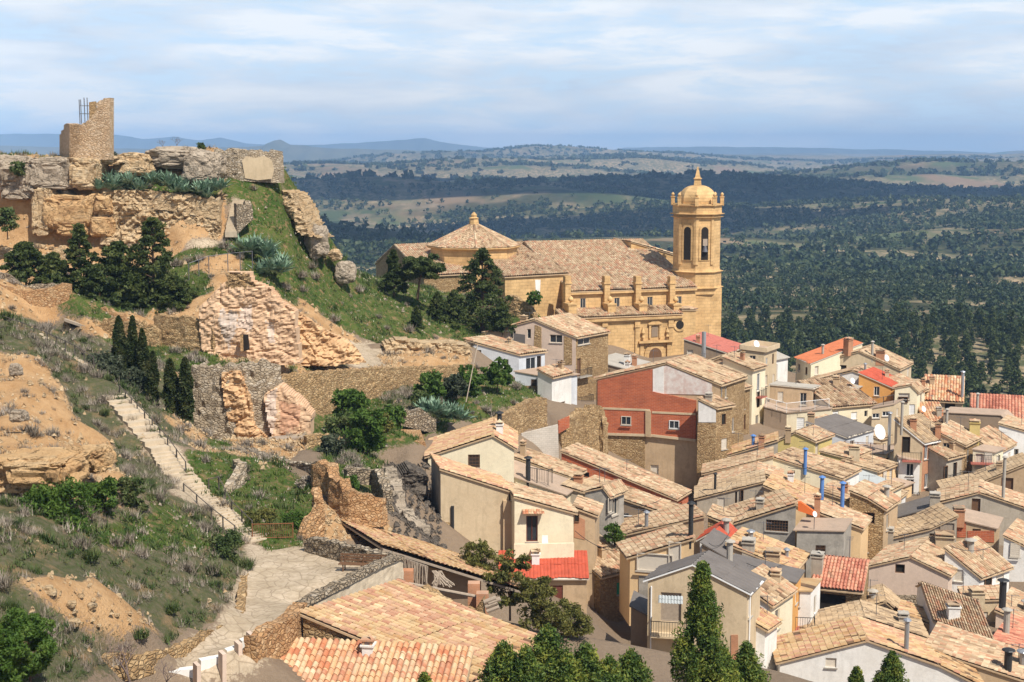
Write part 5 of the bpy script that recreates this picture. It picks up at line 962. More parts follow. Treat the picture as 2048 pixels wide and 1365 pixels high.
H['h24'] = E('house with a big mottled red and cream tiled roof and twin dark windows', 184, (1847, 802), (1926, 806), [(5.5, 2.4), (9, 1)], hw=4, wall='beige', roof='t_mix', win=[('F', 1868, 812, 1.3, .8, 'o'), ('F', 1900, 814, 1.3, .8, 'o')], chim=[(1864, 772, .7, 1.0, 'tan'), (1936, 800, .4, 3.6, 'pipe')])
H['h24b'] = E('lower mottled tiled roof tucked beneath the twin windows', 176, (1850, 846), (1895, 846), [(4, 1.6)], hw=5, wall='brown', roof='t_mix', win=[('F', 1866, 852, 1.6, .9, 'o')])
H['h25'] = E('house with a bright red tiled roof at the right edge above the brown wall', 178, (1940, 846), (2046, 852), [(6.5, 2.5), (11, 0)], hw=5, wall='beige', roof='t_red', win=[('F', 2040, 862, 1.2, .7, 'w')], chim=[(1954, 826, .35, 2.4, 'pale')])
H['h25b'] = G('blank brown rendered wall house in front of the red roof', 172, [(1887, 826), (2002, 832), (2042, 870)], t=-6, az=30, L=4, hw=6, auto=False, wall='brown', roof='floor', sheet='flat')
H['h25c'] = G('white and tan corner house at the right picture edge', 165, [(1998, 850), (2075, 872)], t=-6, az=30, L=5, hw=9, wall='white', win=[('F', 2030, 905, .8, .8, 'w')])
# middle street row
H['h12'] = G('pale blue-white shed house with a dark ribbed roof', 163, [(1612, 847), (1690, 876)], t=-14, az=42, L=7, hw=5, wall='bluewhite', roof='s_dark', sheet=.3, chim=[(1622, 846, .8, .9, 'tan')])
H['h12b'] = G('long tan tiled roof strip running behind the dark ribbed roof', 168, [(1632, 840), (1762, 880)], t=-14, az=42, L=2.2, hw=4, wall='beige')
H['h12c'] = G('tan house topped by a terrace with lattice railing and rusty panels', 157, [(1690, 905), (1768, 910)], t=-8, az=35, L=5, hw=8, wall='cream', roof='floor', sheet='flat', chim=[(1774, 905, .35, 4.5, 'pipe')])
railing('lattice railing round the roof terrace with the big drum', [P(1688, 902, 157.5), P(1690, 903, 157.4), P(1766, 907, 156.8)], 1.1, 'rust', 1.2, True)
H['h13'] = G('mustard yellow gabled house in the middle of the roofs', 152, [(1552, 886), (1591, 868), (1628, 885)], t=-14, az=38, L=4.5, hw=4, wall='yellow', win=[('R', 1634, 900, .8, 1.5, 'e')], chim=[(1571, 876, .6, .9, 'tan')])
H['h13b'] = G('low tan tiled roof with a yellow wall right of the mustard house', 150, [(1640, 905), (1700, 920)], t=-14, az=38, L=5, hw=4, wall='yellow')
H['h14'] = G('long grey walled house with a red and tan roof rising to the right', 148, [(1417, 925), (1556, 884)], t=-14, az=10, L=4, hw=4, wall='grey', roof='t_gold', chim=[(1506, 897, .35, 1.3, 'blue'), (1514, 925, .6, 1.0, 'brick')], win=[('F', 1530, 915, .5, .6, 'o')])
H['h15'] = G('cream walled house one roof below the long grey one', 142, [(1408, 950), (1546, 916)], t=-14, az=10, L=4, hw=4, wall='cream', win=[('F', 1478, 950, .5, .5, 'o'), ('F', 1495, 945, .5, .5, 'o')])
H['h16'] = G('low grey house with small slit windows and stone-tiled lean-to', 133, [(1394, 1000), (1530, 966)], t=-14, az=8, L=4.5, hw=4.5, wall='grey', roof='t_grey', win=[('F', 1442, 1005, .7, .9, 's'), ('F', 1472, 996, .2, 1.2, 'o'), ('F', 1484, 992, .3, 1.2, 'o')], chim=[(1430, 986, .25, 1.8, 'black')])
H['h16b'] = G('tan roof lying between the cream and grey lean-tos', 138, [(1400, 978), (1512, 945), (1560, 962)], t=-14, az=12, L=4, hw=4, wall='beige')
H['h16c'] = G('gold and pink tiled house sloping down to the blue stove pipes', 128, [(1528, 975), (1632, 1018)], t=-14, az=20, L=6, hw=4, wall='tan', roof='t_gold')
H['h17'] = G('long cream wall house with a tan roof falling to the right', 142, [(1546, 917), (1683, 960)], t=-12, az=34, L=5, hw=6, wall='cream', wm={'R': 'white'}, win=[('F', 1585, 945, .5, .4, 'o'), ('R', 1696, 985, .9, 2.0, 'W')], chim=[(1610, 938, .35, 2.0, 'blue')])
H['h18'] = G('house with a pale grey metal roof and brick end', 146, [(1622, 928), (1742, 972)], t=-12, az=40, L=3.4, hw=7, wall='brick2', roof='s_blue', sheet='flat', wm={'R': 'bluewhite'}, win=[('R', 1754, 985, .8, 1.2, 'k'), ('R', 1752, 1035, .8, 1.6, 'e')])
H['h19'] = G('house with a broad tan roof, stump chimney and grey gutter wall', 149, [(1684, 925), (1755, 945)], t=-12, az=40, L=4.6, hw=9, wall='grey', chim=[(1708, 925, 1.1, 1.6, 'beige')], wm={'R': 'peach'}, win=[('R', 1768, 955, .8, 1.6, 's'), ('R', 1782, 950, .8, 1.6, 's'), ('R', 1770, 1010, .8, 1.8, 's')])
H['h20'] = G('tall red brick and white house with stacked glazed balconies', 153, [(1790, 842), (1846, 887)], t=-14, az=52, L=4.6, hw=13, wall='beige', roof='t_grey', bandm='white', wm={'R': 'brick2'}, win=[('R', 1868, 912, 1.1, 3.0, 'k'), ('R', 1866, 968, 1.1, 2.4, 'k'), ('R', 1852, 905, .6, 1.6, 'k'), ('R', 1852, 962, .6, 1.6, 'k'), ('F', 1812, 890, .9, 1.8, 'o')], chim=[(1826, 862, .7, 1.2, 'brick'), (1803, 860, .3, 3.0, 'pale')])
balcony(H['h20'], 'R', 1869, 934, 2.0, .9, 'white'); balcony(H['h20'], 'R', 1868, 990, 1.8, .7, 'white')
H['h21'] = G('narrow tall white house between the brick house and the peach one', 152, [(1798, 916), (1840, 926)], t=-10, az=8, L=2.5, hw=11, wall='white', roof='floor', sheet='flat', win=[('F', 1820, 940, .8, 1.4, 'k'), ('F', 1820, 975, .8, 1.8, 'k')]); balcony(H['h21'], 'F', 1820, 1000, 1.8)
balcony(H['h21'], 'F', 1822, 920, 2.0, .8, 't_salmon')
H['h21b'] = G('pale peach house with an orange awning over the lane', 149, [(1766, 968), (1800, 976)], t=-10, az=40, L=3, hw=9, wall='peach', roof='floor', sheet='flat', win=[('F', 1782, 1030, .8, 2.0, 'r')]); balcony(H['h21b'], 'F', 1784, 1050, 2.0)
slab('awning', 'small orange awning hanging over a door in the lane', 'awning', [(1765, 968), (1784, 974), (1776, 985), (1764, 983)], 147.5, -10, .8, 'awn')
H['h22'] = G('stone and plaster house with iron balcony under a wide overhanging tan roof', 154, [(1867, 862), (1928, 893)], t=-16, az=36, L=5.5, hw=9, wall='tan', wm={'R': 'stone'}, win=[('R', 1936, 910, .7, 1.3, 'w'), ('R', 1950, 905, .7, 1.3, 's')], chim=[(1876, 868, .6, .9, 'brick'), (1893, 852, .3, 1.8, 'pale')])
H['h22b'] = E('grey house with two tall dark balcony doors right of the brick one', 152, (1893, 920), (1928, 911), [(3, 1)], hw=9, wall='grey', win=[('F', 1890, 950, .7, 2.0, 'o'), ('F', 1910, 945, .8, 2.2, 'o')]); balcony(H['h22b'], 'F', 1904, 962, 3.0)
H['h23'] = G('white house with a large tan roof and yellow square chimney', 158, [(1942, 874), (1991, 909)], t=-14, az=36, L=7, hw=8, wall='white', chim=[(1948, 880, 1.1, 2.0, 'yellow')], win=[('R', 2018, 912, 1.0, .8, 's'), ('R', 2030, 932, .8, .8, 'w')])
H['h23b'] = G('yellow-fronted house with a red floored balcony below the square chimney', 154, [(1946, 900), (1986, 906)], t=-10, az=40, L=3, hw=8, wall='cream', roof='floor', sheet='flat', win=[('F', 1958, 922, .8, 1.6, 'e'), ('F', 1976, 920, .8, 1.6, 's'), ('F', 1974, 952, .8, 1.8, 's')]); balcony(H['h23b'], 'F', 1968, 925, 3.0, .9, 't_salmon')
H['h40'] = G('long dim stone-tiled roof crossing the right edge above the grey gable', 143, [(1890, 985), (1960, 968), (2060, 928)], t=-14, az=8, L=4, hw=6, wall='tan', roof='t_grey', win=[('F', 2014, 975, 1.2, 2.0, 'd')])
H['h40b'] = G('shadowed tan block at the right edge with a square opening', 146, [(2005, 965), (2090, 945)], t=-14, az=20, L=4, hw=8, wall='beige', win=[('F', 2030, 985, .9, 1.1, 'o')])
# below the brick house
H['h49'] = G('long low brick house under one straight tan roof running down to the lane', 128, [(1123, 906), (1350, 1001)], t=-16, az=27, L=3.6, hw=4, wall='brick', win=[('F', 1166, 950, 1.2, .5, 'o'), ('F', 1273, 983, .6, .4, 'o')])
H['h50'] = G('long brown walled house with white framed glazing under its sloping roof', 114, [(1162, 972), (1330, 1030)], t=-15, az=28, L=2.8, hw=6, wall='brown', win=[('F', 1240, 1040, 1.5, 1.2, 'k'), ('F', 1262, 1044, 1.3, 1.1, 'k'), ('F', 1284, 1046, 1.1, .9, 'k')])
H['h51'] = G('narrow worn tower-like house with hanging cables beside the lane', 110, [(1170, 986), (1207, 978), (1216, 990)], t=-12, az=35, L=2.5, hw=9, wall='stain', win=[('R', 1218, 1010, .6, 1.2, 'w')])
H['h48'] = G('cream rooftop house with a red stripe along its roof', 119, [(1027, 917), (1142, 958)], t=-14, az=24, L=3, hw=4, wall='cream', chim=[(1046, 918, .45, 1.3, 'tan')])
H['h48b'] = G('pale plastered long wall house with a flat grey top', 112, [(984, 940), (1128, 990)], t=-14, az=20, L=4, hw=4, wall='cream', roof='floor', sheet='flat', chim=[(1038, 982, .4, 1.9, 'black')])
H['h48c'] = G('small tiled porch house with grey sloping terrace near the red tiles', 113, [(1125, 975), (1176, 990), (1200, 998)], t=-14, az=24, L=3, hw=6, wall='grey', roof='t_grey')
railing('short black stair railing on the grey rooftop', [P(1052, 958, 113), P(1096, 966, 112.5), P(1104, 962, 112.6)], 1.0, 'black', 1.0, True)
H['h46'] = G('cream gabled house with a barred window and dark weathered ridge', 112, [(856, 916), (986, 874), (1028, 899)], t=2, az=0, L=6.5, hw=6, auto=False, wall='cream', win=[('F', 948, 923, .95, 1.1, 'b')], chim=[(999, 872, .55, .9, 'white'), (999, 866, .4, 1.6, 'black')], roof='t_gold')
H['h47'] = G('big plain beige house with a black downpipe and dark left flank', 103, [(881, 942), (1018, 985)], t=4, az=-12, L=4.5, hw=7.2, auto=False, wall='beige', wm={'L': 'stain'}, roof='t_gold', patch=[('F', [(1006, 1000), (1026, 1002), (1026, 1118), (1006, 1118)], 'tan', .3), ('F', [(882, 1045), (900, 1045), (900, 1110), (882, 1110)], 'stone', .04)])  # left flank takes the darker render to stand in for its shade
drain(H['h47'], 'F', 905, 1012, 1100, 'black', .13)
H['h47b'] = G('bright cream house wall with a curtained door under a tiled awning', 102, [(1029, 997), (1147, 1029)], t=4, az=-12, L=4.5, hw=5, auto=False, wall='cream', win=[('F', 1064, 1058, .85, 1.95, 'n')])
h = H['h47b']; (o_, a_, n_), _ = h.pl['S0']; q = hit_plane(1066, 1024, o_, n_); V, Fa, uvv = tiles(q - a_ * .8 + n_ * .02 + up * .15, a_, (n_ * .9 - up * .4).normalized(), 1.6, .6, .2, .6); npmesh('awning', V, Fa, m_['t_mix'], h.root, uv=uvv)
g = MB(); q = hit_plane(1088, 1114, o_ + n_ * 1.0, n_); g.box(q + up * .45, a_ * 2.2, n_ * .08, up * .55); g.box(q - n_ * .5 - up * .05, a_ * 2.2, n_ * .5, up * .06); g.build('parapet', m_['cream'], h.root)
H['h47c'] = E('tan annex with a bright red corrugated roof and brown roller shutter', 99, (1000, 1156), (1174, 1156), [(2.6, 1.05)], hw=4.2, wall='tan', roof='t_bright', sheet=.25, win=[('F', 1105, 1186, 1.5, 1.1, 'r')])
H['h47d'] = G('half ruined brick and grey wall joining the cream house to the lane', 103.5, [(1147, 1018), (1190, 1034)], t=4, az=10, L=3, hw=8, wall='tan', patch=[('F', [(1148, 1030), (1170, 1040), (1170, 1080), (1148, 1075)], 'brick2', .03)], win=[('F', 1153, 1036, .4, .6, 'o')])
# lower right cluster
H['h28'] = G('tan house with a wide pale tile roof rising to the right and a square vent', 108, [(1252, 1072), (1408, 1036)], t=-15, az=-8, L=3.6, hw=5, wall='tan', chim=[(1295, 1062, .3, 1.4, 'pipe')], win=[('F', 1333, 1064, .5, .35, 's')])
H['h29'] = G('yellow arcaded house top with a pale ridge of tiles', 98, [(1260, 1118), (1388, 1080)], t=-15, az=-8, L=3.4, hw=5, wall='peach', wm={'R': 'white'}, win=[('F', 1310, 1125, 2.6, 1.3, 'e'), ('F', 1350, 1108, .9, 1.8, 'e')], chim=[(1393, 1100, .35, 2.6, 'black')], patch=[('F', [(1278, 1152), (1340, 1152), (1340, 1200), (1278, 1200)], 'stain', .06)])
H['h30'] = E('stone house with a green shuttered window at the bend of the lane', 103, (1200, 1156), (1270, 1138), [(4.5, 1.7), (7, .8)], hw=5.5, wall='stone', win=[('F', 1243, 1176, 1.0, .95, 'g')])
H['h31'] = G('modern tan apartment house with dark shingle gable and side balconies', 86, [(1296, 1162), (1386, 1132), (1494, 1187)], t=-10, az=25, L=3.2, hw=12, wall='beige', roof='s_dark', sheet=.5, bandm='whitep', patch=[('F', [(1462, 1270), (1476, 1270), (1476, 1400), (1462, 1400)], 'brick2', .04)], win=[('F', 1342, 1215, 1.3, 1.9, 'v'), ('R', 1500, 1215, .8, 1.3, 's')])
balcony(H['h31'], 'F', 1338, 1265, 2.2, .9, 'beige'); balcony(H['h31'], 'F', 1338, 1345, 2.6, .9, 'beige'); drain(H['h31'], 'F', 1303, 1172, 1300, 'whitep'); drain(H['h31'], 'R', 1498, 1190, 1300, 'whitep')
q = P(1345, 1188, 85.6); V, Fa, uvv = tiles(q - Vector((.9, .3, 0)), Vector((1, -.17, 0)).normalized(), Vector((-.1, -.85, -.45)).normalized(), 1.5, .7, .18, .7); npmesh('awning', V, Fa, m_['s_blue'], H['h31'].root, uv=uvv)
H['h31b'] = G('dark tarred low roof in the shade left of the apartment house', 89, [(1262, 1215), (1308, 1240)], t=-10, az=10, L=3, hw=6, wall='brown', roof='s_dark', sheet='flat')
H['h32'] = G('white and yellow house with tan roof tucked behind the apartment gable', 91, [(1478, 1168), (1540, 1212)], t=-16, az=33, L=4, hw=9, wall='white', wm={'R': 'cream'}, win=[('F', 1522, 1190, .8, .9, 'o'), ('R', 1554, 1240, .8, 1.4, 'w'), ('R', 1552, 1300, .8, 1.8, 'd')]); balcony(H['h32'], 'R', 1552, 1325, 1.8)
H['h32b'] = G('small tiled lean-to stepping down beside the white street wall', 88, [(1492, 1240), (1530, 1262)], t=-16, az=33, L=2, hw=8, wall='white', roof='t_gold')
H['h33'] = G('long dark felt roof with white gutter over orange walls', 97, [(1452, 1134), (1586, 1166)], t=-12, az=22, L=3, hw=4, wall='orange', roof='s_dark', sheet='flat', chim=[(1448, 1138, .45, 1.8, 'pale'), (1530, 1150, 1.0, 1.8, 'ant')])
H['h33b'] = G('grey felt lean-to roof touching the black stove pipe', 102, [(1404, 1088), (1455, 1118)], t=-12, az=22, L=4, hw=4, wall='brown', roof='s_dark', sheet='flat')
H['h33c'] = G('small bright red sheet roof among the tan ones', 106, [(1400, 1080), (1432, 1062), (1458, 1086)], t=-12, az=22, L=3, hw=3, wall='white', roof='t_bright', sheet=.3)
H['h53'] = G('untidy tan and orange tiled roof with chimney clutter', 102, [(1454, 1092), (1586, 1144)], t=-14, az=24, L=4.5, hw=4, wall='tan', roof='t_gold', chim=[(1497, 1106, .9, .8, 'grey'), (1546, 1125, 1.0, .7, 'tan'), (1501, 1085, .4, .8, 'pipe'), (1573, 1122, .3, .8, 'pipe')])
H['h34'] = E('house with a brick-red hipped roof over an open terrace', 104, (1624, 1176), (1724, 1186), [(3.6, 1.25), (5, .8)], hw=5, wall='stone', roof='t_red', win=[('F', 1662, 1210, 2.2, 1.7, 'o')], chim=[(1620, 1150, .9, 1.5, 'grey')]); balcony(H['h34'], 'F', 1662, 1238, 2.6, .5, 't_salmon')
H['h34b'] = G('white terrace house with rust red floor and iron railing', 99, [(1572, 1182), (1622, 1184)], t=-8, az=25, L=3, hw=5, wall='white', roof='t_gold', win=[('F', 1588, 1200, .8, 1.0, 'w')]); balcony(H['h34b'], 'F', 1596, 1252, 2.2, 1.0, 't_salmon')
H['h27'] = G('stained grey house with a wide barred window and patched tile roof', 114, [(1454, 1054), (1592, 1011)], t=-15, az=-2, L=4.6, hw=5.5, wall='stain', win=[('F', 1554, 1052, 1.8, .95, 'b')], chim=[(1520, 1025, .6, .9, 'grey')])
H['h27b'] = G('small tan lean-to roof continuing left of the barred window house', 113, [(1416, 1036), (1456, 1052)], t=-15, az=15, L=3.5, hw=4, wall='stone')
H['h52'] = G('stained grey terrace house with peach parapet wall and orange awning', 113, [(1594, 1062), (1688, 1064)], t=-6, az=22, L=4, hw=6, wall='stain', roof='floor', sheet='flat', win=[('F', 1641, 1103, .8, 1.0, 'b')], chim=[(1628, 1062, .5, 1.4, 'dish')])
H['h52b'] = G('peach walled house behind the terrace under a long tan roof', 117, [(1592, 1012), (1722, 1060)], t=-12, az=24, L=4, hw=4, wall='peach', chim=[(1634, 1030, .5, 1.5, 'brick'), (1643, 1006, .35, 2.2, 'blue'), (1684, 1022, .35, 2.4, 'blue')])
slab('awning', 'flat orange awning above the peach wall', 'awning', [(1596, 1006), (1602, 1005), (1634, 1028), (1626, 1032), (1596, 1022)], 115.5, -12, .5, 'awn')
H['h52c'] = G('thin tan house wall dropping to the shaded alley', 120, [(1700, 985), (1736, 1000), (1768, 1020)], t=-14, az=32, L=4, hw=10, wall='stone', wm={'R': 'tan'}, win=[('R', 1775, 1045, .7, 1.4, 'w')])
H['h36'] = G('tan tiled house with open attic bays and white pillars', 112, [(1890, 1100), (1958, 1156)], t=-16, az=50, L=4.6, hw=6, wall='white', win=[('R', 1975, 1160, 1.0, 1.0, 'o'), ('R', 2000, 1155, 1.2, 1.0, 's')])
H['h35'] = G('large pale plastered house with hipped tan roof and black square window', 111, [(1738, 1136), (1822, 1117), (1897, 1153)], t=-13, az=30, L=6.5, hw=5.5, wall='pink', win=[('F', 1800, 1138, .75, .75, 'o'), ('R', 1908, 1166, 1.4, 1.1, 'o'), ('R', 1936, 1160, 1.1, 1.4, 'o')], chim=[(1888, 1102, 1.5, 1.3, 'beige')], patch=[('F', [(1762, 1190), (1830, 1190), (1882, 1205), (1885, 1230), (1762, 1225)], 'rubble', .05)])
H['h37'] = G('grey house with a brown tile roof rising to a brick stub', 120, [(1762, 1084), (1858, 1062), (1914, 1036)], t=-14, az=-5, L=4, hw=4.5, wall='grey', roof='t_grey', win=[('F', 1895, 1058, 1.2, 1.2, 'v')], chim=[(1780, 1085, .8, .8, 'grey')])
H['h37b'] = G('brick and tan terrace house with a white glazed balcony', 121, [(1914, 1040), (1990, 1058)], t=-10, az=25, L=4, hw=5, wall='tan', roof='floor', sheet='flat', patch=[('F', [(1914, 1042), (1932, 1045), (1932, 1075), (1914, 1075)], 'brick', .04), ('F', [(1935, 1062), (1988, 1062), (1988, 1085), (1935, 1082)], 'brick', .04)], chim=[(1875, 1062, .9, .9, 'brick')])
H['h38'] = G('house with a dark grey felt roof and square brown chimney', 130, [(1772, 1042), (1874, 1014)], t=-14, az=10, L=4, hw=5, wall='brown', roof='s_dark', sheet='flat', chim=[(1876, 1016, .9, 1.1, 'grey')])
H['h39'] = G('grey stucco gabled house with a long right-hand roof at the picture edge', 131, [(1878, 1008), (1958, 988), (2060, 1022)], t=-12, az=18, L=5, hw=6, wall='grey', win=[('F', 1952, 1012, .8, 1.4, 'd')], chim=[(2030, 1060, .3, 4.2, 'pale')])
H['h39b'] = G('tan roof low at the right edge below the grey gable', 118, [(2008, 1075), (2070, 1105)], t=-12, az=30, L=6, hw=6, wall='white', win=[('F', 2030, 1100, .8, 1.2, 's')])
H['h41'] = G('brown walled gabled house with a half red, half stone-grey roof', 97, [(1595, 1272), (1728, 1239), (1848, 1278)], t=-8, az=8, L=3.4, hw=4, wall='brown', roof='t_grey')
H['h41b'] = G('tan walled house with a long terracotta edged roof', 101, [(1797, 1230), (1956, 1284)], t=-12, az=20, L=2.6, hw=4.5, wall='tan', roof='t_gold', patch=[('F', [(1880, 1262), (1900, 1268), (1890, 1290), (1876, 1282)], 'brick2', .02)])
H['h44'] = E('house with a sagging ribbed cream tile roof sweeping down to the right', 100, (1868, 1244), (1985, 1284), [(5.2, 1.1), (7, .4)], az=6, hw=5, wall='white', roof='t_tan', chim=[(1906, 1240, .9, 1.0, 'white'), (2005, 1200, .5, 1.4, 'black')])
H['h42'] = G('white rendered house with small brown window in the foreground', 86, [(1560, 1328), (1734, 1284), (1880, 1335), (1960, 1375)], t=-8, az=4, L=4.2, hw=6, auto=False, wall='white', roof='t_gold', win=[('F', 1662, 1326, .68, .62, 's')], chim=[(1816, 1318, .3, 2.2, 'pipe')])
H['h43'] = G('long tan roof running off the lower right corner', 88, [(1850, 1300), (2070, 1372)], t=-10, az=26, L=5, hw=4, wall='tan', chim=[(2015, 1350, .5, 1.6, 'black'), (2045, 1340, .5, 1.2, 'pipe')])
H['h45'] = G('white house with a red tiled roof patch at the lower right edge', 97, [(1985, 1285), (2075, 1310)], t=-10, az=30, L=6, hw=6, wall='white', roof='t_red', chim=[(2012, 1275, .45, 2.0, 'pale')])
H['h45b'] = G('tan roofed house at the right edge above the red tiles', 104, [(1992, 1225), (2075, 1262)], t=-12, az=30, L=6, hw=6, wall='pink')
H['h45c'] = G('pale chimney-topped low roof between the ribbed roof and the attic bays', 106, [(1932, 1205), (2010, 1202)], t=0, az=10, L=3, hw=4, wall='beige', roof='t_tan', chim=[(1953, 1202, 1.0, .7, 'beige')])
H['h45d'] = G('grey walled house with a mossy roof in front of the alley', 105, [(1716, 1222), (1770, 1207), (1800, 1232)], t=-10, az=10, L=4, hw=4, wall='grey', roof='t_grey')
H['h57'] = G('narrow tall stone house squeezed at the left of the deep lane', 131, [(1734, 986), (1760, 994)], t=-14, az=36, L=5.5, hw=12, wall='stone', wm={'R': 'cream'}, win=[('R', 1776, 1008, .8, 1.5, 's'), ('R', 1774, 1050, .8, 1.6, 's')])
H['h58'] = G('slim peach house with dark doors at the bend of the deep lane', 137, [(1742, 992), (1790, 1004)], t=-12, az=30, L=4, hw=12, wall='peach', wm={'R': 'white'}, win=[('R', 1800, 1020, .8, 1.7, 'd')])
H['h56'] = G('plain tan house filling the gap below the long cream wall', 124, [(1640, 985), (1700, 1005), (1735, 1018)], t=-12, az=30, L=4, hw=5, wall='peach', win=[('R', 1742, 1040, .8, 1.4, 'w')])
# big foreground roofs
H['f1'] = G('low rubble building with a huge gold and pink tiled roof in the foreground', 60.5, [(606, 1233), (785, 1308), (935, 1368)], t=-14, az=42, L=5.8, hw=3.5, k=0, auto=False, wall='stone', roof='t_gold')
H['f2'] = E('small foreground house with mottled curved tiles and a white chimney', 57.5, (545, 1372), (920, 1392), [(2.6, .85)], hw=2, wall='tan', roof='t_mix', chim=[(737, 1318, .5, .62, 'white')], auto=False)
# ---------------------------------------------------------------- plants
def vadd(L): return np.concatenate(L)
def tree(name, label, cat, px, py, d=None, hpx=100, wpx=60, kind='pine', mat='pine', n=5000, ls=.16, group=None, trunk=.12, seed=0, lean=0.0):
    """base pixel, height and width in pixels"""
    b0 = P(px, py, d) if d else hit(px, py); d = b0.y; Hh = hpx * d / F; Wd = wpx * d / F / 2; rs = np.random.default_rng(seed + 11)
    root = empty(name, b0, label, cat, group); g = MB(); top = b0 + Vector((lean * Hh, 0, Hh * .85))
    g.tube([b0 - Vector((0, 0, .5)), b0 + Vector((lean * Hh * .3, .05, Hh * .3)), b0 + Vector((lean * Hh * .8, -.05, Hh * .6)), top], trunk * Hh * .16, 7, trunk * Hh * .03)
    if kind in ('pine', 'umbrella', 'round', 'loose', 'conifer'):
        nc = {'pine': 80, 'umbrella': 42, 'round': 46, 'loose': 44, 'conifer': 150}[kind]; cs = []
        for i in range(nc):
            t = (i + .5) / nc; a = i * 2.4 + rs.uniform(-.5, .5)
            if kind == 'pine': z = .10 + .88 * t; r = Wd * (1 - t) ** .62 * rs.uniform(.25, 1.1) * (1 if i % 6 else 1.25); cr = Wd * (.30 - .15 * t) * rs.uniform(.6, 1.25); zz_ = .4
            elif kind == 'conifer': z = .02 + .95 * t; r = Wd * min(1, (1 - t) * 1.7) ** .8 * rs.uniform(.3, 1.0); cr = Wd * (.40 - .16 * t) * rs.uniform(.6, 1.2); zz_ = 1.5
            elif kind == 'umbrella': z = .45 + .5 * rs.random(); r = Wd * (1.1 - abs(z - .62)) * rs.uniform(.2, 1) ; cr = Wd * .3; zz_ = .5
            else: z = (.1 if kind == 'round' else .15) + .8 * rs.random(); r = Wd * math.sqrt(max(.08, 1 - ((z - .5) / .55) ** 2)) * rs.uniform(.2, 1.0); cr = Wd * (.32 if kind == 'round' else .24) * rs.uniform(.6, 1.25); zz_ = .8
            c_ = (b0.x + lean * Hh * z + r * math.cos(a), b0.y + r * math.sin(a), b0.z + z * Hh); cs.append((c_, cr * rs.uniform(.75, 1.2), zz_))
            if i % 3 == 0: s_ = Vector((b0.x + lean * Hh * z * .8, b0.y, b0.z + Hh * max(.08, z - .1))); g.tube([s_, Vector(c_)], trunk * Hh * .045, 4, .01)
        per = n // nc; L = []
        for c_, cr, zz_ in cs:
            q = rs.normal(size=(per, 3)); q /= np.linalg.norm(q, axis=1)[:, None]; q *= rs.random((per, 1)) ** .45 * cr; q[:, 2] *= zz_; L.append(q + np.array(c_))
        cen = vadd(L)
    elif kind == 'cypress':
        t = rs.random(n) ** .9; a = rs.random(n) * 6.28; r = Wd * np.clip(1.15 * np.sin(np.pi * np.clip(t * .93 + .07, 0, 1) ** .8) ** .6, 0, 1) * (.55 + .45 * rs.random(n)) * (1 + .18 * np.sin(a * 3 + t * 20)); cen = np.stack([b0.x + lean * Hh * t + r * np.cos(a), b0.y + r * np.sin(a), b0.z + Hh * t], 1)
    V, Fa = leafquads(cen, ls * (.6 + .8 * rs.random(len(cen))), aspect=.7)
    g.build('trunk', m_['bark'], root); npmesh('crown', V, Fa, m_[mat], root); return root
m_['cyp'] = leafmat('cypress_leaves', (.020, .035, .010), (.045, .062, .018), (.10, .095, .030), 1.5); m_['olive'] = leafmat('olive_leaves', (.030, .042, .022), (.065, .082, .045), (.14, .15, .095), 1.5)
m_['lush'] = leafmat('lush_leaves', (.030, .065, .010), (.075, .14, .022), (.17, .24, .05), 1.6, .35); m_['conif'] = leafmat('garden_conifer_leaves', (.025, .055, .014), (.095, .15, .028), (.30, .30, .05), 1.3); m_['yell'] = leafmat('yellow_green_shrub', (.05, .06, .014), (.13, .13, .03), (.28, .24, .07), 1.6)
m_['grasst'] = leafmat('grass_blades', (.035, .075, .012), (.085, .15, .022), (.20, .22, .06), .35, .3); m_['dry'] = leafmat('dry_scrub_twigs', (.11, .09, .065), (.27, .225, .17), (.48, .41, .34), .9, .1); m_['scrubg'] = leafmat('scrub_green', (.035, .06, .018), (.08, .115, .032), (.16, .165, .065), .7, .2)
m_['agave'] = leafmat('agave_leaves', (.07, .12, .06), (.18, .28, .18), (.38, .48, .36), 2.5, .1); m_['twig'] = plain('bare_twigs', (.16, .12, .11), .9, 0, .1, .3)
pg = 'pines below the castle cliff'
for i, (px, py, hp, wp, lb) in enumerate([(310, 628, 195, 150, 'tallest dark pine of the clump below the castle, standing furthest right'), (240, 622, 140, 140, 'broad dark pine in the middle of the clump'), (163, 612, 165, 100, 'slender dark pine rising beside the orange rock'), (52, 568, 84, 110, 'dark pine behind the tall left masonry wall'), (110, 600, 95, 100, 'low dark pine between the slender one and the wall'), (350, 632, 80, 110, 'short dark pine at the right foot of the clump'), (200, 628, 100, 100, 'small dark pine before the scree'), (275, 632, 85, 80, 'stubby pine in front of the tallest one')]):
    tree('pine_tree', lb, 'tree', px, py, 135 - i * .35, hp, wp, 'pine', 'pine', 7500, .17, pg, seed=i, trunk=.16)
for i, (px, py, d, hp, wp, kd, lb) in enumerate([(965, 662, 177, 168, 125, 'pine', 'biggest dark pine before the church'), (788, 592, 170, 92, 48, 'pine', 'narrow dark conifer left of the small umbrella pine'), (835, 592, 170, 84, 78, 'umbrella', 'small umbrella pine with a leaning trunk on the lawn'), (908, 655, 172, 75, 62, 'pine', 'dark bush-like pine left of the biggest one'), (875, 640, 170, 55, 42, 'pine', 'low dark conifer on the grassy bank'), (1005, 668, 174, 60, 50, 'pine', 'short pine at the right foot of the biggest one'), (833, 660, 162, 46, 26, 'pine', 'thin dark sapling half way down the bank')]):
    tree('pine_tree', lb, 'tree', px, py, d, hp, wp, kd, 'pine', 7500 if hp > 80 else 3500, .2, 'pines before the church', seed=20 + i, trunk=.2, lean=.14 if kd == 'umbrella' else 0)
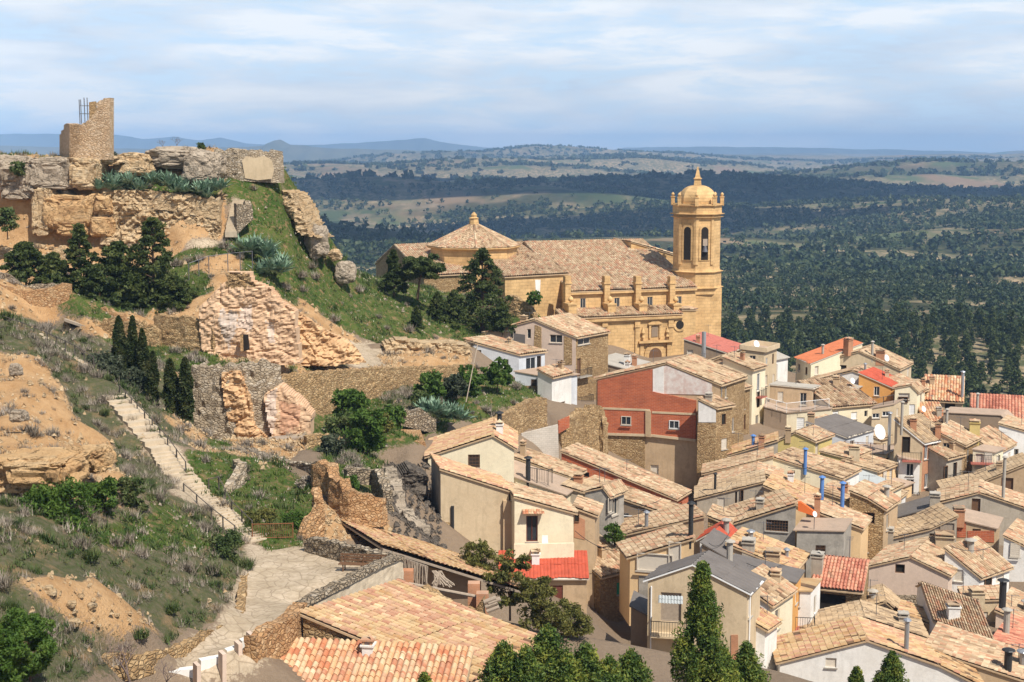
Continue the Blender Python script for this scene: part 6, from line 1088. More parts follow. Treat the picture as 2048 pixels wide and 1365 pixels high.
for i, (px, py, d, hp, wp, ln, lb) in enumerate([(243, 800, 106, 170, 30, 0, 'first slim cypress beside the stair, slightly shorter than its neighbour'), (272, 850, 103, 222, 26, 0, 'tallest slim cypress beside the stair'), (296, 850, 102, 195, 26, -.03, 'thin cypress immediately right of the tallest'), (303, 850, 100, 150, 24, .05, 'ragged leaning cypress at the end of the first group'), (350, 856, 99, 140, 30, -.05, 'bent cypress left of the isolated straight one'), (374, 862, 98.5, 150, 27, 0, 'straight cypress standing last on the right')]):
    tree('cypress', lb, 'tree', px, py, d, hp, wp, 'cypress', 'cyp', 7000, .12, 'cypresses beside the stair', seed=40 + i, lean=ln)
tree('olive_tree', 'round grey-green olive at the head of the stair', 'tree', 212, 795, 99, 90, 82, 'round', 'olive', 7000, .12, seed=50); tree('olive_tree', 'second grey-green olive in front of the slim cypresses', 'tree', 262, 812, 101, 80, 60, 'round', 'olive', 4500, .12, seed=51)
for i, (px, py, d, hp, wp, kd, mt, n, ls, lb) in enumerate([
 (995, 775, 137, 62, 60, 'loose', 'lush', 2600, .2, 'bright green fruit tree below the grey-white house'), (940, 790, 134, 60, 55, 'round', 'lush', 2600, .2, 'leafy fruit tree left of the brightest one'), (860, 800, 128, 55, 60, 'round', 'lush', 2600, .2, 'feathery green tree above the agaves of the garden'), (905, 795, 131, 45, 50, 'round', 'olive', 1800, .2, 'dull green shrub between the two fruit trees'),
 (700, 840, 115, 62, 75, 'round', 'lush', 3000, .18, 'green shrub mass under the terrace wall'), (735, 900, 104, 85, 90, 'round', 'lush', 4500, .16, 'largest green bush of the walled garden'), (690, 880, 108, 55, 70, 'round', 'scrubg', 2500, .16, 'dark olive bush left of the largest garden bush'), (760, 870, 112, 45, 50, 'round', 'yell', 1800, .15, 'yellowing bush at the garden edge'), (785, 850, 118, 36, 50, 'round', 'lush', 1500, .17, 'low bush right of the yellowing one'), (840, 812, 125, 30, 40, 'round', 'scrubg', 1200, .17, 'small dark bush under the feathery tree'),
 (660, 910, 100, 40, 50, 'round', 'olive', 1800, .14, 'grey-green bush before the dark shelter'), (700, 990, 87, 40, 40, 'round', 'lush', 1800, .1, 'bright plant inside the ruined corner'), (1068, 612, 186, 30, 32, 'loose', 'lush', 700, .22, 'small bright tree against the churchyard wall'),
 (120, 1085, 62, 130, 150, 'round', 'lush', 7000, .09, 'broad bright green bush on the scrub slope'), (205, 1060, 67, 110, 90, 'loose', 'lush', 4000, .09, 'taller loose green bush right of the broad one'), (265, 1040, 71, 90, 80, 'loose', 'scrubg', 3000, .09, 'dull green bush near the earth bank'), (60, 1350, 44, 145, 130, 'round', 'lush', 9000, .065, 'big bright green bush in the lower left corner'), (15, 1380, 42, 130, 90, 'round', 'lush', 6000, .065, 'bright green bush cut by the left picture edge'),
 (448, 1150, 72, 95, 95, 'round', 'scrubg', 6000, .075, 'rounded dark green shrub below the stair'), (410, 1120, 74, 45, 60, 'round', 'scrubg', 2000, .075, 'small shrub beside the rounded dark one'), (520, 1060, 80, 42, 85, 'round', 'yell', 2400, .08, 'brownish shrub behind the rusty gate'), (590, 1060, 80, 36, 60, 'round', 'lush', 1800, .08, 'green shrub at the wall stub'), (520, 975, 89, 24, 60, 'round', 'dry', 1600, .08, 'grey lavender-like bush in the lower garden'), (560, 975, 89, 22, 50, 'round', 'dry', 1400, .08, 'second grey bush in the lower garden'), (612, 985, 87, 36, 40, 'round', 'dry', 1600, .08, 'grey bush against the dry stone wall'),
 (955, 1165, 82, 80, 105, 'loose', 'yell', 4000, .09, 'olive-yellow shrub overhanging the reed shed'), (1020, 1225, 78, 125, 110, 'loose', 'yell', 6000, .09, 'tall olive-yellow shrub beside the red sheet roof'), (1080, 1262, 76, 110, 120, 'loose', 'yell', 6000, .09, 'spreading olive-yellow shrub before the tan annex'), (1138, 1285, 78, 80, 110, 'loose', 'yell', 4000, .09, 'lowest olive-yellow shrub near the lane'), (1228, 1085, 107, 38, 42, 'round', 'lush', 1800, .1, 'dark green potted bush on a wall by the glazed house'), (1712, 1150, 118, 45, 26, 'round', 'lush', 1500, .1, 'green shrub at the mouth of the alley'),
 (420, 540, 142, 0.1, 1, 'round', 'olive', 60, .1, None), (130, 352, 150, 30, 34, 'round', 'scrubg', 900, .14, None), (15, 470, 146, 60, 40, 'round', 'scrubg', 1400, .16, 'dark bush at the left foot of the cliff'), (36, 352, 149, 28, 30, 'round', 'scrubg', 800, .14, 'dark shrub rooted between the capping boulders'), (222, 318, 155, 14, 26, 'round', 'olive', 300, .14, 'grey-green shrub right of the castle tower'), (402, 300, 157, 14, 20, 'round', 'scrubg', 400, .12, 'dark tuft on top of the plateau'), (600, 380, 170, 0.1, 1, 'round', 'olive', 60, .1, None), (375, 1300, 57, 26, 60, 'round', 'dry', 1800, .07, None)]):
    if lb: tree('bush' if 'tree' not in lb else 'tree', lb, 'tree' if 'tree' in lb else 'bush', px, py, d, hp, wp, kd, mt, n, ls, seed=60 + i)
for i, (px, py, d, hp, wp, lb) in enumerate([(1400, 1420, 60, 312, 116, 'tall pointed conifer in front of the apartment house'), (1095, 1440, 55, 192, 160, 'dark conifer bottom centre, largest of its row'), (1008, 1440, 54, 160, 115, 'conifer bottom centre, furthest left of the row'), (1172, 1440, 55, 156, 120, 'conifer right of the largest one in the row'), (1262, 1440, 56, 142, 110, 'conifer at the right end of the row'), (1052, 1440, 53.5, 150, 100, 'low conifer filling the gap left of the largest one'), (1135, 1440, 53.5, 140, 95, 'low conifer filling the gap right of the largest one'), (1218, 1440, 55, 128, 90, 'short conifer between the two right-hand ones of the row'), (1445, 1440, 60, 150, 100, 'broad low conifer at the foot of the tall pointed one'), (1490, 1440, 61, 160, 110, 'bushy conifer right of the tall pointed one'), (1780, 1430, 68, 135, 78, 'rounded conifer before the white house'), (1710, 1440, 68, 115, 45, 'narrow conifer left of the rounded one'), (850, 1440, 52, 96, 60, 'tip of a small green conifer over the foreground tiles')]):
    tree('conifer', lb, 'tree', px, py, d, hp, wp, 'conifer', 'conif', 26000 if i == 0 else 15000, .07, 'garden conifers along the lower edge', seed=110 + i)
def agave(label, px, py, d, n, wpx, s, seed, group):
    s *= 1.12
    rs = np.random.default_rng(seed); V = []; Fa = []; b0 = P(px, py, d)
    for r_ in range(n):
        cx = b0.x + (rs.random() - .5) * wpx * d / F; cy = b0.y + rs.uniform(-1.2, .8); cz = b0.z + rs.uniform(-.5, .4) 
        for k in range(24):
            a = k * 2.4; e = rs.uniform(.25, 1.35); ln = s * rs.uniform(.8, 1.25); w = .10 * s; dr = np.array([math.cos(a) * math.cos(e), math.sin(a) * math.cos(e), math.sin(e)]); sd = np.array([-math.sin(a), math.cos(a), 0]); c0 = np.array([cx, cy, cz]); b_ = len(V)
            m1 = c0 + dr * ln * .5; tip = c0 + dr * ln + np.array([0, 0, -.12 * s * rs.random()]); V += [c0 - sd * w * .6, c0 + sd * w * .6, m1 + sd * w + np.array([0, 0, .05]), tip, m1 - sd * w + np.array([0, 0, .05]), m1 - np.array([0, 0, .06])]; Fa += [(b_, b_ + 5, b_ + 3, b_ + 4), (b_, b_ + 1, b_ + 2, b_ + 5), (b_ + 5, b_ + 2, b_ + 3, b_ + 3)]
    Fa = [f if len(set(f)) == 4 else (f[0], f[1], f[2], f[0]) for f in Fa]
    bm = bpy.data.meshes.new('agave'); o0 = b0; bm.from_pydata([tuple(np.array(v) - np.array(o0)) for v in V], [], [tuple(dict.fromkeys(f)) for f in Fa]); o = link('agave', bm, m_['agave'], None); o.location = o0; tag(o, label, 'agave', group)
ga = 'agaves along the castle ledge'
for i, (px, py, w, n, lb) in enumerate([(222, 372, 46, 9, 'spiky blue-green agave clump at the left end of the ledge'), (268, 374, 40, 7, 'agave clump next to the left-end one'), (318, 368, 44, 8, 'upright agave clump in the middle of the ledge'), (362, 378, 44, 9, 'agave clump right of the middle one'), (400, 388, 40, 8, 'drooping agave clump hanging over the wall'), (432, 380, 24, 4, 'last small agave clump before the grey outcrop')]): agave(lb, px, py, 149.6, n, w, 1.25, i, ga)
agave('large blue-green agave cluster on the grassy slope', 512, 508, 145, 13, 60, 1.5, 21, 'agaves on the slope'); agave('lower half of the agaves on the slope, paler leaves', 545, 538, 144, 12, 60, 1.4, 22, 'agaves on the slope'); agave('agave group on the garden wall, left part', 868, 826, 122, 8, 44, 1.2, 23, 'agaves in the garden'); agave('agave group on the garden wall, right part', 912, 832, 123, 8, 44, 1.2, 24, 'agaves in the garden')
agave('yellowish palm-like plant beside the stair', 340, 880, 97, 3, 22, 1.1, 25, None)
def bare(label, px, py, d, hpx, seed, spread=.5, mt='twig'):
    rs = random.Random(seed); b0 = P(px, py, d); g = MB(); Hh = hpx * d / F; root = empty('bare_tree', b0, label, 'tree')
    def br(p, v, ln, r, k):
        q = p + v * ln; g.tube([p, (p + q) / 2 + Vector((rs.uniform(-1, 1), rs.uniform(-1, 1), 0)) * ln * .06, q], r, 4 if k else 6, r * .6)
        if k < 5:
            for _ in range(3 if k < 3 else 2): w = (v + Vector((rs.uniform(-1, 1), rs.uniform(-1, 1), rs.uniform(-.2, .6))) * spread * 1.5).normalized(); br(q, w, ln * rs.uniform(.6, .85), r * .6, k + 1)
    br(b0, Vector((rs.uniform(-.2, .2), 0, 1)), Hh * .28, Hh * .025, 0); g.build('branches', m_[mt], root)
bare('larger leafless tree leaning over the white wall panels', 262, 1385, 53, 130, 1, .6); bare('leafless sapling right of the larger bare tree', 330, 1385, 52, 80, 2, .8); bare('leafless tree on the castle plateau skyline', 355, 300, 158, 30, 3, .6); bare('thinner leafless tree left of the skyline one', 326, 300, 158, 24, 4, .6); bare('thin bare shrub by the cypress feet', 330, 900, 96, 60, 5, .7); bare('second bare shrub by the cypress feet', 365, 905, 96, 50, 6, .8)
# ground cover on the slopes: grass and dry scrub (nobody could count it)
def scatter(zone, n, fn, seed, ymax=300, xr=None):
    rs = np.random.default_rng(seed); js, is_ = np.where((ZN == zone) & (GYY < ymax) & (PX > -80) & (PX < 2120) & (PY < 1450)); w = 1 / np.maximum(GYY[js, is_], 30) ** 1.1; w = w * fn(js, is_); w /= w.sum(); k = rs.choice(len(js), n, p=w); j = js[k]; i = is_[k]
    x = GXX[j, i] + rs.uniform(-.25, .25, n); y = GYY[j, i] + rs.uniform(-.25, .25, n); return x, y, GZ[j, i], rs
def tufts(name, label, zone, n, per, hgt, wd, mt, seed, fn=lambda j, i: 1.0, up_=.7, spread=.35):
    x, y, z, rs = scatter(zone, n, fn, seed); s = rs.uniform(.5, 1.5, n) * (.5 + y / 260); V = []; L = n * per
    X = np.repeat(x, per) ; Y = np.repeat(y, per); Z = np.repeat(z, per); Sx = np.repeat(s, per); a = rs.random(L) * 6.28; e = np.clip(rs.normal(up_, .35, L), .05, 1.5); r0 = rs.random(L) * spread * Sx; b_ = rs.random(L) * 6.28
    bx = X + r0 * np.cos(b_); by = Y + r0 * np.sin(b_); ln = hgt * Sx * rs.uniform(.6, 1.3, L); w = wd * Sx; tx = bx + ln * np.cos(a) * np.cos(e); ty = by + ln * np.sin(a) * np.cos(e); tz = Z + ln * np.sin(e); px_ = -np.sin(a) * w; py_ = np.cos(a) * w
    V = np.stack([np.stack([bx - px_, by - py_, Z - .05], 1), np.stack([bx + px_, by + py_, Z - .05], 1), np.stack([tx, ty, tz], 1)], 1).reshape(-1, 3); Fa = np.arange(3 * L).reshape(L, 3); o = npmesh(name, V, Fa, m_[mt]); tag(o, label, 'ground cover', kind='stuff')
cl_ = lambda s, t: (lambda j, i: (fbm(GXX[j, i] / 1.8 + s, GYY[j, i] / 1.8, 3) > t) + .03)
tufts('grass', 'green grass covering the castle slope and gardens', 1, 15000, 9, .26, .035, 'grasst', 1)
tufts('scrub', 'grey dry scrub covering the left foreground slope', 3, 6500, 40, .42, .018, 'dry', 2, cl_(0, .46), .75, .4); tufts('scrub', 'low green scrub between the dry bushes of the left slope', 3, 6500, 22, .34, .03, 'scrubg', 3, cl_(30, .48), .7, .4)
tufts('scrub', 'domed grey thorn bushes crowding the left slope', 3, 750, 190, .62, .022, 'dry', 71, cl_(70, .44), .75, .42); tufts('scrub', 'domed dark green low bushes between the grey ones', 3, 520, 190, .5, .035, 'scrubg', 72, cl_(80, .46), .75, .42); tufts('scrub', 'dark thorny bushes rooted in the orange earth banks', 2, 420, 150, .5, .025, 'dry', 91, cl_(33, .48), .75, .4); tufts('scrub', 'brownish bushes dotted over the green castle slope', 1, 330, 150, .55, .03, 'dry', 73, cl_(90, .5), .75, .4); tufts('scrub', 'scattered small tufts on the orange earth banks', 2, 900, 26, .3, .022, 'dry', 4, cl_(9, .5)); tufts('weeds', 'dark weeds and shrubs dotted on the grassy slope', 1, 900, 34, .5, .04, 'scrubg', 5, cl_(14, .52), .8, .5); tufts('flowers', 'tiny white and yellow flowers in the grass', 1, 5000, 2, .10, .03, 'frame', 6, cl_(3, .55), 1.1, .4)
for i in range(26):
    x = rng.uniform(60, 330); y = rng.uniform(1170, 1300)
    if inpoly(np.array([x]), np.array([y]), ZONES[2][1])[0]: h_ = hit(x, y); q_ = rng.uniform(7, 26); rock('pale stone lying on the bare patch of the lower left slope', x, y, h_.y - .3, q_, q_ * .75, None, .5, i, 'prock', 'stone', group='stones on the lower bare patch', sub=2)
rock('layered ochre rock ledge in the bank above the green bushes', 60, 955, 62.5, 170, 70, 3, .7, 71, 'orock', amp=.22); rock('ochre rock ledge in the bank right of the layered one', 160, 930, 67.5, 90, 46, 2.5, .6, 72, 'orock', amp=.22); rock('grey boulder stuck in the upper left bank', 28, 742, 87, 24, 26, None, .4, 73); rock('flat grey stone on the upper left bank', 32, 835, 75, 34, 24, None, .4, 74)
def rubble(name, label, zone, n, s0, s1, mt, seed, fn=lambda j, i: 1.0):
    x, y, z, rs = scatter(zone, n, fn, seed); T_ = np.array([(1, 0, -.5), (-.5, .87, -.5), (-.5, -.87, -.5), (0, 0, .9), (.5, .5, .5)]); V = T_[None] + rs.normal(size=(n, 5, 3)) * .16; s = rs.uniform(s0, s1, n) * (.5 + y / 150) * rs.random(n) ** .8
    V = V * s[:, None, None] + np.stack([x, y, z + s * .15], 1)[:, None]; f = np.array([(0, 1, 3), (1, 2, 3), (2, 0, 4), (0, 3, 4), (2, 4, 3), (0, 2, 1)]); Fa = (np.arange(n)[:, None, None] * 5 + f[None]).reshape(-1, 3); tag(npmesh(name, V.reshape(-1, 3), Fa, m_[mt]), label, 'rubble', kind='stuff')
rubble('rubble', 'loose ochre stones strewn over the earth banks', 2, 9000, .05, .24, 'prock', 31); rubble('gravel', 'small stones along the grassy slope', 1, 2200, .05, .2, 'rock', 32, cl_(50, .52)); rubble('gravel', 'stones among the dry scrub', 3, 2500, .05, .2, 'prock', 33, cl_(60, .5))
rubble('rubble', 'dark broken rock covering the shaded slope left of the plain house', 0, 3200, .06, .30, 'shade_rock', 34, lambda j, i: ((PX[j, i] > 765) & (PX[j, i] < 885) & (PY[j, i] > 930) & (PY[j, i] < 1100)) + 1e-9); rubble('rubble', 'loose stones below the terrace walls', 2, 4500, .07, .30, 'prock', 35, lambda j, i: ((PX[j, i] > 360) & (PX[j, i] < 800) & (PY[j, i] > 680)) * 1.0 + .03)
# individual pines that show largest beyond the village: one of a few kinds copied
kinds = []
for k in range(4):
    rs = np.random.default_rng(200 + k); root = empty('pine_tree', (0, 0, 0)); cs = []
    hh = [7, 8.5, 6, 9][k]; wd = [2.4, 2.6, 2.8, 2.2][k]
    for i in range(30): t = (i + .5) / 30; r = wd * (1 - t) ** .5 * rs.uniform(.3, 1); a = i * 2.4; q = rs.normal(size=(26, 3)); q /= np.linalg.norm(q, axis=1)[:, None]; q *= rs.random((26, 1)) ** .4 * wd * .34; q[:, 2] *= .7; cs.append(q + np.array([r * math.cos(a), r * math.sin(a), hh * (.2 + .78 * t)]))
    V, Fa = leafquads(vadd(cs), .34); npmesh('crown', V, Fa, m_['pine'], root); g = MB(); g.tube([(0, 0, -.5), (0, 0, hh * .8)], .2, 6, .05); g.build('trunk', m_['bark'], root); kinds.append(root)
cnt = 0; used = set(); rs = random.Random(9); gp = 'pines on the slope behind the village'; lbp = 'dark green pine among the many on the valley slope behind the houses'
spots = []
for t in range(6000):
    px = rs.uniform(1380, 2100) if rs.random() < .75 else rs.uniform(560, 1330); py = rs.uniform(470, 815); zz0 = CZ - 80; p = PZ(px, py, zz0)
    for _ in range(4): p = PZ(px, py, float(hf(np.array(p.x), np.array(p.y))))
    if p.y < 300 or p.y > 620 or (px < 1350 and py > 560): continue
    if any((p.x - q.x) ** 2 + (p.y - q.y) ** 2 < 20 for q in spots): continue
    if float(forest(np.array(p.x), np.array(p.y))) < .3 and rs.random() < .6: continue
    spots.append(p)
    if len(spots) >= 285: break
spots.sort(key=lambda p: p.y)
for i, p in enumerate(spots):
    if i < 4: r_ = kinds[i]
    else:
        s_ = kinds[i % 4]; r_ = s_.copy(); C.objects.link(r_)
        for ch_ in s_.children: c_ = ch_.copy(); C.objects.link(c_); c_.parent = r_
    k = rs.uniform(.75, 1.25); r_.location = (p.x, p.y, float(hf(np.array(p.x), np.array(p.y))) - .2); r_.scale = (k, k, k * rs.uniform(.9, 1.1)); r_.rotation_euler.z = rs.uniform(0, 6.28); tag(r_, lbp, 'tree', gp)
for i, (px, py, hp) in enumerate([(5, 292, 12), (30, 288, 9), (57, 286, 12), (68, 286, 13), (79, 286, 12), (98, 288, 10), (115, 290, 10), (240, 292, 10), (258, 294, 10)]):
    r_ = kinds[i % 4].copy(); C.objects.link(r_)
    for ch_ in kinds[i % 4].children: c_ = ch_.copy(); C.objects.link(c_); c_.parent = r_
    p = P(px, py + 4, 462); k = hp * 462 / F / 8 * 1.1; p.z = float(hf(np.array(p.x), np.array(p.y))) - .3; r_.location = p; r_.scale = (k, k, k); tag(r_, 'small dark pine on the distant knoll behind the castle', 'tree', 'pines on the knoll skyline')

# ---------------------------------------------------------------- stair, railings, bench, gate, shed, person
def stair(label, pts, w, n, name='stair', mat='rubble', kind=None):
    """pts: pixel/distance of the centre line, bottom to top"""
    Wp = [P(*p_) for p_ in pts]; seg = [(b_ - a_).length for a_, b_ in zip(Wp, Wp[1:])]; T = sum(seg); g = MB(); root = None
    for i in range(n):
        t = (i + .5) / n * T; k = 0
        while k < len(seg) - 1 and t > seg[k]: t -= seg[k]; k += 1
        p = Wp[k].lerp(Wp[k + 1], t / seg[k]); dr = (Wp[k + 1] - Wp[k]); dr.z = 0; dr.normalize(); sd = Vector((dr.y, -dr.x, 0)); ln = T / n
        g.box(p + up * (-.3 + .12 + rng.uniform(-.015, .015)), dr * ln * .56, sd * w / 2 * rng.uniform(.95, 1.05), up * .3)
    o = g.build(name, m_[mat], None, off=Wp[0]); tag(o, label, 'stairs'); return o
m_['step'] = plaster('pale_step_stone', (.56, .46, .33), (.40, .32, .22), 1.4, .5)
stair('lower flight of pale stone steps with wooden railings', [(503, 1088, 77), (456, 1044, 79.2), (398, 1000, 81.2)], 1.9, 19, mat='step'); stair('middle flight of narrow stone steps climbing left', [(396, 998, 81.4), (372, 968, 82.6), (344, 928, 84.2), (328, 905, 85.3)], 1.8, 13, mat='step')
stair('long stepped ramp running up to the cypresses', [(326, 903, 85.4), (300, 875, 86.8), (264, 830, 89.5), (226, 790, 92.8)], 1.6, 10, mat='step'); stair('uppermost worn steps at the left edge', [(160, 735, 96.5), (130, 715, 98), (60, 668, 101)], 1.2, 9, mat='step'); stair('small worn steps climbing the castle spur', [(462, 468, 147.8), (468, 440, 149), (478, 400, 151)], 1.3, 16, mat='step')
def rl(label, pp, hgt=.95, mt='woodr'): railing(label, [P(*q) for q in pp], hgt, mt, 1.3, posts=.045)
m_['woodr'] = plain('dark_railing_wood', (.10, .085, .07), .8, 0, .2, .3)
rl('dark wooden railing on the left side of the lower steps', [(368, 1000, 80.6), (394, 1022, 79.8), (423, 1048, 78.6), (470, 1085, 77)]); rl('dark wooden railing on the right side of the lower steps', [(418, 990, 82.6), (438, 985, 83), (464, 1035, 80.6), (505, 1075, 78)]); rl('dark railing along the right side of the long ramp', [(240, 800, 93), (275, 838, 90.3), (305, 868, 88.2), (336, 905, 86), (372, 955, 83.5)]); rl('dark railing of the upper path along the slope', [(-30, 645, 103), (45, 672, 101.5), (95, 692, 100), (150, 718, 98), (188, 742, 96.5)])
rl('thin fence posts on the slope below the path', [(378, 560, 139), (418, 545, 140), (456, 540, 140.5), (505, 535, 141)], 1.6, 'iron')
gt = empty('gate', P(508, 1080, 77.5), 'low rusty iron gate across the garden entrance', 'gate'); A = P(505, 1082, 77.6); B = P(586, 1080, 77.9); g = MB()
for z in (.15, .95): g.tube([A + up * z, B + up * z], .03, 5)
for e_ in (A, B): g.tube([e_, e_ + up * 1.0], .035, 5)
g.build('frame', m_['rust'], gt); g = MB()
for k in range(1, 22): q = A.lerp(B, k / 22); g.tube([q + up * .15, q + up * .95], .012, 4)
g.build('bars', m_['rust'], gt)
bn = empty('bench', P(722, 1146, 72), 'dark wooden slatted bench in front of the dry stone wall', 'bench'); A = P(676, 1146, 71.6); B = P(768, 1150, 71.2); ax = (B - A); L = ax.length; ax.normalize(); by_ = Vector((-ax.y, ax.x, 0)); g = MB()
for k in range(4): g.box(A + ax * L / 2 + by_ * (.05 + k * .11) + up * .45, ax * L / 2, by_ * .045, up * .02)
g.build('seat', m_['wood'], bn); g = MB()
for k in range(3): g.box(A + ax * L / 2 + by_ * (.48 + k * .02) + up * (.58 + k * .14), ax * L / 2, by_ * .015, up * .05)
g.build('backrest', m_['wood'], bn)
for s in (.1, .5, .9): g = MB(); g.box(A + ax * L * s + by_ * .08 + up * .2, ax * .03, by_ * .03, up * .24); g.box(A + ax * L * s + by_ * .46 + up * .42, ax * .03, by_ * .03, up * .48); g.build('leg', m_['wood'], bn)
# collapsing reed shed
sh = empty('shed', P(860, 1190, 73), 'collapsing shed with broken reed ceiling under old orange tiles', 'shed')
R0 = P(676, 1040, 82); R1 = P(795, 1102, 76.5); R2 = P(970, 1182, 74.5); R3 = P(1080, 1130, 86)
def quadroof(a, b_, c_, mat, nm_='roof'):
    eu = (b_ - a); Lu = eu.length; eu.normalize(); ev = (c_ - a); Lv = ev.length; ev.normalize(); V, Fa, uvv = tiles(a, eu, ev, Lu, Lv, .26, .42, .07, .06); npmesh(nm_, V, Fa, m_[mat], sh, uv=uvv)
    g = MB(); g.prism([a - up * .12, b_ - up * .12, b_ + (c_ - a) - up * .12, c_ - up * .12], -up * .12); g.build('ceiling', m_['woodl'], sh)
a_ = P(672, 1034, 84); b2 = P(955, 1122, 84.5); c2 = P(766, 1094, 77.2)
quadroof(a_, b2, c2, 't_gold')
for x, y0, y1, d_ in ((815, 1140, 1180, 74.5), (948, 1165, 1215, 73.8), (965, 1185, 1245, 73)): g = MB(); A = P(x, y0, d_); B = P(x, y1, d_); g.abox((A + B) / 2 - up * .3, .32, .3, (A.z - B.z) / 2 + .3); g.build('pillar', m_['brick2'], sh)
g = MB(); g.tube([P(818, 1168, 73.5), P(955, 1194, 72.9)], .09, 7); g.build('beam', m_['woodl'], sh)
g = MB()
for k in range(60): x = 796 + k * 1.0; A = P(x, 1112 + k * .35, 75.2 + rng.uniform(-.15, .15)); g.tube([A, A - up * rng.uniform(.8, 1.5) + Vector((rng.uniform(-.15, .15), 0, 0))], .035, 4)
for k in range(26): A = P(872 + rng.uniform(-8, 12), 1142, 74.5); g.tube([A, P(885 + rng.uniform(-22, 26), 1172 + rng.uniform(-8, 4), 74.2)], .035, 4)
g.build('reeds', m_['woodl'], sh); slab('back_wall', '', '', [(800, 1120), (960, 1160), (960, 1225), (800, 1185)], 79, -10, .3, 'brown', root=sh)
swall('low broken stone wall closing the shed at its lower end', [(850, 1175, 1220, 72.8), (905, 1202, 1240, 71.8), (950, 1218, 1262, 71.3), (968, 1195, 1262, 71.2)], .5, 'stone', .15)
for k in range(4): g = MB(); A = P(968 + k * 3, 1205 + k * 9 - (k == 3) * 25, 71); B = P(992 + k * 3, 1196 + k * 9 - (k == 3) * 25, 71); g.tube([A, B], .12, 8); tag(g.build('timber', m_['woodl'], None, off=A), 'weathered round timber stacked at the shed corner', 'timber', 'timbers at the shed corner')
# laundry, drum, chair
slab('laundry', 'grey blanket hanging on the house wall under the church', 'blanket', [(1027, 667), (1050, 670), (1050, 690), (1027, 688)], 173, -17, .05, 'shred' if False else 's_dark'); 
g = MB(); q = P(1090, 1096, 101.1); g.abox(q + up * .42, .22, .22, .02); g.abox(q + up * .65 + Vector((0, .2, 0)), .22, .02, .22)
for i in (-1, 1):
    for j in (-1, 1): g.tube([q + Vector((i * .2, j * .2, 0)), q + Vector((i * .2, j * .2, .42))], .018, 4)
tag(g.build('chair', m_['whitep'], None, off=q), 'white plastic chair on the cream terrace beside the curtained door', 'chair')
for i, (px, py, d_, w, lb) in enumerate([(1757, 868, 158, 1.8, 'big white round satellite dish among the terraces'), (1846, 820, 177, .8, 'small satellite dish near the orange house')]):
    chm = empty('satellite_dish', P(px, py + 20, d_), lb, 'satellite dish'); chimney(P(px, py + 14, d_), w, 1.0, 'dish', chm)
def cable(label, a, b_, sag=.6): A = P(*a); B = P(*b_); g = MB(); g.tube([A.lerp(B, t / 10) - up * sag * 4 * (t / 10) * (1 - t / 10) for t in range(11)], .022, 4); tag(g.build('cable', m_['black'], None, off=A), label, 'cable', 'cables across the lane')
cable('black cable sagging from the cream house to the lane corner', (1150, 1062, 101), (1262, 1100, 103)); cable('second cable hanging above the lane', (1178, 1080, 104), (1230, 1082, 107)); cable('cable between the white and brick houses above the street', (1180, 760, 160), (1195, 762, 151), .3)
g = MB(); A = P(932, 805, 128); B = P(955, 690, 131); g.tube([A, B], .045, 5); tag(g.build('pole', m_['woodl'], None, off=A), 'thin leaning pole in the orchard', 'pole')
g = MB(); A = P(1407, 722, 183); g.tube([A, A + up * 3.8], .28, 10); tag(g.build('flue', m_['pipe'], None, off=A), 'tall silver flue pipe before the salmon roof', 'pipe')
# the walker in the lane, seen from far above
pb = P(1195, 1216, 110); pr = empty('person', pb, 'person in a purple jacket and dark trousers walking in the shaded lane', 'person')
def skinned(name, V, Ed, rad_, mat, root):
    bm = bmesh.new(); sk = bm.verts.layers.skin.verify(); vs = [bm.verts.new(v) for v in V]
    for v_, r_ in zip(vs, rad_): v_[sk].radius = (r_, r_ * .8)
    vs[0][sk].use_root = True
    for i, j in Ed: bm.edges.new((vs[i], vs[j]))
    me = bpy.data.meshes.new(name); bm.to_mesh(me); bm.free(); o = link(name, me, m_[mat], root); o.modifiers.new('skin', 'SKIN'); s = o.modifiers.new('sub', 'SUBSURF'); s.levels = s.render_levels = 2; return o
m_['skin'] = plain('skin', (.50, .30, .20), .6, 0, .3, .05); m_['purple'] = plain('purple_jacket', (.22, .05, .20), .8, 0, .2, .2); m_['trous'] = plain('dark_trousers', (.04, .04, .05), .8, 0, .2, .2); m_['hair'] = plain('dark_hair', (.06, .035, .02), .7, 0, .3, .2)
BV = [(0, 0, .95), (0, 0, 1.2), (0, .01, 1.42), (0, 0, 1.52), (0, -.02, 1.62), (0, -.02, 1.72), (-.1, 0, .9), (-.11, -.12, .5), (-.11, -.02, .08), (-.11, -.14, .04), (.1, 0, .9), (.11, .08, .5), (.11, .26, .12), (.11, .16, .04), (-.2, .01, 1.4), (-.26, .06, 1.13), (-.26, -.04, .9), (-.26, -.07, .80), (.2, .01, 1.4), (.26, -.05, 1.13), (.25, -.2, .93), (.25, -.26, .85)]
BE = [(0, 1), (1, 2), (2, 3), (3, 4), (4, 5), (0, 6), (6, 7), (7, 8), (8, 9), (0, 10), (10, 11), (11, 12), (12, 13), (2, 14), (14, 15), (15, 16), (16, 17), (2, 18), (18, 19), (19, 20), (20, 21)]
skinned('body', BV, BE, [.14, .13, .12, .055, .09, .085, .09, .06, .04, .04, .09, .06, .04, .04, .055, .045, .032, .03, .055, .045, .032, .03], 'skin', pr)
skinned('jacket', [BV[i] for i in (0, 1, 2, 14, 15, 16, 18, 19, 20)] + [(0, 0, .8)], [(0, 1), (1, 2), (2, 3), (3, 4), (4, 5), (2, 6), (6, 7), (7, 8), (0, 9)], [.18, .165, .15, .085, .07, .06, .085, .07, .06, .18], 'purple', pr)
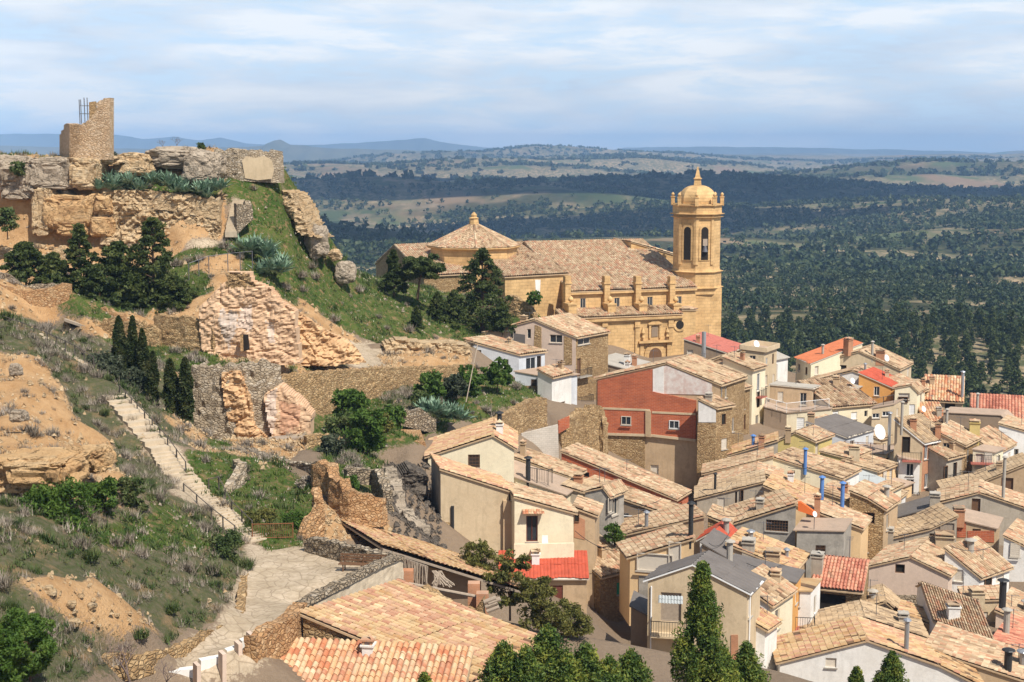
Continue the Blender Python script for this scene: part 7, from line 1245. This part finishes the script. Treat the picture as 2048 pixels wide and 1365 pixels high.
skinned('trousers', [BV[i] for i in (0, 6, 7, 8, 10, 11, 12)], [(0, 1), (1, 2), (2, 3), (0, 4), (4, 5), (5, 6)], [.15, .11, .075, .06, .11, .075, .06], 'trous', pr); skinned('hair', [(0, .02, 1.66), (0, .0, 1.76)], [(0, 1)], [.10, .085], 'hair', pr)
_rc = random.Random(4)
for i in range(11):
    x = _rc.uniform(1180, 1960); y = _rc.uniform(800, 1180); d_ = 2844 * 29 / (y - 300); w = _rc.uniform(40, 95); cable('thin black cable sagging between two roofs', (x, y - 22, d_ - 1), (x + w, y - 22 + _rc.uniform(-26, 4), d_ + 3), _rc.uniform(.3, .8))
# drifting clouds above the valley (their shadows band the woods)
m_['cloud'] = plain('cloud_white', (.85, .87, .9), 1, 0, 0, .03)
for i, (x, y, rx, ry) in enumerate([(500, 3000, 1500, 480), (-900, 4300, 900, 500), (1500, 2700, 620, 330), (120, 2050, 380, 170), (-250, 1330, 230, 150)]):
    bm = bmesh.new(); bmesh.ops.create_icosphere(bm, subdivisions=5, radius=1)
    for v in bm.verts:
        k = 1 + .35 * mnoise.noise(v.co * 1.7 + Vector((i * 5, 0, 0))) + .2 * mnoise.noise(v.co * 4.5); v.co = Vector((v.co.x * rx * k, v.co.y * ry * k, v.co.z * 90 * k if v.co.z > 0 else v.co.z * 25))
    me = bpy.data.meshes.new('cloud'); bm.to_mesh(me); bm.free(); o = link('cloud', me, m_['cloud'], None); o.location = (x + sv.x / sv.z * 950, y + sv.y / sv.z * 950, CZ - 85 + 950); tag(o, kind='structure')
# ---------------------------------------------------------------- the air between here and the horizon
me = bpy.data.meshes.new('haze'); bx0, bx1, by0, by1, bz0, bz1 = -11500, 11500, -60, 17000, -160, 275
me.from_pydata([(x, y, z) for z in (bz0, bz1) for y in (by0, by1) for x in (bx0, bx1)], [], [(0, 2, 3, 1), (4, 5, 7, 6), (0, 1, 5, 4), (2, 6, 7, 3), (0, 4, 6, 2), (1, 3, 7, 5)])
hm = bpy.data.materials.new('haze'); hm.use_nodes = True; hm.node_tree.nodes.clear(); vo = N(hm.node_tree, 'ShaderNodeVolumePrincipled', _Density=.000095, _Anisotropy=-.4); vo.inputs['Color'].default_value = (.38, .63, 1.0, 1); om = N(hm.node_tree, 'ShaderNodeOutputMaterial'); hm.node_tree.links.new(vo.outputs[0], om.inputs['Volume'])
hz = link('haze', me, hm, None); tag(hz, kind='stuff')
S.cycles.volume_bounces = 0
